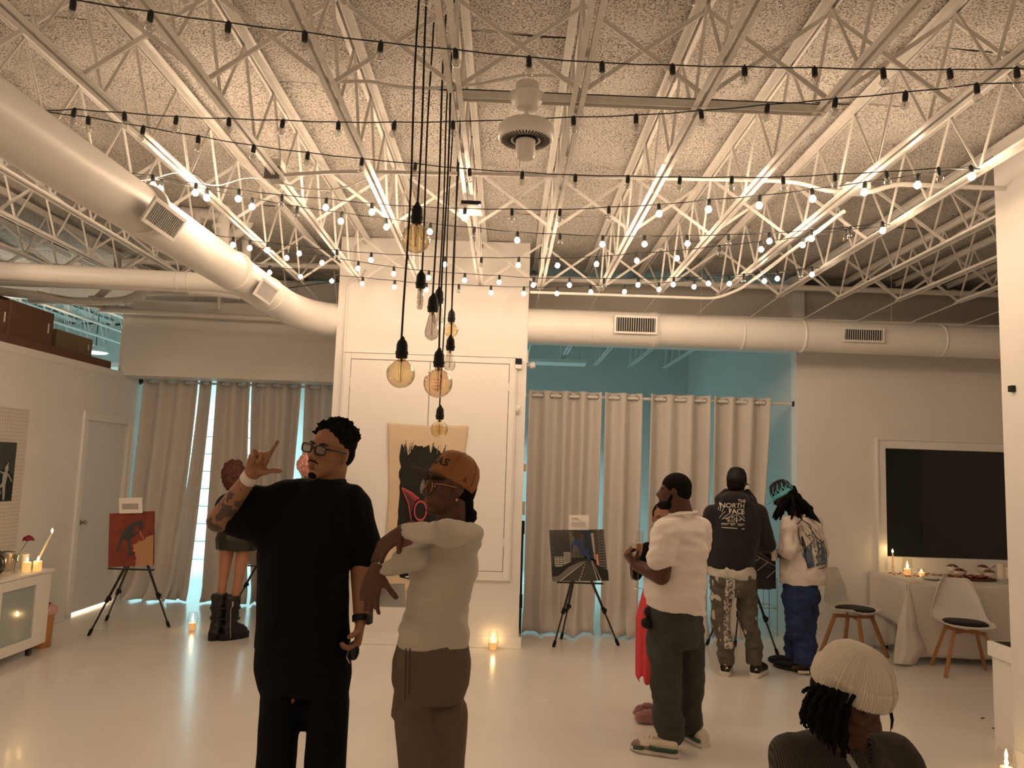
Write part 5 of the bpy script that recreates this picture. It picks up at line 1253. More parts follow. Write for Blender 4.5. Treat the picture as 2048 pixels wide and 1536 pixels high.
def shoe(P, heel, toe, w_=.10, h=.10, upper=None, sole=None, name='shoe', acc=None, accm=None, label=None, th=.03, tongue=True):
    heel = V(heel); toe = V(toe); L_ = (toe - heel).length; d = (toe - heel).normalized(); z = V((0, 0, 1)); s_ = d.cross(z).normalized()
    m_ = MB()
    st = [(0, .30, .72), (.02, .40, .9), (.12, .45, 1), (.35, .40, .92), (.62, .50, .85), (.82, .47, .62), (.95, .33, .42), (1.0, .16, .28)]
    z0 = th * .7
    rings = [(heel + d * L_ * t + z * (z0 + h * k / 2 * .95), s_ * w_ * b * .96, z * (h * k / 2)) for t, b, k in st]
    m_.loft(rings, 18, sq=.8)
    m_.cap(heel + d * L_ * .22 + z * (h * .7), w_ * .33, heel + d * L_ * .21 + z * (h * .98), w_ * .33)
    o = fuse(m_, name, [upper, accm or upper], P, .007, 3, cls=acc, label=label)
    m_ = MB(); m_.loft([(heel + z * 0 + d * L_ * t + z * th / 2 * (1 + (.35 if t > .9 else 0)), s_ * w_ * (b + .035), z * th / 2) for t, b, k in [(-.02, .28, 0)] + st + [(1.02, .12, 0)]], 16, sq=.45)
    m_.build('sole', sole, o, smooth=50)
    return o
def bvh_of(o): return BVHTree.FromPolygons([v.co for v in o.data.vertices], [tuple(p.vertices) for p in o.data.polygons])
def decal_mb(bv, O, U, W, polys, mats, parent, name, off=.003, sub=.03):
    """print lying on cloth: outlines in (u, w) metres dropped onto the surface along -N"""
    U = V(U).normalized(); W = V(W).normalized(); N = U.cross(W).normalized(); O = V(O); out = MB(); ml = []
    for k, (mt, poly) in enumerate(polys):
        if mt not in ml: ml.append(mt)
        out.mi = ml.index(mt); bm = bmesh.new()
        if isinstance(poly, tuple):
            vs = [bm.verts.new((a, b, 0)) for a, b in poly[0]]
            for f in poly[1]:
                try: bm.faces.new([vs[i] for i in f])
                except ValueError: pass
        else: bm.faces.new([bm.verts.new((a, b, 0)) for a, b in poly])
        bmesh.ops.triangulate(bm, faces=bm.faces[:])
        for _ in range(4):
            es = [e for e in bm.edges if e.calc_length() > sub]
            if not es: break
            bmesh.ops.subdivide_edges(bm, edges=es, cuts=1); bmesh.ops.triangulate(bm, faces=[f for f in bm.faces if len(f.verts) > 3])
        bm.verts.index_update(); pts = []
        for v in bm.verts:
            p = O + U * v.co.x + W * v.co.y
            hit = bv.ray_cast(p + N * .5, -N)
            pts.append((hit[0] + N * (off + .0006 * k)) if hit[0] is not None else None)
        fs = [tuple(v.index for v in f.verts) for f in bm.faces if all(pts[v.index] is not None for v in f.verts)]
        idx = {}; vl = []; ff = []
        for f in fs:
            g = []
            for i in f:
                if i not in idx: idx[i] = len(vl); vl.append(pts[i])
                g.append(idx[i])
            ff.append(tuple(g))
        out.add(vl, ff); bm.free()
    return out.build(name, ml, parent, recalc=False)
def text_poly(s, size, bold=0):
    c = bpy.data.curves.new('t', 'FONT'); c.body = s; c.size = size; c.align_x = 'CENTER'; c.offset = bold; c.resolution_u = 3
    o = bpy.data.objects.new('t', c); COL.objects.link(o); me = evalmesh(o, 't'); bpy.data.objects.remove(o)
    r = ([(v.co.x, v.co.y) for v in me.vertices], [tuple(p.vertices) for p in me.polygons]); bpy.data.meshes.remove(me); bpy.data.curves.remove(c); return r
def shift(tp, dx, dy): return ([(a + dx, b + dy) for a, b in tp[0]], tp[1])

def limbs(B, J, sc=1.0, arm=1.0, leg=1.0, torso=1.0):
    """bare body under the clothes from the joints"""
    pe, ch = J['pelvis'], J['chest']; X = J['R'] @ V((1, 0, 0)); Yv = J['R'] @ V((0, 1, 0))
    up = (ch - pe).normalized()
    B.loft([(pe - up * .09, X * .11 * torso, Yv * .085 * torso), (pe, X * .15 * torso, Yv * .10 * torso), (pe.lerp(ch, .45), X * .125 * torso, Yv * .09 * torso), (pe.lerp(ch, .85), X * .15 * torso, Yv * .105 * torso), (ch + up * .06, X * .12 * torso, Yv * .08 * torso)], 18)
    for k in 'ab':
        if 'sh' + k in J:
            B.cap(ch.lerp(J['sh' + k], .4), .06 * sc, J['sh' + k], .052 * sc * arm); B.cap(J['sh' + k], .050 * sc * arm, J['el' + k], .038 * sc * arm); B.cap(J['el' + k], .038 * sc * arm, J['wr' + k], .025 * sc * arm)
        if 'hi' + k in J:
            B.cap(J['hi' + k], .080 * sc * leg, J['kn' + k], .052 * sc * leg); B.cap(J['kn' + k], .050 * sc * leg, J['an' + k], .034 * sc * leg)
            d = J.get('ft' + k, Yv)
            B.cap(J['an' + k] - V((0, 0, .03)), .030, J['an' + k] + d * .10 - V((0, 0, .055)), .018)
def person(label, base): return thing('person', base, label, 'person')

# ---------------------------------------------------------------- 1 man in black who points
def man_black():
    D = 3.0
    def Q(x, y, d=0): return at(x, y, Y=D + d)
    P = person('man in black T-shirt and black-framed glasses pointing with his raised arm', V((Q(615, 1300).x, D, 0)))
    sk = skin('medium_brown', (.33, .165, .095)); tat = skin('tattooed', (.10, .07, .055))
    B = MB(); Rh = ori(27, 2, -9); h = .224; hc = Q(660, 903)
    neck = Q(648, 985, .03)
    P_ = head(B, hc, Rh, h, jaw=1.08, neck=neck, nr=.064)
    Rt = ori(8)
    J = dict(R=Rt, pelvis=Q(608, 1330), chest=Q(630, 1040, .0), sha=Q(568, 1002), ela=Q(436, 1042, -.10), wra=Q(503, 950, -.22), shb=Q(706, 1008), elb=Q(722, 1130, .04), wrb=Q(722, 1238, -.02))
    fl = Q(600, 1500); xa, xb = Q(562, 1420).x, Q(655, 1420).x
    J.update(hia=V((xa + .01, D, .88)), kna=V((xa - .005, D - .02, .48)), ana=V((xa - .02, D + .03, .09)), hib=V((xb - .01, D, .88)), knb=V((xb + .01, D - .02, .48)), anb=V((xb + .03, D + .03, .09)))
    limbs(B, J, 1.0, arm=1.12, torso=.9, leg=.8)
    hand(B, J['wra'], Q(522, 908, -.23) - J['wra'], V((.55, -.8, -.1)), V((.8, 0, -.4)), curl=(.04, .95, 1.15, 1.2), thumb=.25, s=1.0, wr=.027, thumbdir=V((.95, -.25, .12)))
    hand(B, J['wrb'], Q(714, 1300, -.05) - J['wrb'], V((-.8, -.2, 0)), V((-.3, -.9, 0)), curl=(.75, .8, .85, .9), thumb=.5, s=1.05, wr=.027)
    a_, b_ = J['ela'], J['wra']; lc_ = lipcls(P_, h, 0, 1)
    def cls(c):
        t = (c - a_).dot(b_ - a_) / (b_ - a_).length_squared
        if -.15 < t < .8 and (c - (a_ + (b_ - a_) * t)).length < .07 and c.x < Q(520, 1000).x:
            q = c * 26
            return 2 if noise.noise(q) + .6 * noise.noise(q * 2.1) > .12 else 0
        return lc_(c)
    body = fuse(B, 'body', [sk, lipm, tat], P, .0055, 3, cls=cls)
    eyes(P, P_, Rh, h, lid=sk); brows(P, P_, h)
    # hair: short twists with a low fade
    H = MB(); hm = mat('black_hair', (.007, .0055, .005), .9, spec=.12)
    H.ell(P_(0, -.12, .19), (.345 * h, .40 * h, .345 * h), Rh, 20, 14); H.ell(P_(0, -.2, .0), (.32 * h, .30 * h, .30 * h), Rh, 20, 12)
    r_ = random.Random(1)
    for k in range(170):
        a, e = r_.uniform(0, 2 * PI), r_.uniform(.15, 1.5); v_ = V((math.cos(a) * math.cos(e) * .35, math.sin(a) * math.cos(e) * .40 - .12, math.sin(e) * .355 + .19))
        if v_.y > .16 and v_.z < .36: continue
        n_ = (v_ - V((0, -.12, .1))).normalized(); p = P_(*v_); q = P_(*(v_ + n_ * r_.uniform(.03, .075) + V((r_.uniform(-.03, .03), r_.uniform(-.03, .03), 0))))
        H.cap(p, .030 * h, q, .022 * h, 8)
    fuse(H, 'hair', hm, P, .0045, 1)
    # goatee and moustache
    m_ = MB(); m_.ell(P_(0, .325, -.43), (.085 * h, .05 * h, .06 * h), Rh, 12, 8); m_.tube([P_(-.11, .365, -.22), P_(-.05, .415, -.185), P_(.05, .415, -.185), P_(.11, .365, -.22)], .011 * h, 6)
    m_.build('beard', hm, P, smooth=180)
    # glasses
    g = MB(); fm_ = mat('black_acetate', (.012, .013, .012), .25)
    for s in (-1, 1):
        pts = [P_(s * .15 + .108 * math.copysign(abs(math.cos(a)) ** .6, math.cos(a)), .435 - .05 * abs(s * .15 + .11 * math.cos(a)), .015 + .075 * math.copysign(abs(math.sin(a)) ** .65, math.sin(a))) for a in [2 * PI * k / 24 for k in range(25)]]
        g.tube(pts, .0031, 6, caps=False); g.tube([P_(s * .262, .42, .05), P_(s * .32, .30, .05), P_(s * .345, -.03, .03)], .0034, 6)
    g.tube([P_(-.045, .44, .03), P_(0, .448, .042), P_(.045, .44, .03)], .003, 6)
    go = g.build('glasses', fm_, P, smooth=60)
    m_ = MB()
    for s in (-1, 1): m_.prism([P_(s * .15 + .10 * math.copysign(abs(math.cos(a)) ** .6, math.cos(a)), .432 - .05 * abs(s * .15 + .11 * math.cos(a)), .015 + .07 * math.copysign(abs(math.sin(a)) ** .65, math.sin(a))) for a in [2 * PI * k / 20 for k in range(20)]], Rh @ V((0, 1, 0)), .001)
    m_.build('lenses', clear_mat('lens_clear', (.86, .84, .82), .10), go)
    # T-shirt
    S = MB(); X = Rt @ V((1, 0, 0)); Yv = Rt @ V((0, 1, 0))
    def ring(x, y, w_, d_, dd=0): return (Q(x, y, dd), X * w_, Yv * d_)
    S.loft([ring(606, 1300, .186, .145), ring(606, 1220, .182, .142), ring(608, 1120, .180, .145), ring(622, 1050, .190, .14), ring(634, 1010, .185, .118), ring(643, 975, .125, .085), ring(647, 958, .075, .07)], 26)
    S.cap(Q(640, 1003), .095, J['sha'] + V((0, 0, -.005)), .082); S.cap(J['sha'], .085, Q(487, 1024, -.05), .088); S.cap(Q(487, 1024, -.05), .088, Q(470, 1028, -.06), .082)
    S.cap(Q(640, 1003), .09, J['shb'], .076); S.cap(J['shb'] + V((-.005, 0, 0)), .078, Q(722, 1098, .03), .079); S.cap(Q(560, 1060), .09, Q(500, 1040, -.03), .08)
    tee = mat('black_cotton', (.005, .0045, .005), .9, spec=.15)
    fuse(S, 'shirt', tee, P, .0085, 5, wr=(.020, 7, (1, 1, .6)))
    m_ = MB(); c0 = Q(647, 957); 
    pts = [P.location * 0 + Q(648, 966, .0) + X * .078 * math.cos(a) + Yv * (.072 * math.sin(a) - .0) + V((0, 0, .012 * -math.sin(a) + .006)) for a in [2 * PI * k / 28 for k in range(29)]]
    m_.tube(pts, .008, 8, caps=False); m_.build('collar', tee, P, smooth=60)
    # trousers
    T_ = MB()
    T_.loft([ring(607, 1385, .175, .11), ring(607, 1340, .186, .13), ring(607, 1270, .180, .135), ring(607, 1230, .165, .12)], 24)
    for k, sx in (('a', -1), ('b', 1)):
        T_.cap(J['hi' + k] + V((sx * .01, 0, -.02)), .086, J['kn' + k], .070); T_.cap(J['kn' + k], .070, J['an' + k] + V((0, 0, .02)), .064)
    fuse(T_, 'trousers', mat('black_trouser_cloth', (.005, .005, .005), .9, spec=.15), P, .0095, 4, wr=(.012, 6, (1, 1, .5)))
    for k in 'ab': shoe(P, J['an' + k] * V((1, 1, 0)).length_squared ** 0 * 1 if False else V((J['an' + k].x, J['an' + k].y + .07, 0)), V((J['an' + k].x, J['an' + k].y - .20, 0)), upper=black, sole=black)
    # watch, wristband, object in hand
    w0 = J['wrb'].lerp(J['elb'], .02); ax = (J['elb'] - J['wrb']).normalized(); q = V((0, 0, 1)).rotation_difference(ax).to_matrix()
    wt = MB().lathe([(.031, -.012), (.0335, -.011), (.0335, .011), (.031, .012)], w0, 20, q).build('watch_strap', black, P, smooth=50)
    MB().box(w0 + V((.035, -.012, 0)), (.012, .034, .04), Rz(-.3)).build('watch_case', mat('watch_glass', (.02, .025, .03), .1), wt, bevel=.003)
    w1 = J['wra'] + (J['wra'] - J['ela']).normalized() * -.012; q = V((0, 0, 1)).rotation_difference((J['wra'] - J['ela']).normalized()).to_matrix()
    MB().lathe([(.029, -.017), (.0315, -.016), (.031, .016), (.029, .017)], w1, 20, q).build('wristband', mat('white_wristband', (.72, .66, .62), .7), P, smooth=50)
    k_ = Q(708, 1302, -.06); t = thing('key_fob', k_, 'glossy black car key fob held in the lowered hand', 'key')
    MB().ell(k_, (.020, .016, .034), None, 14, 10).build('fob_body', mat('glossy_black', (.01, .01, .01), .1), t, smooth=180)
    MB().tube([k_ + V((-.018, -.01, .01)), k_ + V((-.025, -.012, -.02)), k_ + V((-.012, -.012, -.042))], .003, 6).build('key_ring', mat('steel_ring', (.6, .58, .55), .2, 1), t)
man_black()

# ---------------------------------------------------------------- 2 woman in a cap
def woman_cap():
    D = 2.85
    def Q(x, y, d=0): return at(x, y, Y=D + d)
    P = person('woman in tan cap, round glasses, off-white long-sleeve top and taupe trousers, arms raised', V((Q(870, 1300).x, D, 0)))
    sk = skin('deep_brown', (.105, .047, .03)); B = MB(); Rh = ori(62, 6, 4); h = .213; hc = Q(897, 977)
    neck = Q(900, 1058, .02); P_ = head(B, hc, Rh, h, jaw=.95, neck=neck, nr=.052)
    Rt = ori(48)
    J = dict(R=Rt, pelvis=Q(868, 1300), chest=Q(892, 1110), sha=Q(852, 1080, .05), ela=Q(836, 1118, -.12), wra=Q(752, 1139, -.22), shb=Q(942, 1068, -.02), elb=Q(868, 1062, -.27), wrb=Q(803, 1062, -.12))
    xa, xb = Q(838, 1340).x, Q(893, 1340).x
    J.update(hia=V((xa, D - .02, .90)), kna=V((Q(860, 1500).x, D - .04, .50)), ana=V((Q(862, 1536).x, D + .02, .09)), hib=V((xb, D + .03, .90)), knb=V((Q(888, 1500).x, D + .03, .50)), anb=V((Q(890, 1536).x, D + .08, .09)))
    limbs(B, J, .72, arm=.78, torso=.66, leg=.85)
    hand(B, J['wra'], Q(738, 1192, -.22) - J['wra'], V((.3, .85, 0)), V((.9, 0, 0)), curl=(.22, .18, .22, .3), thumb=.15, s=1.0, wr=.021, spread=.10)
    hand(B, J['wrb'], Q(757, 1100, -.14) - J['wrb'], V((.4, .6, -.6)), V((.5, 0, -.8)), curl=(.35, .3, .25, .3), thumb=.2, s=.98, wr=.021, spread=.10)
    body = fuse(B, 'body', [sk, lipm], P, .0055, 3, cls=lipcls(P_, h))
    eyes(P, P_, Rh, h, lid=sk); brows(P, P_, h)
    cloth_ = mat('off_white_jersey', (.50, .465, .40), .85, sheen=.2)
    X = Rt @ V((1, 0, 0)); Yv = Rt @ V((0, 1, 0)); S = MB()
    def rg(x, y, w_, d_=.0): return (Q(x, y), V((w_, 0, 0)), V((0, .105 + d_, 0)))
    S.loft([rg(867, 1290, .125, .02), rg(867, 1262, .128, .02), rg(872, 1225, .118), rg(882, 1180, .118), rg(891, 1130, .128), rg(896, 1090, .128), rg(900, 1060, .10), rg(903, 1046, .062, -.04)], 26)
    S.cap(Q(905, 1072), .06, J['shb'], .047); S.cap(J['shb'], .049, J['elb'], .039); S.cap(J['elb'], .039, J['wrb'] + V((.015, 0, 0)), .027)
    S.cap(Q(870, 1085), .06, J['sha'], .045); S.cap(J['sha'], .045, J['ela'], .038); S.cap(J['ela'], .038, J['wra'] + V((.018, 0, .004)), .026); S.cap(Q(850, 1105, -.05), .045, Q(800, 1120, -.15), .03)
    fuse(S, 'long_sleeve_top', cloth_, P, .007, 3, wr=(.020, 9, (.6, .6, 1.3)))
    tr = mat('taupe_trouser_cloth', (.125, .085, .062), .8); T_ = MB()
    T_.loft([rg(862, 1400, .118, .0), rg(860, 1365, .137, .02), rg(862, 1320, .138, .025), rg(866, 1280, .122, .02), rg(867, 1262, .11)], 24)
    for k in 'ab': T_.cap(J['hi' + k] + V((0, 0, -.03)), .086, J['kn' + k], .066); T_.cap(J['kn' + k], .066, J['an' + k], .056)
    T_.box(Q(792, 1400, -.02), (.02, .10, .10), Ry(.15)); T_.box(Q(917, 1412, .0), (.03, .10, .08))
    fuse(T_, 'trousers', tr, P, .0085, 4, wr=(.010, 7, (1, 1, .6)))
    for dx, L_ in ((812, 1400), (820, 1390)): MB().tube([Q(dx, 1297, -.135), Q(dx - 1, 1340, -.155), Q(dx - 2, L_, -.15)], .0032, 6).build('drawstring', mat('dark_cord', (.06, .04, .03), .7), P)
    for k in 'ab': shoe(P, V((J['an' + k].x + .06, J['an' + k].y + .03, 0)), V((J['an' + k].x - .14, J['an' + k].y - .12, 0)), upper=trimw, sole=trimw, w_=.09)
    hm = mat('black_hair', (.009, .007, .006), .75); H = MB(); H.ell(P_(0, -.16, .05), (.30 * h, .36 * h, .36 * h), Rh, 18, 12); H.ell(P_(0, -.34, -.25), (.17 * h, .16 * h, .20 * h), Rh); H.ell(P_(.02, -.44, -.42), (.15 * h, .16 * h, .17 * h), Rh)
    fuse(H, 'hair', hm, P, .006, 2, wr=(.004, 60, (1, 1, 1)))
    # cap
    cm = mat('tan_suede_cap', (.30, .125, .04), .75, noise_=.15, nscale=25); cb_ = mat('dark_cap_brim', (.05, .032, .028), .7)
    C = MB(); Rc = Rh @ Rx(math.radians(21)); cc = P_(0, -.07, .17); Pc = lambda x, y, z: cc + Rc @ (V((x, y, z)) * h)
    prof = [(1.0, -.16), (1.01, -.05), (1.0, .10), (.94, .30), (.80, .48), (.55, .60), (.28, .66), (.02, .68)]
    C.lathe([(r_ * h * .40, z_ * h * .72) for r_, z_ in prof], cc, 28, Rc, sx=.92, sy=1.12)
    co = C.build('cap_crown', cm, P, smooth=180)
    m_ = MB()
    def brim(u, v_):
        a = (u - .5) * 2.0; r0 = .43 + .36 * v_ * math.cos(a * .72)
        return Pc(math.sin(a) * .37 * (1 + .12 * v_), math.cos(a) * .43 + .36 * v_ * math.cos(a * .8), -.10 - .05 * v_ - .10 * (a * a) * .35)
    m_.grid(brim, 20, 8); m_.build('cap_brim', cb_, co, smooth=180, recalc=False, solid=.004)
    m_ = MB()
    for k in range(6):
        a = k * PI / 3 + .52; m_.tube([Pc(.405 * .92 * math.cos(a) * r_, .405 * 1.12 * math.sin(a) * r_, z_ * .725) for r_, z_ in prof[1:]], .0012, 4)
    m_.ell(Pc(0, 0, .50), (.006, .006, .003), Rc, 8, 5); m_.build('cap_seam', mat('cap_stitch', (.22, .085, .028), .8), co)
    bv = bvh_of(co)
    fwd = Rc @ V((.0, 1, 0)); upc = Rc @ V((0, 0, 1)); 
    # lettering wraps round the crown front
    tx = mat('black_lettering', (.012, .009, .008), .7); items = MB()
    word = 'TEXAS'
    for i, ch in enumerate(word):
        ang = (i - 2) * .30   # letters march round to the wearer's left
        n_ = Rc @ V((math.sin(-ang), math.cos(ang), .0)); Uv = upc.cross(n_).normalized()
        tp = text_poly(ch, .044, .0012)
        o_ = cc + upc * h * .06 + n_ * .12
        decal_mb(bv, o_, Uv, upc, [(tx, tp)], [tx], co, 'cap_letter', off=.0012, sub=.012)
    n_ = Rc @ V((-.95, -.3, .0)) if False else Rc @ V((-1, -.15, 0)); Uv = upc.cross(n_).normalized()
    decal_mb(bv, cc + n_ * .12 + upc * h * .0, Uv, upc, [(mat('cap_patch', (.16, .05, .025), .8), [(-.011, -.01), (.011, -.01), (0, .016)])], [], co, 'cap_badge', off=.0012, sub=.01)
    # round glasses
    g = MB(); gm_ = mat('gold_wire_frame', (.55, .40, .22), .25, .9)
    for s in (-1, 1):
        g.tube([P_(s * .145 + .115 * math.cos(a), .43 - .08 * abs(s * .145 + .115 * math.cos(a)), -.01 + .115 * math.sin(a)) for a in [2 * PI * k / 24 for k in range(25)]], .0016, 6, caps=False)
        g.tube([P_(s * .26, .40, .03), P_(s * .31, .25, .03), P_(s * .34, -.05, .0)], .0016, 6)
    g.tube([P_(-.035, .44, .01), P_(0, .448, .022), P_(.035, .44, .01)], .0016, 6); go = g.build('glasses', gm_, P, smooth=60)
    m_ = MB()
    for s in (-1, 1): m_.prism([P_(s * .145 + .113 * math.cos(a), .43 - .08 * abs(s * .145 + .115 * math.cos(a)), -.01 + .113 * math.sin(a)) for a in [2 * PI * k / 20 for k in range(20)]], Rh @ V((0, 1, 0)), .001)
    m_.build('lenses', clear_mat('lens_tinted', (.82, .78, .66), .12), go)
    MB().ell(P_(-.34, -.02, -.20), (.005, .005, .006), None, 8, 6).build('earring', mat('gold_stud', (.7, .55, .3), .2, 1), P)
    # paper in the lower hand
    t = thing('paper_sheet', Q(778, 1190, -.21), 'grey-white sheet of paper held in the lowered hand of the capped woman', 'paper')
    a, b, c, d = Q(745, 1213, -.19), Q(812, 1215, -.14), Q(809, 1167, -.14), Q(752, 1168, -.19)
    MB().prism([a, b, c, d], V((0, 1, 0)), .001).build('sheet', mat('paper_in_shade', (.55, .54, .52), .7), t)
woman_cap()
def sole_white(): return mat('white_rubber_sole', (.62, .57, .52), .5)
# ---------------------------------------------------------------- 3 woman in high boots, from behind
def boots():
    D = 7.75
    def Q(x, y, d=0): return at(x, y, Y=D + d)
    P = person('woman with auburn curls in black leather skirt and knee-high platform boots', V((Q(460, 1280).x, D, 0)))
    sk = skin('fair', (.46, .22, .13)); B = MB(); Rh = ori(200, -8); h = .22; hc = Q(470, 948)
    P_ = head(B, hc, Rh, h, neck=Q(468, 1000), nr=.05); Rt = ori(192)
    J = dict(R=Rt, pelvis=Q(474, 1075), chest=Q(468, 1020), shb=Q(442, 1010), elb=Q(436, 1050, .1), wrb=Q(450, 1070, .3), sha=Q(500, 1008), ela=Q(498, 1060, .05), wra=Q(510, 1092, .12),
             hib=Q(455, 1092), knb=Q(448, 1150), anb=Q(436, 1235), hia=Q(488, 1092), kna=Q(478, 1152), ana=Q(462, 1240))
    limbs(B, J, .85, arm=.8, leg=1.08, torso=.9)
    hand(B, J['wra'], V((.2, .3, -.8)), V((-1, 0, 0)), V((0, 1, 0)), s=.95, wr=.02)
    fuse(B, 'body', sk, P, .010, 3)
    S = MB(); X = V((1, 0, 0)); Yv = V((0, 1, 0))
    S.loft([(Q(474, 1100), X * .195, Yv * .14), (Q(473, 1078), X * .205, Yv * .15), (Q(474, 1055), X * .165, Yv * .13), (Q(474, 1045), X * .155, Yv * .12)], 24)
    fuse(S, 'leather_skirt', mat('black_leather', (.018, .02, .014), .28), P, .012, 2, wr=(.010, 12, (1, 1, .4)))
    S = MB(); S.loft([(Q(474, 1062), X * .15, Yv * .115), (Q(471, 1030), X * .15, Yv * .11), (Q(469, 1008), X * .16, Yv * .10), (Q(468, 998), X * .08, Yv * .07)], 24)
    S.cap(J['shb'], .055, J['elb'], .048); S.cap(J['elb'], .045, J['wrb'], .035); S.cap(J['sha'], .055, J['ela'] + V((0, 0, .1)), .05)
    fuse(S, 'black_top', mat('black_cotton', (.01, .01, .01)), P, .012, 3)
    S = MB(); S.cap(J['ela'] + V((-.06, 0, .09)), .05, J['ela'], .055); S.cap(J['ela'], .055, J['wra'] + V((0, 0, .03)), .048)
    fuse(S, 'denim_sleeve', mat('slate_denim', (.06, .085, .10), .8), P, .012, 3)
    H = MB(); hm = mat('auburn_hair', (.10, .028, .014), .6, noise_=.4, nscale=60)
    H.ell(P_(0, -.12, .02), (.50 * h, .56 * h, .62 * h), Rh, 20, 14); H.ell(P_(.05, -.1, -.35), (.45 * h, .48 * h, .42 * h), Rh, 20, 12); H.ell(P_(-.05, -.02, .50), (.36 * h, .3 * h, .14 * h), Rh)
    fuse(H, 'hair', hm, P, .010, 2, wr=(.014, 34, (1, 1, .6)))
    bm_ = mat('black_boot_leather', (.012, .011, .010), .4)
    for k, hx, tx in (('a', 458, 482), ('b', 434, 444)):
        an = J['an' + k]; m_ = MB(); base = V((an.x, an.y, 0)); tp = Q(467, 1190) if k == 'a' else Q(440, 1186)
        m_.loft([(V((tp.x, tp.y, tp.z)), X * .075, Yv * .08), (V((tp.x - .005, tp.y, tp.z - .02)), X * .082, Yv * .085), (base + V((0, 0, .30)), X * .072, Yv * .08), (base + V((0, 0, .17)), X * .065, Yv * .075), (base + V((0, 0, .12)), X * .07, Yv * .08)], 20)
        d = V((.55, .6, 0)).normalized() if k == 'a' else V((.1, 1, 0)).normalized(); s_ = V((d.y, -d.x, 0))
        m_.loft([(base - d * .08 + V((0, 0, .07)), s_ * .05, V((0, 0, .068))), (base + V((0, 0, .09)), s_ * .062, V((0, 0, .088))), (base + d * .10 + V((0, 0, .075)), s_ * .06, V((0, 0, .072))), (base + d * .17 + V((0, 0, .055)), s_ * .045, V((0, 0, .05)))], 18, sq=.6)
        bo = fuse(m_, 'boot', bm_, P, .010, 2, wr=(.010, 16, (1, 1, 1.4)))
        m2 = MB(); m2.loft([(base - d * .09 + V((0, 0, z)), s_ * .05, d * .02) for z in (0, .06)], 12) if False else None
        m2.prism([base + d * a + s_ * b for a, b in ((-.10, -.04), (-.12, 0), (-.10, .04), (.0, .062), (.12, .06), (.19, .03), (.19, -.03), (.12, -.06), (0, -.062))], V((0, 0, 1)), .065)
        m2.build('platform_sole', black, bo, bevel=.006)
        if k == 'a':
            zx = base + V((-.0, -.085, 0)); MB().tube([V((tp.x + .03, tp.y - .085, tp.z - .08)), zx + V((.02, -.003, .30)), zx + V((.03, -.008, .14)), zx + V((.035, .0, .03))], .004, 6).build('zip', mat('zip_metal', (.5, .48, .44), .3, 1), bo)
            MB().box(V((tp.x + .03, tp.y - .09, tp.z - .07)), (.014, .006, .05)).build('zip_puller', mat('zip_metal', (.5, .48, .44), .3, 1), bo)
        for j in range(2): MB().lathe([(.078, -.012), (.083, -.01), (.083, .01), (.078, .012)], base + V((0, 0, .20 + .1 * j)), 18).build('boot_strap', bm_, bo)
boots()

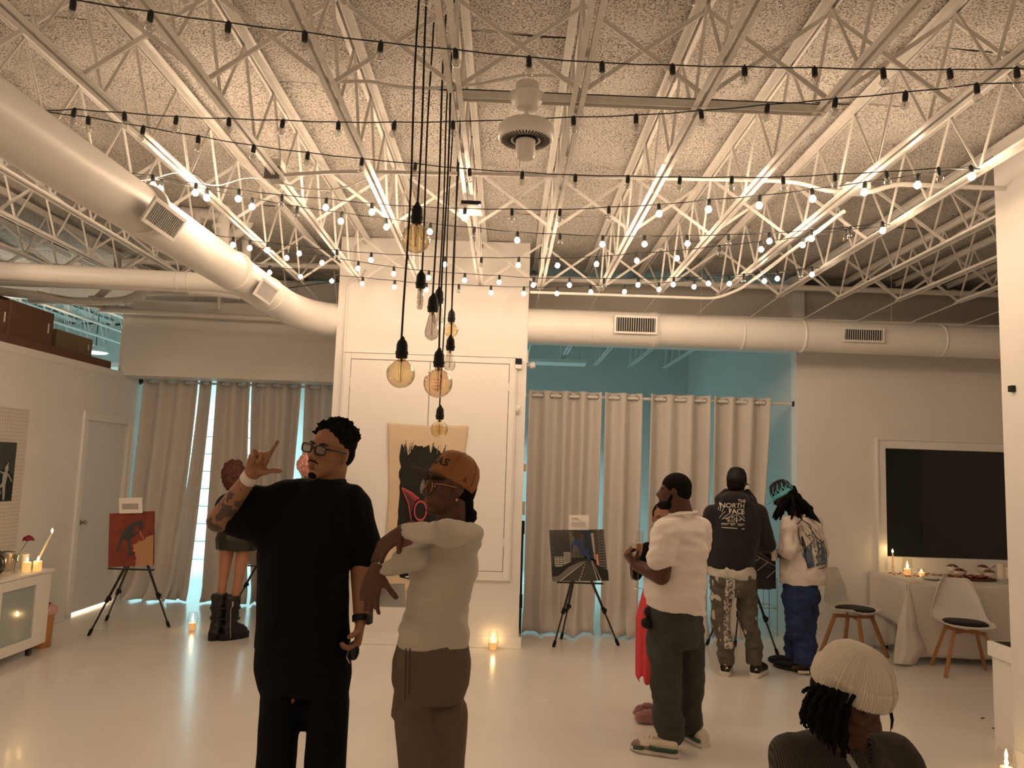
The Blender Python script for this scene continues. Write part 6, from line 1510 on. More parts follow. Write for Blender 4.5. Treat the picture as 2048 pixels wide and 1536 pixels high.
# ---------------------------------------------------------------- 4 person mostly hidden behind the man in black
def hidden():
    D = 7.35
    def Q(x, y, d=0): return at(x, y, Y=D + d)
    P = person('person in a pink patterned bonnet, mostly hidden behind the man in black', V((Q(622, 1230).x, D, 0)))
    sk = skin('brown', (.22, .11, .065)); B = MB(); Rh = ori(150); h = .22; hc = Q(618, 935)
    P_ = head(B, hc, Rh, h, neck=Q(620, 990), nr=.05); Rt = ori(170); zf = 1.75
    J = dict(R=Rt, pelvis=Q(622, 1090), chest=Q(621, 1025), shb=Q(600, 1008), elb=Q(603, 1060, .05), wrb=Q(610, 1085, .15), sha=Q(642, 1008), ela=Q(644, 1060), wra=Q(643, 1105), hib=Q(608, 1105), knb=Q(610, 1180), hia=Q(636, 1105), kna=Q(638, 1180))
    J['anb'] = V((J['knb'].x, D, .09)); J['ana'] = V((J['kna'].x, D, .09))
    limbs(B, J, .9); hand(B, J['wra'], V((0, 0, -1)), V((-1, 0, 0)), V((0, -1, 0))); hand(B, J['wrb'], V((.3, .6, -.3)), V((0, 0, -1)), V((1, 0, 0)))
    fuse(B, 'body', sk, P, .010, 3)
    H = MB(); H.ell(P_(0, -.12, .12), (.56 * h, .58 * h, .55 * h), Rh, 24, 16)
    bn = mat('pink_bonnet', (.70, .42, .36), .6); nt = bn.node_tree; v = nt.nodes.new('ShaderNodeTexVoronoi'); v.inputs['Scale'].default_value = 38; tc = nt.nodes.new('ShaderNodeTexCoord')
    nt.links.new(tc.outputs['Object'], v.inputs[0]); cr = nt.nodes.new('ShaderNodeValToRGB'); cr.color_ramp.elements[0].position = .25; cr.color_ramp.elements[1].position = .45
    cr.color_ramp.elements[0].color = (.85, .58, .50, 1); cr.color_ramp.elements[1].color = (.55, .22, .19, 1); nt.links.new(v.outputs['Distance'], cr.inputs[0]); nt.links.new(cr.outputs[0], nt.nodes['Principled BSDF'].inputs['Base Color'])
    fuse(H, 'bonnet', bn, P, .010, 2, wr=(.012, 20, (1, 1, 1)))
    S = MB(); X = V((1, 0, 0)); Yv = V((0, 1, 0)); blk = mat('black_cotton', (.01, .01, .01))
    S.loft([(Q(622, 1110), X * .16, Yv * .12), (Q(622, 1050), X * .15, Yv * .115), (Q(621, 1015), X * .165, Yv * .11), (Q(620, 996), X * .09, Yv * .08), (Q(620, 985), X * .065, Yv * .065)], 24)
    for k in 'ab': S.cap(J['sh' + k], .06, J['el' + k], .05); S.cap(J['el' + k], .05, J['wr' + k], .038)
    fuse(S, 'sweater', blk, P, .012, 3)
    S = MB(); S.loft([(Q(622, 1125), X * .16, Yv * .11), (Q(622, 1095), X * .165, Yv * .12)], 20)
    for k in 'ab': S.cap(J['hi' + k], .09, J['kn' + k], .065); S.cap(J['kn' + k], .065, J['an' + k], .055)
    fuse(S, 'trousers', blk, P, .012, 3)
    for k in 'ab': shoe(P, V((J['an' + k].x, D - .07, 0)), V((J['an' + k].x, D + .18, 0)), upper=black, sole=black)
hidden()

# ---------------------------------------------------------------- 5 woman in a pink skirt behind the man in the white T-shirt
def pink():
    D = 5.65
    def Q(x, y, d=0): return at(x, y, Y=D + d)
    P = person('woman in black top and pink skirt, half hidden behind the man in the white T-shirt', V((Q(1320, 1440).x, D, 0)))
    sk = skin('warm_brown', (.26, .12, .07)); B = MB(); Rh = ori(12, -4, 4); h = .215; hc = Q(1325, 1036)
    P_ = head(B, hc, Rh, h, neck=Q(1328, 1090), nr=.048); Rt = ori(5)
    J = dict(R=Rt, pelvis=Q(1325, 1210), chest=Q(1326, 1115), shb=Q(1368, 1100), elb=Q(1375, 1165), wrb=Q(1350, 1180, -.1), sha=Q(1295, 1098), ela=Q(1272, 1150, -.02), wra=Q(1268, 1128, -.24),
             hia=Q(1305, 1225), kna=Q(1318, 1330), hib=Q(1345, 1225), knb=Q(1350, 1330))
    J['ana'] = V((Q(1316, 1425, -.1).x, D - .05, .08)); J['anb'] = V((Q(1330, 1430).x, D + .02, .08)); J['fta'] = J['ftb'] = V((-.6, -.1, 0))
    limbs(B, J, .85, torso=.85); up = V((-.35, .1, .55))
    hand(B, J['wra'], up, V((.4, -.9, 0)), V((.5, 0, .3)), curl=(.5, .6, .6, .5), s=.95, wr=.02); hand(B, J['wrb'], V((-.5, -.3, 0)), V((0, .5, -1)), V((0, 0, 1)), s=.95, wr=.02)
    fuse(B, 'body', [sk, lipm], P, .0075, 3, cls=lipcls(P_, h)); eyes(P, P_, Rh, h, lid=sk); brows(P, P_, h, w_=.014)
    H = MB(); H.ell(P_(0, -.10, .12), (.345 * h, .40 * h, .40 * h), Rh, 18, 12); fuse(H, 'hair', mat('black_hair', (.009, .007, .006), .75), P, .008, 2, wr=(.004, 60, (1, 1, 1)))
    X = V((1, 0, 0)); Yv = V((0, 1, 0)); S = MB(); blk = mat('black_cotton', (.01, .01, .01))
    S.loft([(Q(1324, 1186), X * .14, Yv * .11), (Q(1325, 1150), X * .13, Yv * .105), (Q(1326, 1110), X * .145, Yv * .11), (Q(1327, 1086), X * .10, Yv * .08)], 24)
    for k in 'ab': S.cap(J['sh' + k], .052, J['el' + k], .042); S.cap(J['el' + k], .040, J['wr' + k].lerp(J['el' + k], .15), .032)
    fuse(S, 'black_top', blk, P, .010, 3)
    S = MB(); m_ = S
    def sk_(u, v_):
        a = 2 * PI * u; fold = 1 + .05 * math.sin(a * 14 + 3 * v_) * v_ + .03 * math.sin(a * 5) * v_
        c0, c1 = Q(1324, 1180), V((Q(1322, 1390).x, D, 0)); z = c0.z + (.30 + .025 * math.sin(a * 9) - c0.z) * v_
        rx = (.135 + .055 * min(1, v_ * 3) - .03 * v_) * fold; x = c0.x + (c1.x - c0.x) * v_ - .012 * v_
        return V((x + rx * math.cos(a), D + rx * .75 * math.sin(a), z))
    m_.grid(sk_, 140, 30); m_.build('pink_skirt', mat('coral_pink_cloth', (.62, .045, .065), .7), P, smooth=180, recalc=False, solid=.003)
    fz = mat('mauve_fluffy_slipper', (.30, .13, .12), .9, sheen=.5)
    for (a, b) in (((1312, 1447), (1272, 1447)), ((1300, 1432), (1270, 1436))):
        heel, toe = at(a[0] + 18, a[1], Z=0), at(b[0], b[1], Z=0); m_ = MB(); d = (toe - heel)
        m_.cap(heel + V((0, 0, .045)), .045, heel + d * .55 + V((0, 0, .045)), .052); m_.cap(heel + d * .5 + V((0, 0, .05)), .052, heel + d * .85 + V((0, 0, .042)), .042)
        fuse(m_, 'slipper', fz, P, .008, 2, wr=(.008, 40, (1, 1, 1)))
pink()

# ---------------------------------------------------------------- 6 man in the white T-shirt
def white_tee():
    D = 5.08
    def Q(x, y, d=0): return at(x, y, Y=D + d)
    P = person('man in plain white T-shirt and dark jeans holding a champagne flute, seen from behind', V((Q(1355, 1500).x, D, 0)))
    sk = skin('dark_brown', (.085, .036, .022)); B = MB(); Rh = ori(106, 0, 3); h = .235; hc = Q(1347, 983)
    P_ = head(B, hc, Rh, h, jaw=1.05, neck=Q(1366, 1045, .02), nr=.075); Rt = ori(132)
    J = dict(R=Rt, pelvis=Q(1352, 1235), chest=Q(1362, 1085), shb=Q(1334, 1062, -.10), elb=Q(1322, 1152, -.14), wrb=Q(1272, 1130, .06), sha=Q(1398, 1058, .1), ela=Q(1390, 1140, .25), wra=Q(1330, 1150, .35),
             hib=Q(1330, 1270, -.03), knb=Q(1332, 1385, -.06), hia=Q(1378, 1262, .06), kna=Q(1382, 1370, .12))
    J['anb'] = V((Q(1335, 1475).x, D - .02, .10)); J['ana'] = V((Q(1390, 1462).x, D + .18, .10)); J['ftb'] = V((-1, .0, 0)); J['fta'] = V((-.7, .7, 0))
    limbs(B, J, 1.0, arm=1.5, leg=1.0, torso=.82)
    hand(B, J['wrb'], Q(1254, 1108, .06) - J['wrb'], V((.75, .3, .3)), V((.3, -.2, .8)), curl=(.9, 1.0, 1.0, .9), thumb=.5, s=1.05, wr=.03)
    hand(B, J['wra'], V((-.9, .2, 0)), V((0, 0, -1)), V((0, 1, 0)), s=1.0)
    fuse(B, 'body', sk, P, .0075, 3)
    H = MB(); hm = mat('black_hair', (.009, .007, .006), .75)
    H.ell(P_(0, -.09, .15), (.345 * h, .42 * h, .38 * h), Rh, 22, 14); H.ell(P_(0, -.18, .0), (.33 * h, .32 * h, .32 * h), Rh, 20, 12)
    fuse(H, 'hair', hm, P, .008, 2)
    H = MB(); H.ell(P_(0, .14, -.36), (.265 * h, .26 * h, .16 * h), Rh, 18, 12); H.ell(P_(0, .30, -.38), (.14 * h, .13 * h, .14 * h), Rh); H.cap(P_(-.28, .02, -.12), .05 * h, P_(-.2, .14, -.36), .07 * h); H.cap(P_(.28, .02, -.12), .05 * h, P_(.2, .14, -.36), .07 * h); H.tube([P_(-.11, .37, -.2), P_(0, .41, -.185), P_(.11, .37, -.2)], .018 * h, 6)
    fuse(H, 'beard', hm, P, .006, 2)
    X = Rt @ V((1, 0, 0)); Yv = Rt @ V((0, 1, 0)); S = MB(); EX = V((1, 0, 0)); EY = V((0, 1, 0))
    S.loft([(Q(1350, 1220), EX * .195 + V((0, 0, -.025)), EY * .17), (Q(1350, 1190), EX * .200, EY * .175), (Q(1353, 1150), EX * .195, EY * .17), (Q(1356, 1100), EX * .185, EY * .165), (Q(1358, 1062), EX * .175, EY * .145), (Q(1364, 1035), EX * .125, EY * .115), (Q(1367, 1020), EX * .078, EY * .085)], 30)
    S.cap(Q(1352, 1070, -.04), .095, J['shb'], .088); S.cap(J['shb'], .094, Q(1320, 1112, -.13), .092); S.cap(J['sha'], .085, Q(1396, 1100, .14), .08)
    tw = mat('white_tshirt_cotton', (.72, .65, .61), .85, sheen=.2)
    so = fuse(S, 'shirt', tw, P, .009, 3, wr=(.018, 7, (.8, .8, 1.5)))
    m_ = MB(); rc = Q(1366, 1026, -.01); m_.tube([rc + EX * .088 * math.cos(a) + EY * .095 * math.sin(a) + V((0, 0, .012 * math.cos(a))) for a in [2 * PI * k / 28 for k in range(29)]], .0085, 8, caps=False); m_.build('collar', tw, P, smooth=60)
    jn = mat('dark_green_grey_denim', (.045, .05, .042), .85, noise_=.4, nscale=7, bump=.1, bscale=300); T_ = MB()
    T_.loft([(Q(1352, 1292), EX * .165, EY * .15), (Q(1352, 1255), EX * .185, EY * .165), (Q(1350, 1210), EX * .180, EY * .16)], 24)
    for k, r1, r2, r3 in (('b', .118, .098, .094), ('a', .108, .086, .086)):
        T_.cap(J['hi' + k], r1, J['kn' + k], r2); T_.cap(J['kn' + k], r2, V((J['an' + k].x, J['an' + k].y, .17)), r3); T_.cap(V((J['an' + k].x, J['an' + k].y, .20)), r3 * 1.08, V((J['an' + k].x + .015, J['an' + k].y, .12)), r3)
    fuse(T_, 'jeans', jn, P, .011, 3, wr=(.016, 8, (1, 1, 1.2)))
    m_ = MB(); m_.ell(Q(1297, 1224, -.04), (.03, .03, .035)); m_.ell(Q(1293, 1246, -.05), (.035, .03, .035)); m_.build('black_pompom', black, P, smooth=180)
    cream = mat('cream_leather', (.62, .55, .44), .5); grey_s = mat('grey_suede_overlay', (.25, .19, .17), .8); grn = mat('pine_green_trim', (.02, .07, .04), .6); gum = mat('gum_rubber', (.28, .13, .08), .5)
    for hl, to, k in (((1356, 1514), (1262, 1499), 'b'), ((1410, 1496), (1360, 1466), 'a')):
        heel, toe = at(*hl, Z=0), at(*to, Z=0); d = toe - heel
        def acc(c, heel=heel, d=d):
            t = (c - heel).dot(d) / d.length_squared
            return 1 if (t > .78 and c.z < .072) or (t > .45 and c.z < .055) else 0
        so_ = shoe(P, heel, toe, w_=.108, h=.088, upper=cream, sole=sole_white(), acc=acc, accm=grey_s, name='sneaker')
        dn = d.normalized(); sd_ = dn.cross(V((0, 0, 1)))
        if sd_.y > 0: sd_ = -sd_
        m_ = MB(); m_.tube([heel + dn * (-.005) + sd_ * .045 + V((0, 0, .045)), heel + dn * .12 + sd_ * .056 + V((0, 0, .043)), heel + dn * .17 + sd_ * .056 + V((0, 0, .05))], .011, 6); m_.tube([heel + dn * .21 + sd_ * .056 + V((0, 0, .035)), heel + dn * .27 + sd_ * .05 + V((0, 0, .03))], .009, 6); m_.build('green_trim', grn, so_, smooth=60)
        m_ = MB(); m_.tube([heel + dn * (-.01) + V((0, 0, .008)), heel + dn * .32 + V((0, 0, .008))], .0085, 6) if False else None
        for j in range(4): pass
        m_ = MB()
        for j in range(4): c = heel + dn * (.13 + .027 * j) + V((0, 0, .115 - .012 * j)); m_.tube([c - sd_ * .028, c + V((0, 0, .008)), c + sd_ * .028], .0035, 5)
        m_.build('laces', waxw, so_, smooth=60)
    # champagne flute
    c = Q(1275, 1177, .04); t = thing('champagne_flute', c, 'tall champagne flute with amber wine held in front of the man in white', 'glass')
    z1 = Q(1280, 1062, .04); tl = (z1 - c); L_ = tl.length; q = V((0, 0, 1)).rotation_difference(tl.normalized()).to_matrix()
    fl = clear_mat('flute_glass', (.93, .91, .88), .2)
    MB().lathe([(.034, 0), (.032, .003), (.005, .006), (.0035, .03), (.0035, L_ * .50), (.010, L_ * .56), (.020, L_ * .64), (.0235, L_ * .76), (.022, L_)], c, 24, q, caps=False).build('flute_bowl', fl, t, smooth=60)
    MB().lathe([(.006, L_ * .56), (.018, L_ * .645), (.0215, L_ * .76), (.0215, L_ * .78)], c, 20, q).build('wine', mat('amber_wine', (.50, .18, .04), .1, alpha=.9), t, smooth=60)
    MB().lathe([(.0213, L_ * .78), (.0213, L_ * .795)], c, 20, q).build('foam', pm('foam', (.75, .6, .5)), t)
    c = Q(1264, 1160, .12); t = thing('champagne_flute', c, 'second champagne flute behind the first, held by the woman in pink', 'glass')
    q = V((0, 0, 1)).rotation_difference(V((-.03, 0, 1)).normalized()).to_matrix(); L_ = .24
    MB().lathe([(.032, 0), (.030, .003), (.005, .006), (.0035, .03), (.0035, L_ * .50), (.010, L_ * .56), (.020, L_ * .64), (.0235, L_ * .76), (.022, L_)], c, 24, q, caps=False).build('flute_bowl', fl, t, smooth=60)
white_tee()

# ---------------------------------------------------------------- 7 man in the black hoodie
def hoodie():
    D = 6.98
    def Q(x, y, d=0): return at(x, y, Y=D + d)
    P = person('man in black printed hoodie, cap and ripped grey jeans, seen from behind', V((Q(1480, 1350).x, D, 0)))
    sk = skin('dark_brown', (.085, .036, .022)); B = MB(); Rh = ori(218, -6); h = .235; hc = Q(1474, 967)
    P_ = head(B, hc, Rh, h, neck=Q(1470, 1015), nr=.06); Rt = ori(184)
    J = dict(R=Rt, pelvis=Q(1466, 1150), chest=Q(1470, 1040), shb=Q(1424, 1028), elb=Q(1414, 1095, .03), wrb=Q(1436, 1100, .28), sha=Q(1516, 1026), ela=Q(1536, 1090, .02), wra=Q(1522, 1096, .26),
             hib=Q(1443, 1165), knb=Q(1441, 1245), hia=Q(1490, 1165), kna=Q(1498, 1245), ftb=V((0, 1, 0)), fta=V((.3, 1, 0)))
    J['anb'] = V((Q(1450, 1330).x, D - .02, .1)); J['ana'] = V((Q(1508, 1330).x, D, .1))
    limbs(B, J, 1.0, torso=1.0)
    for k in 'ab': hand(B, J['wr' + k], V((.1, 1, .2)), V((0, 0, -1)), V((1 if k == 'b' else -1, 0, 0)), curl=(.4, .4, .4, .4))
    fuse(B, 'body', sk, P, .010, 3)
    X = V((1, 0, 0)); Yv = V((0, 1, 0)); S = MB()
    hd = mat('black_fleece', (.009, .008, .009), .9, sheen=.1)
    S.loft([(Q(1462, 1140), X * .205 + V((0, 0, -.02)), Yv * .145), (Q(1462, 1128), X * .212, Yv * .15), (Q(1465, 1090), X * .225, Yv * .16), (Q(1470, 1050), X * .235, Yv * .155), (Q(1471, 1020), X * .225, Yv * .13), (Q(1471, 1000), X * .15, Yv * .11), (Q(1471, 985), X * .10, Yv * .09)], 28)
    for k, e in (('b', Q(1413, 1100, .03)), ('a', Q(1537, 1090, .02))):
        S.cap(J['sh' + k], .085, e, .072); S.cap(e, .070, J['wr' + k], .045)
    S.cap(Q(1446, 998, -.02), .045, Q(1498, 1000, -.02), .045); S.cap(Q(1440, 1000, .02), .05, Q(1452, 985, .06), .04); S.cap(Q(1503, 1001, .02), .05, Q(1494, 985, .06), .04); S.ell(Q(1470, 1000, -.07), (.13, .08, .075))
    so = fuse(S, 'hoodie', hd, P, .011, 4, wr=(.008, 7, (1, 1, .8)))
    bv = bvh_of(so); wh = mat('white_print', (.62, .57, .52), .7)
    O = Q(1466, 1040, -.14); U_ = V((1, 0, 0)); W_ = V((0, 0, 1)); mpx = D / 1540
    polys = []
    def T_(s, size, x, y, b=.001): polys.append((wh, shift(text_poly(s, size, b), (x - 1466) * mpx, -(y - 1040) * mpx)))
    T_('THE', .040, 1482, 1006, .0006); T_('NORTH', .058, 1466, 1016.5, .001); T_('FACE', .058, 1473, 1027.5, .001)
    r_ = random.Random(8)
    def ln(pts, w_=.0035): polys.append((wh, stroke([((x - 1466) * mpx, -(y - 1040) * mpx) for x, y in pts], w_)))
    ln([(1441, 1037), (1446, 1030), (1452, 1024)]); ln([(1445, 1040), (1452, 1032), (1459, 1028)]); ln([(1442, 1016), (1440, 1022)]); ln([(1446, 1014), (1443, 1024)]); ln([(1450, 1016), (1446, 1026)])
    ln([(1472, 1028), (1471, 1045)]); ln([(1473, 1028), (1480, 1035), (1487, 1040)]); ln([(1470, 1030), (1462, 1035), (1453, 1037), (1447, 1038)]); ln([(1466, 1028), (1458, 1034)]); ln([(1478, 1026), (1484, 1031), (1487, 1036)])
    for k in range(16):
        x, y = r_.uniform(1452, 1484), r_.uniform(1030, 1040); ln([(x, y), (x + r_.uniform(-4, 4), y + 3), (x + r_.uniform(-5, 5), y + 6)], .0025)
    for a, b in ((1443, 1457), (1459, 1468), (1472, 1485)): ln([(a, 1047), (b, 1047)], .005); ln([(a, 1049.4), (b - 4, 1049.4)], .003)
    ln([(1443, 1054.5), (1471, 1055)], .006); ln([(1479, 1055.5), (1485, 1056)], .006)
    decal_mb(bv, O, U_, W_, polys, [wh], so, 'back_print', off=.016, sub=.03)
    # cap and hair
    C = MB(); cc = P_(0, -.05, .14); C.lathe([(.40 * h, -.12 * h), (.405 * h, .05 * h), (.37 * h, .26 * h), (.27 * h, .42 * h), (.12 * h, .48 * h), (.001, .49 * h)], cc, 24, Rh, sx=.92, sy=1.1); co = C.build('cap_crown', black, P, smooth=180)
    m_ = MB(); m_.grid(lambda u, v_: P_(math.sin((u - .5) * 2) * .34, math.cos((u - .5) * 2) * .40 + .34 * v_, .06 - .03 * v_), 12, 5); m_.build('cap_brim', black, co, smooth=180, recalc=False, solid=.005)
    H = MB(); H.ell(P_(0, -.14, -.05), (.335 * h, .34 * h, .34 * h), Rh); fuse(H, 'hair', mat('black_hair', (.009, .007, .006), .75), P, .009, 2)
    for s in (-1, 1): MB().ell(P_(s * .34, -.02, -.16), (.008, .008, .010), None, 8, 6).build('earbud', plm, P, smooth=180)
    MB().tube([P_(.34, -.05, .0), P_(.36, .2, .02), P_(.33, .42, .02)], .003, 6).build('glasses_arm', gw, P)
    # hem of the long tee, jeans
    S = MB(); S.loft([(Q(1463, 1156), X * .212 + V((0, 0, -.02)), Yv * .15), (Q(1463, 1146), X * .216, Yv * .152), (Q(1463, 1130), X * .205, Yv * .145)], 28)
    ho = fuse(S, 'undershirt_hem', mat('washed_white_cotton', (.62, .56, .50), .85, noise_=.35, nscale=9, tint=(.34, .36, .30)), P, .010, 2, wr=(.008, 12, (1, 1, 1)))
    jn = mat('washed_brown_grey_denim', (.11, .095, .075), .85, noise_=.45, nscale=8); wear = mat('ripped_white_threads', (.46, .42, .38), .9); T2 = MB()
    T2.loft([(Q(1466, 1192), X * .17, Yv * .13), (Q(1466, 1165), X * .212, Yv * .15), (Q(1465, 1146), X * .20, Yv * .14)], 24)
    for k in 'ab':
        kn = J['kn' + k]; an = J['an' + k]
        T2.cap(J['hi' + k], .105, kn, .082); T2.cap(kn, .080, V((an.x, an.y, .30)), .068)
        for z_, r_2 in ((.27, .082), (.225, .074), (.18, .08), (.13, .074)): T2.lathe([(r_2 * .9, -.03), (r_2, 0), (r_2 * .9, .03)], (an.x, an.y, z_), 16)
    def rip(c):
        q = V((c.x * 22, c.y * 22, c.z * 11)); v_ = noise.noise(q)
        inner = abs(c.x - Q(1452, 1250).x) < .04 and .25 < c.z < .85 and c.x > J['knb'].x
        return 1 if (v_ > .5 and c.z < .95) or (inner and noise.noise(c * 60) > -.05) else 0
    fuse(T2, 'ripped_jeans', [jn, wear], P, .010, 3, wr=(.014, 10, (1, 1, 1.6)), cls=rip)
    for hl, to, k in (((1450, 1353), (1462, 1340), 'b'), ((1508, 1356), (1532, 1342), 'a')):
        heel = at(*hl, Z=0); heel.z = 0; toe = heel + (V((.10, .26, 0)) if k == 'b' else V((.17, .22, 0)))
        so_ = shoe(P, heel, toe, w_=.105, h=.10, upper=black, sole=sole_white(), name='sneaker', th=.042)
        m_ = MB(); c = heel + V((0, -.058, .085)); m_.prism([c + V((-.015, 0, -.01)), c + V((0, 0, .012)), c + V((.016, 0, -.008)), c + V((.0, 0, .0))], V((0, -1, 0)), .003); m_.build('heel_emblem', waxw, so_)
hoodie()

# ---------------------------------------------------------------- 8 man with dreadlocks
def dreads_man():
    D = 7.18
    def Q(x, y, d=0): return at(x, y, Y=D + d)
    P = person('man with long dreadlocks, flame-patterned cap, white printed T-shirt and blue jeans, bending forward', V((Q(1600, 1340).x, D, 0)))
    sk = skin('dark_brown', (.085, .036, .022)); B = MB(); Rh = ori(112, -32); h = .235; hc = Q(1566, 992)
    P_ = head(B, hc, Rh, h, neck=Q(1592, 1030), nr=.055); Rt = ori(125)
    J = dict(R=Rt, pelvis=Q(1602, 1180), chest=Q(1603, 1070), shb=Q(1580, 1050, -.12), elb=Q(1576, 1112, -.10), wrb=Q(1552, 1108, .12), sha=Q(1628, 1050, .12), ela=Q(1610, 1110, .25), wra=Q(1560, 1112, .25),
             hib=Q(1592, 1190, -.04), knb=Q(1597, 1260, -.05), hia=Q(1612, 1190, .07), kna=Q(1608, 1262, .06), ftb=V((-1, .1, 0)), fta=V((-.9, .3, 0)))
    J['anb'] = V((Q(1604, 1330).x, D - .06, .1)); J['ana'] = V((Q(1600, 1325).x, D + .12, .1))
    limbs(B, J, 1.0, torso=.95)
    hand(B, J['wrb'], V((-.8, .4, .1)), V((.2, 0, -1)), V((0, 1, .3)), curl=(.6, .6, .6, .6)); hand(B, J['wra'], V((-.8, 0, 0)), V((0, -.3, -1)), V((0, -1, 0)), curl=(.5,) * 4)
    fuse(B, 'body', sk, P, .0095, 3)
    C = MB(); cc = P_(0, -.05, .15); co_p = [(.405 * h, -.14 * h), (.415 * h, .05 * h), (.375 * h, .26 * h), (.27 * h, .42 * h), (.12 * h, .48 * h), (.001, .49 * h)]
    C.lathe(co_p, cc, 28, Rh, sx=.92, sy=1.1); co = C.build('cap_crown', black, P, smooth=180)
    tq = mat('turquoise_flames', (.10, .42, .50), .6); m_ = MB()
    m_.lathe([(.408 * h, -.15 * h), (.424 * h, -.13 * h), (.424 * h, .0 * h), (.416 * h, .01 * h)], cc, 28, Rh, sx=.92, sy=1.1); m_.build('cap_band', tq, co, smooth=60)
    m_ = MB(); m_.grid(lambda u, v_: P_(math.sin((u - .5) * 2) * .35, math.cos((u - .5) * 2) * .42 + .32 * v_, .03 - .03 * v_), 12, 5); m_.build('cap_brim', tq, co, smooth=180, recalc=False, solid=.005)
    bv = bvh_of(co); up = Rh @ V((0, 0, 1))
    for k in range(11):
        ang = k * .57 + .2; n_ = Rh @ V((math.sin(ang), math.cos(ang), 0)); Uv = up.cross(n_).normalized(); a = .018
        pl = [stroke([(-a, -.02), (-a * .2, .0), (-a * .9, .025), (-a * .1, .05), (a * .5, .072)], [.014, .012, .010, .008, .002]), stroke([(a, -.02), (a * .6, .005), (a * 1.2, .028), (a * .4, .018)], [.012, .01, .006, .002])]
        decal_mb(bv, cc + n_ * .15 + up * .012, Uv, up, [(tq, p_) for p_ in pl], [], co, 'cap_flame', off=.0015, sub=.015)
    # locks
    H = MB(); H.ell(P_(0, -.16, .02), (.35 * h, .36 * h, .38 * h), Rh); r_ = random.Random(3); hm = mat('black_hair', (.009, .007, .006), .75)
    H.cap(P_(0, -.3, .0), .30 * h, Q(1604, 1018, -.02), .06); H.cap(P_(0, -.2, -.1), .26 * h, Q(1618, 1022, .0), .045)
    fuse(H, 'hair', hm, P, .009, 2, wr=(.02, 30, (1, 1, .3)))
    m_ = MB()
    tips = [(1546 + 2 * k, 1036 + 3 * (k % 3), -.05) for k in range(5)] + [(1556 + 5.2 * k, 1030 + 9 * math.sin(k * 1.7) + k * .6, r_.uniform(-.2, .08)) for k in range(17)] + [(1600 + 2.6 * k, 1012 + 2.6 * k, r_.uniform(-.12, .1)) for k in range(12)]
    for k, (x, y, dd) in enumerate(tips):
        a = r_.uniform(-1, 1); st = P_(.32 * math.sin(a * 1.6) * (-1 if dd < 0 else 1), -.15 - .25 * r_.random(), .1 * r_.random() - .1); e = Q(x, y, dd); md_ = st.lerp(e, .5) + V((.03 if x > 1580 else -.01, 0, .05))
        pts = [((1 - t) ** 2) * st + 2 * t * (1 - t) * md_ + t * t * e + V((.006 * math.sin(t * 12 + k), 0, .004 * math.cos(t * 10 + k))) for t in [j / 8 for j in range(9)]]
        m_.tube(pts, [.017] * 6 + [.015, .012, .006], 6)
    o = m_.build('dreadlocks', hm, P, smooth=60)
    S = MB(); EX = V((1, 0, 0)); EY = V((0, 1, 0)); tw = mat('white_heavy_cotton', (.66, .59, .54), .85, sheen=.2)
    S.loft([(Q(1606, 1168), EX * .218, EY * .16), (Q(1606, 1150), EX * .225, EY * .165), (Q(1607, 1110), EX * .215, EY * .165), (Q(1607, 1075), EX * .195, EY * .16), (Q(1603, 1048), EX * .165, EY * .15), (Q(1596, 1032), EX * .10, EY * .10)], 28)
    S.cap(Q(1598, 1050, -.05), .09, J['shb'], .085); S.cap(J['shb'], .09, Q(1577, 1098, -.12), .098); S.cap(J['sha'], .09, Q(1622, 1095, .18), .095)
    so = fuse(S, 'shirt', tw, P, .011, 3, wr=(.024, 8, (1, 1, 1.2)))
    bv = bvh_of(so); bl = mat('print_denim_blue', (.085, .135, .19), .8); pw = mat('print_cream', (.55, .50, .43), .8); dk = mat('print_black_line', (.03, .02, .018), .8); mpx = D / 1540; O = Q(1620, 1090, -.14)
    def c_(pts): return [((x - 1620) * mpx, -(y - 1090) * mpx) for x, y in pts]
    def leaf(x0, y0, x1, y1, w_, mt):
        L_ = math.hypot(x1 - x0, y1 - y0); nx, ny = -(y1 - y0) / L_, (x1 - x0) / L_; n = 8
        a = [(x0 + (x1 - x0) * t + nx * w_ * math.sin(PI * t), y0 + (y1 - y0) * t + ny * w_ * math.sin(PI * t)) for t in [k / n for k in range(n + 1)]]
        b = [(x0 + (x1 - x0) * t - nx * w_ * math.sin(PI * t), y0 + (y1 - y0) * t - ny * w_ * math.sin(PI * t)) for t in [k / n for k in range(n - 1, 0, -1)]]
        return (mt, c_(a + b))
    pl = [(pw, c_([(1591, 1054), (1602, 1044), (1620, 1050), (1636, 1062), (1646, 1080), (1654, 1105), (1653, 1128), (1630, 1133), (1610, 1120), (1600, 1095), (1595, 1070)]))]
    pl += [(bl, c_([(1600, 1090), (1608, 1096), (1622, 1084), (1634, 1082), (1648, 1092), (1653, 1126), (1630, 1130), (1616, 1134), (1604, 1110)]))]
    for q in ((1602, 1066, 1612, 1118, 3.2, dk), (1596, 1075, 1610, 1115, 2.0, pw), (1613, 1092, 1616, 1136, 5.0, dk), (1613, 1093, 1616, 1134, 4.0, bl), (1623, 1080, 1628, 1134, 3.0, pw), (1624, 1060, 1640, 1130, 3.0, dk), (1625, 1064, 1638, 1128, 2.0, pw), (1600, 1050, 1632, 1092, 4, dk), (1601, 1051, 1630, 1090, 3, pw), (1612, 1046, 1646, 1088, 4, dk), (1613, 1047, 1645, 1086, 3, pw), (1640, 1084, 1652, 1126, 4, bl)): pl.append(leaf(*q))
    for a in (([(1592, 1055), (1597, 1075), (1606, 1100), (1613, 1134)]), ([(1646, 1080), (1654, 1108), (1654, 1130), (1632, 1134)]), ([(1591, 1050), (1604, 1042), (1618, 1050), (1622, 1068)])): pl.append((dk, stroke(c_(a), .008)))
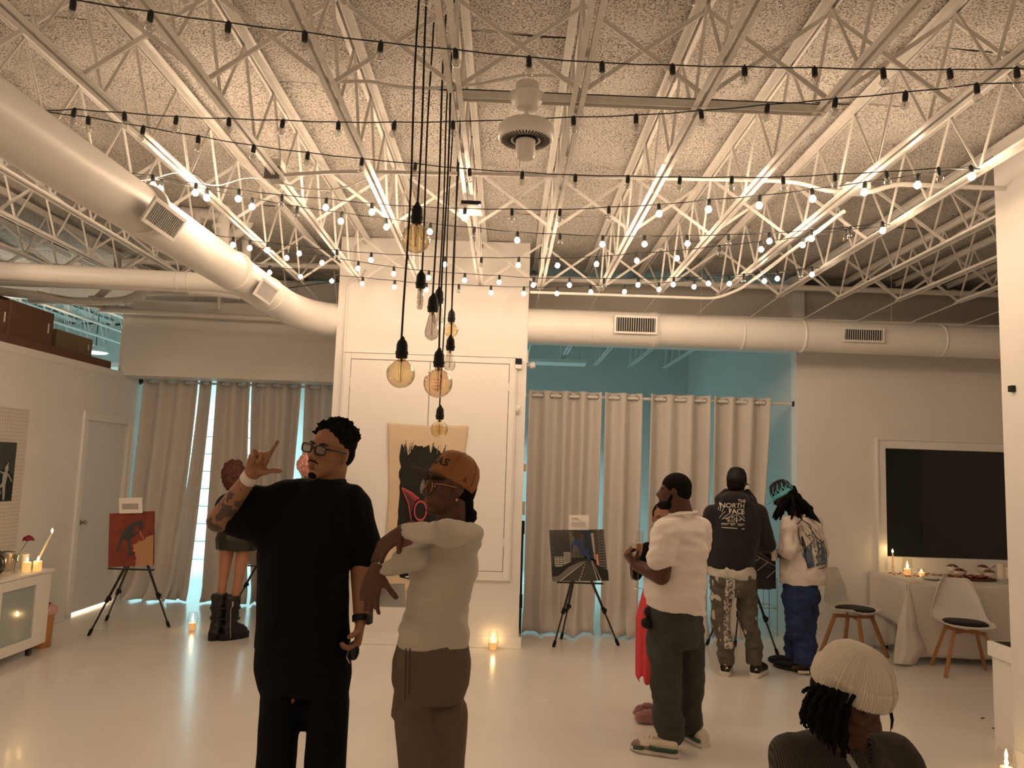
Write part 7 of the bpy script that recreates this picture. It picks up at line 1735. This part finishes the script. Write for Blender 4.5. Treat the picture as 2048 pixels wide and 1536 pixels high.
    decal_mb(bv, O, V((1, 0, 0)), V((0, 0, 1)), pl, [], so, 'back_print', off=.005, sub=.035)
    jn = mat('royal_blue_denim', (.015, .035, .12), .85, noise_=.4, nscale=9); T2 = MB()
    T2.loft([(Q(1600, 1205), EX * .135, EY * .14), (Q(1600, 1185), EX * .15, EY * .155), (Q(1601, 1160), EX * .15, EY * .15)], 22)
    for k in 'ab':
        T2.cap(J['hi' + k], .125, J['kn' + k], .112); T2.cap(J['kn' + k], .11, V((J['an' + k].x + .01, J['an' + k].y, .30)), .095)
        for z_, r2 in ((.27, .108), (.22, .098), (.17, .112), (.11, .10)): T2.lathe([(r2 * .9, -.03), (r2, 0), (r2 * .9, .03)], (J['an' + k].x + .005, J['an' + k].y, z_), 16)
    fuse(T2, 'blue_jeans', jn, P, .011, 3, wr=(.018, 9, (1, 1, 1.6)))
    h1 = at(1618, 1348, Z=0); so_ = shoe(P, h1, at(1549, 1333, Z=0), w_=.10, h=.075, upper=black, sole=black, name='slip_on_shoe')
    MB().box(h1 + V((-.07, -.055, .028)), (.10, .01, .024)).build('white_heel_stripe', sole_white(), so_)
    shoe(P, h1 + V((-.04, .20, 0)), at(1549, 1333, Z=0) + V((.02, .20, 0)), w_=.10, h=.075, upper=black, sole=black, name='slip_on_shoe')
    c = Q(1549, 1108, .05); t = thing('paper_cup', c, 'white paper cup held by the man with dreadlocks', 'cup')
    MB().lathe([(.026, -.06), (.036, .05), (.038, .052), (.035, .05), (.025, -.055)], c, 20, caps=False).build('cup_body', plm, t, smooth=50)
dreads_man()

# ---------------------------------------------------------------- 9 seated person in a ribbed beanie, nearest the camera
def beanie():
    D = 2.02
    def Q(x, y, d=0): return at(x, y, Y=D + d)
    P = person('seated person in cream ribbed beanie and olive corduroy jacket, looking down, closest to the camera', V((Q(1690, 1700).x, D, 0)))
    sk = skin('deep_brown', (.105, .047, .03)); B = MB(); Rh = ori(-42, -30, 7); h = .206; hc = Q(1700, 1391)
    P_ = head(B, hc, Rh, h, jaw=.98, neck=Q(1690, 1500, .06), nr=.055); Rt = ori(-12)
    J = dict(R=Rt, chest=Q(1690, 1560, .08), sha=Q(1590, 1520, .06), shb=Q(1790, 1520, .10)); J['pelvis'] = V((J['chest'].x, D + .14, .52))
    J['ela'] = J['sha'] + V((-.04, -.12, -.27)); J['wra'] = J['ela'] + V((.12, -.22, .03)); J['elb'] = J['shb'] + V((.05, -.10, -.27)); J['wrb'] = J['elb'] + V((-.10, -.22, .03))
    J['hia'] = J['pelvis'] + V((-.10, 0, -.02)); J['hib'] = J['pelvis'] + V((.10, 0, -.02)); J['kna'] = J['hia'] + V((-.05, -.42, .0)); J['knb'] = J['hib'] + V((.05, -.42, .0))
    J['ana'] = V((J['kna'].x, J['kna'].y + .05, .09)); J['anb'] = V((J['knb'].x, J['knb'].y + .05, .09)); J['fta'] = J['ftb'] = V((0, -1, 0))
    limbs(B, J, .95, torso=.85)
    for k in 'ab': hand(B, J['wr' + k], J['wr' + k] - J['el' + k], V((0, 0, -1)), V((1 if k == 'a' else -1, 0, 0)), curl=(.4,) * 4)
    fuse(B, 'body', [sk, lipm], P, .0055, 3, cls=lipcls(P_, h))
    eyes(P, P_, Rh, h, lid=sk); brows(P, P_, h)
    m_ = MB()
    for s in (-1, 1): m_.ell(P_(s * .135, .318, .005), (.057 * h, .041 * h, .036 * h), Rh, 12, 8)
    m_.build('lowered_eyelids', sk, P, smooth=180)
    # ribbed beanie
    bnm = mat('cream_ribbed_knit', (.74, .68, .58), .9, bump=.15, bscale=400); Rb = Rh @ Rx(math.radians(10)) @ Ry(math.radians(-2)); cc = P_(0, -.04, .16)
    m_ = MB(); nr_ = 92; seg = nr_ * 4
    prof = [(.37, -.03), (.40, .0), (.405, .10), (.395, .19), (.37, .28), (.32, .37), (.24, .44), (.14, .485), (.05, .50), (.002, .50)]
    vs = []; Vn = len(prof)
    for i, (r_, z_) in enumerate(prof):
        for k in range(seg):
            a = 2 * PI * k / seg; rib = (.0030 * (1 if math.cos(a * nr_) > 0 else -1) * (min(1, r_ / .3))) ; lump = 1 + .03 * math.sin(a * 3 + 1) * (i / Vn) + .02 * math.sin(a * 5)
            rr_ = r_ * h * lump + rib; vs.append(cc + Rb @ V((rr_ * math.cos(a) * .95, rr_ * math.sin(a) * 1.12, z_ * h * 1.0)))
    m_.add(vs, [(i * seg + k, i * seg + (k + 1) % seg, (i + 1) * seg + (k + 1) % seg, (i + 1) * seg + k) for i in range(Vn - 1) for k in range(seg)])
    bo = m_.build('beanie', bnm, P, smooth=180)
    m_ = MB(); prof2 = [(.395, -.07), (.42, -.09), (.435, -.065), (.438, .02), (.435, .11), (.425, .145), (.395, .15)]; vs = []
    for i, (r_, z_) in enumerate(prof2):
        for k in range(seg):
            a = 2 * PI * k / seg; rr_ = r_ * h + .0034 * (1 if math.cos(a * nr_) > 0 else -1); vs.append(cc + Rb @ V((rr_ * math.cos(a) * .95, rr_ * math.sin(a) * 1.12, z_ * h)))
    m_.add(vs, [(i * seg + k, i * seg + (k + 1) % seg, (i + 1) * seg + (k + 1) % seg, (i + 1) * seg + k) for i in range(len(prof2) - 1) for k in range(seg)])
    m_.build('beanie_cuff', bnm, bo, smooth=180)
    # locs
    hm = mat('black_hair', (.009, .007, .006), .75); H = MB(); H.ell(P_(0, -.15, .0), (.335 * h, .35 * h, .40 * h), Rh); H.ell(P_(.16, -.12, -.30), (.20 * h, .28 * h, .34 * h), Rh)
    fuse(H, 'hair', hm, P, .008, 2)
    m_ = MB(); r_ = random.Random(6)
    paths = [[(1640, 1372), (1622, 1374), (1608, 1378), (1606, 1386)]]
    for k in range(46):
        x0 = 1636 + 1.6 * k; e = (1604 + 2.0 * k + r_.uniform(-5, 5), 1440 + 1.6 * k + r_.uniform(-12, 14)); paths.append([(x0, 1368 + .5 * k), ((x0 + e[0]) / 2 - 14, 1395 + k * .8), (e[0] - 4, e[1] - 22), e])
    for k, pth in enumerate(paths):
        dd = -.12 + .012 * (k % 9) + .02 * math.sin(k); c4 = [Q(x, y, dd + .03 * j * 0) for j, (x, y) in enumerate(pth)]; pts = []
        for j in range(11):
            t = j / 10; a, b, c, d = c4; pts.append((1 - t) ** 3 * a + 3 * t * (1 - t) ** 2 * b + 3 * t * t * (1 - t) * c + t ** 3 * d + V((.003 * math.sin(j * 2 + k), .002 * math.cos(j * 2.3), 0)))
        m_.tube(pts, [.0046 * (1 + .08 * math.sin(j * 3)) for j in range(9)] + [.004, .0025], 8)
    for k in range(2):
        x0 = 1782 - 3 * k; a, b = Q(x0, 1420, -.02 + .02 * k), Q(x0 + 2, 1458 + 6 * k, -.02 + .02 * k); m_.tube([a, a.lerp(b, .5) + V((.004, 0, 0)), b], [.0022, .002, .001], 6)
    m_.build('locs', hm, P, smooth=60)['kind'] = 'stuff'
    # jacket
    cj = mat('olive_corduroy', (.045, .042, .032), .9); nt = cj.node_tree; wv = nt.nodes.new('ShaderNodeTexWave'); tc = nt.nodes.new('ShaderNodeTexCoord'); wv.inputs['Scale'].default_value = 62; wv.bands_direction = 'X'; wv.inputs['Distortion'].default_value = .6
    nt.links.new(tc.outputs['Object'], wv.inputs[0]); cr = nt.nodes.new('ShaderNodeValToRGB'); cr.color_ramp.elements[0].color = (.022, .020, .015, 1); cr.color_ramp.elements[1].color = (.075, .068, .052, 1); nt.links.new(wv.outputs['Fac'], cr.inputs[0]); nt.links.new(cr.outputs[0], nt.nodes['Principled BSDF'].inputs['Base Color'])
    bp = nt.nodes.new('ShaderNodeBump'); bp.inputs['Strength'].default_value = .6; bp.inputs['Distance'].default_value = .004; nt.links.new(wv.outputs['Fac'], bp.inputs['Height']); nt.links.new(bp.outputs[0], nt.nodes['Principled BSDF'].inputs['Normal'])
    S = MB(); X = Rt @ V((1, 0, 0)); Yv = Rt @ V((0, 1, 0)); c = J['chest']; pe = J['pelvis']
    S.loft([(pe + V((0, 0, -.06)), X * .19, Yv * .15), (pe.lerp(c, .5), X * .185, Yv * .145), (c + V((0, 0, -.02)), X * .20, Yv * .14), (c + V((0, 0, .045)), X * .17, Yv * .12), (Q(1690, 1492, .08), X * .11, Yv * .10), (Q(1690, 1472, .09), X * .085, Yv * .08)], 26)
    for k in 'ab': S.cap(c.lerp(J['sh' + k], .5) + V((0, 0, .02)), .085, J['sh' + k], .070); S.cap(J['sh' + k], .072, J['el' + k], .06); S.cap(J['el' + k], .058, J['wr' + k], .042)
    jo = fuse(S, 'corduroy_jacket', cj, P, .009, 4, wr=(.010, 9, (1, 1, 1)))
    bv = bvh_of(jo); tw = mat('white_tshirt_cotton', (.72, .65, .61), .85)
    O = Q(1715, 1510, -.06); mpx = (D - .06) / 1540
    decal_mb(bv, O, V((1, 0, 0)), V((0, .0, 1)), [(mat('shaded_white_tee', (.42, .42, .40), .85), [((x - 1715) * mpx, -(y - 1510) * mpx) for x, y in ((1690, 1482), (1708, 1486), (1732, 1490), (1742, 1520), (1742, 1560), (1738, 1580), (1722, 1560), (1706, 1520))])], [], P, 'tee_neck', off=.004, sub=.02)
    m_ = MB()
    for pts in ([(1690, 1478), (1712, 1508), (1732, 1540), (1745, 1580)], [(1742, 1478), (1752, 1505), (1748, 1540), (1746, 1580)]): 
        l3 = []
        for x, y in pts:
            hh = bv.ray_cast(Q(x, y, -.5), (Q(x, y, 0) - Q(x, y, -.5)).normalized()); l3.append((hh[0] if hh[0] else Q(x, y, -.05)) + V((0, -.008, 0)))
        m_.tube(l3, [.014, .016, .016, .014], 8)
    m_.build('lapel', cj, P, smooth=60)
    T2 = MB(); tr = mat('black_trouser_cloth', (.005, .005, .005))
    T2.loft([(pe + V((0, 0, -.09)), X * .17, Yv * .14), (pe + V((0, 0, .03)), X * .17, Yv * .14)], 20)
    for k in 'ab': T2.cap(J['hi' + k], .09, J['kn' + k], .068); T2.cap(J['kn' + k], .068, J['an' + k], .055)
    fuse(T2, 'trousers', tr, P, .011, 3)
    for k in 'ab': shoe(P, V((J['an' + k].x, J['an' + k].y + .07, 0)), V((J['an' + k].x, J['an' + k].y - .2, 0)), upper=black, sole=sole_white())
    t = thing('stool', V((pe.x, pe.y, 0)), 'plain wooden stool under the seated person in the beanie', 'stool')
    MB().cyl((pe.x, pe.y, .415), .17, .035, 24).build('seat', beech, t, bevel=.004)
    for a in range(4): MB().tube([(pe.x + .11 * math.cos(a * PI / 2 + .78), pe.y + .11 * math.sin(a * PI / 2 + .78), .40), (pe.x + .17 * math.cos(a * PI / 2 + .78), pe.y + .17 * math.sin(a * PI / 2 + .78), 0)], .014, 8).build('leg', beech, t)
beanie()
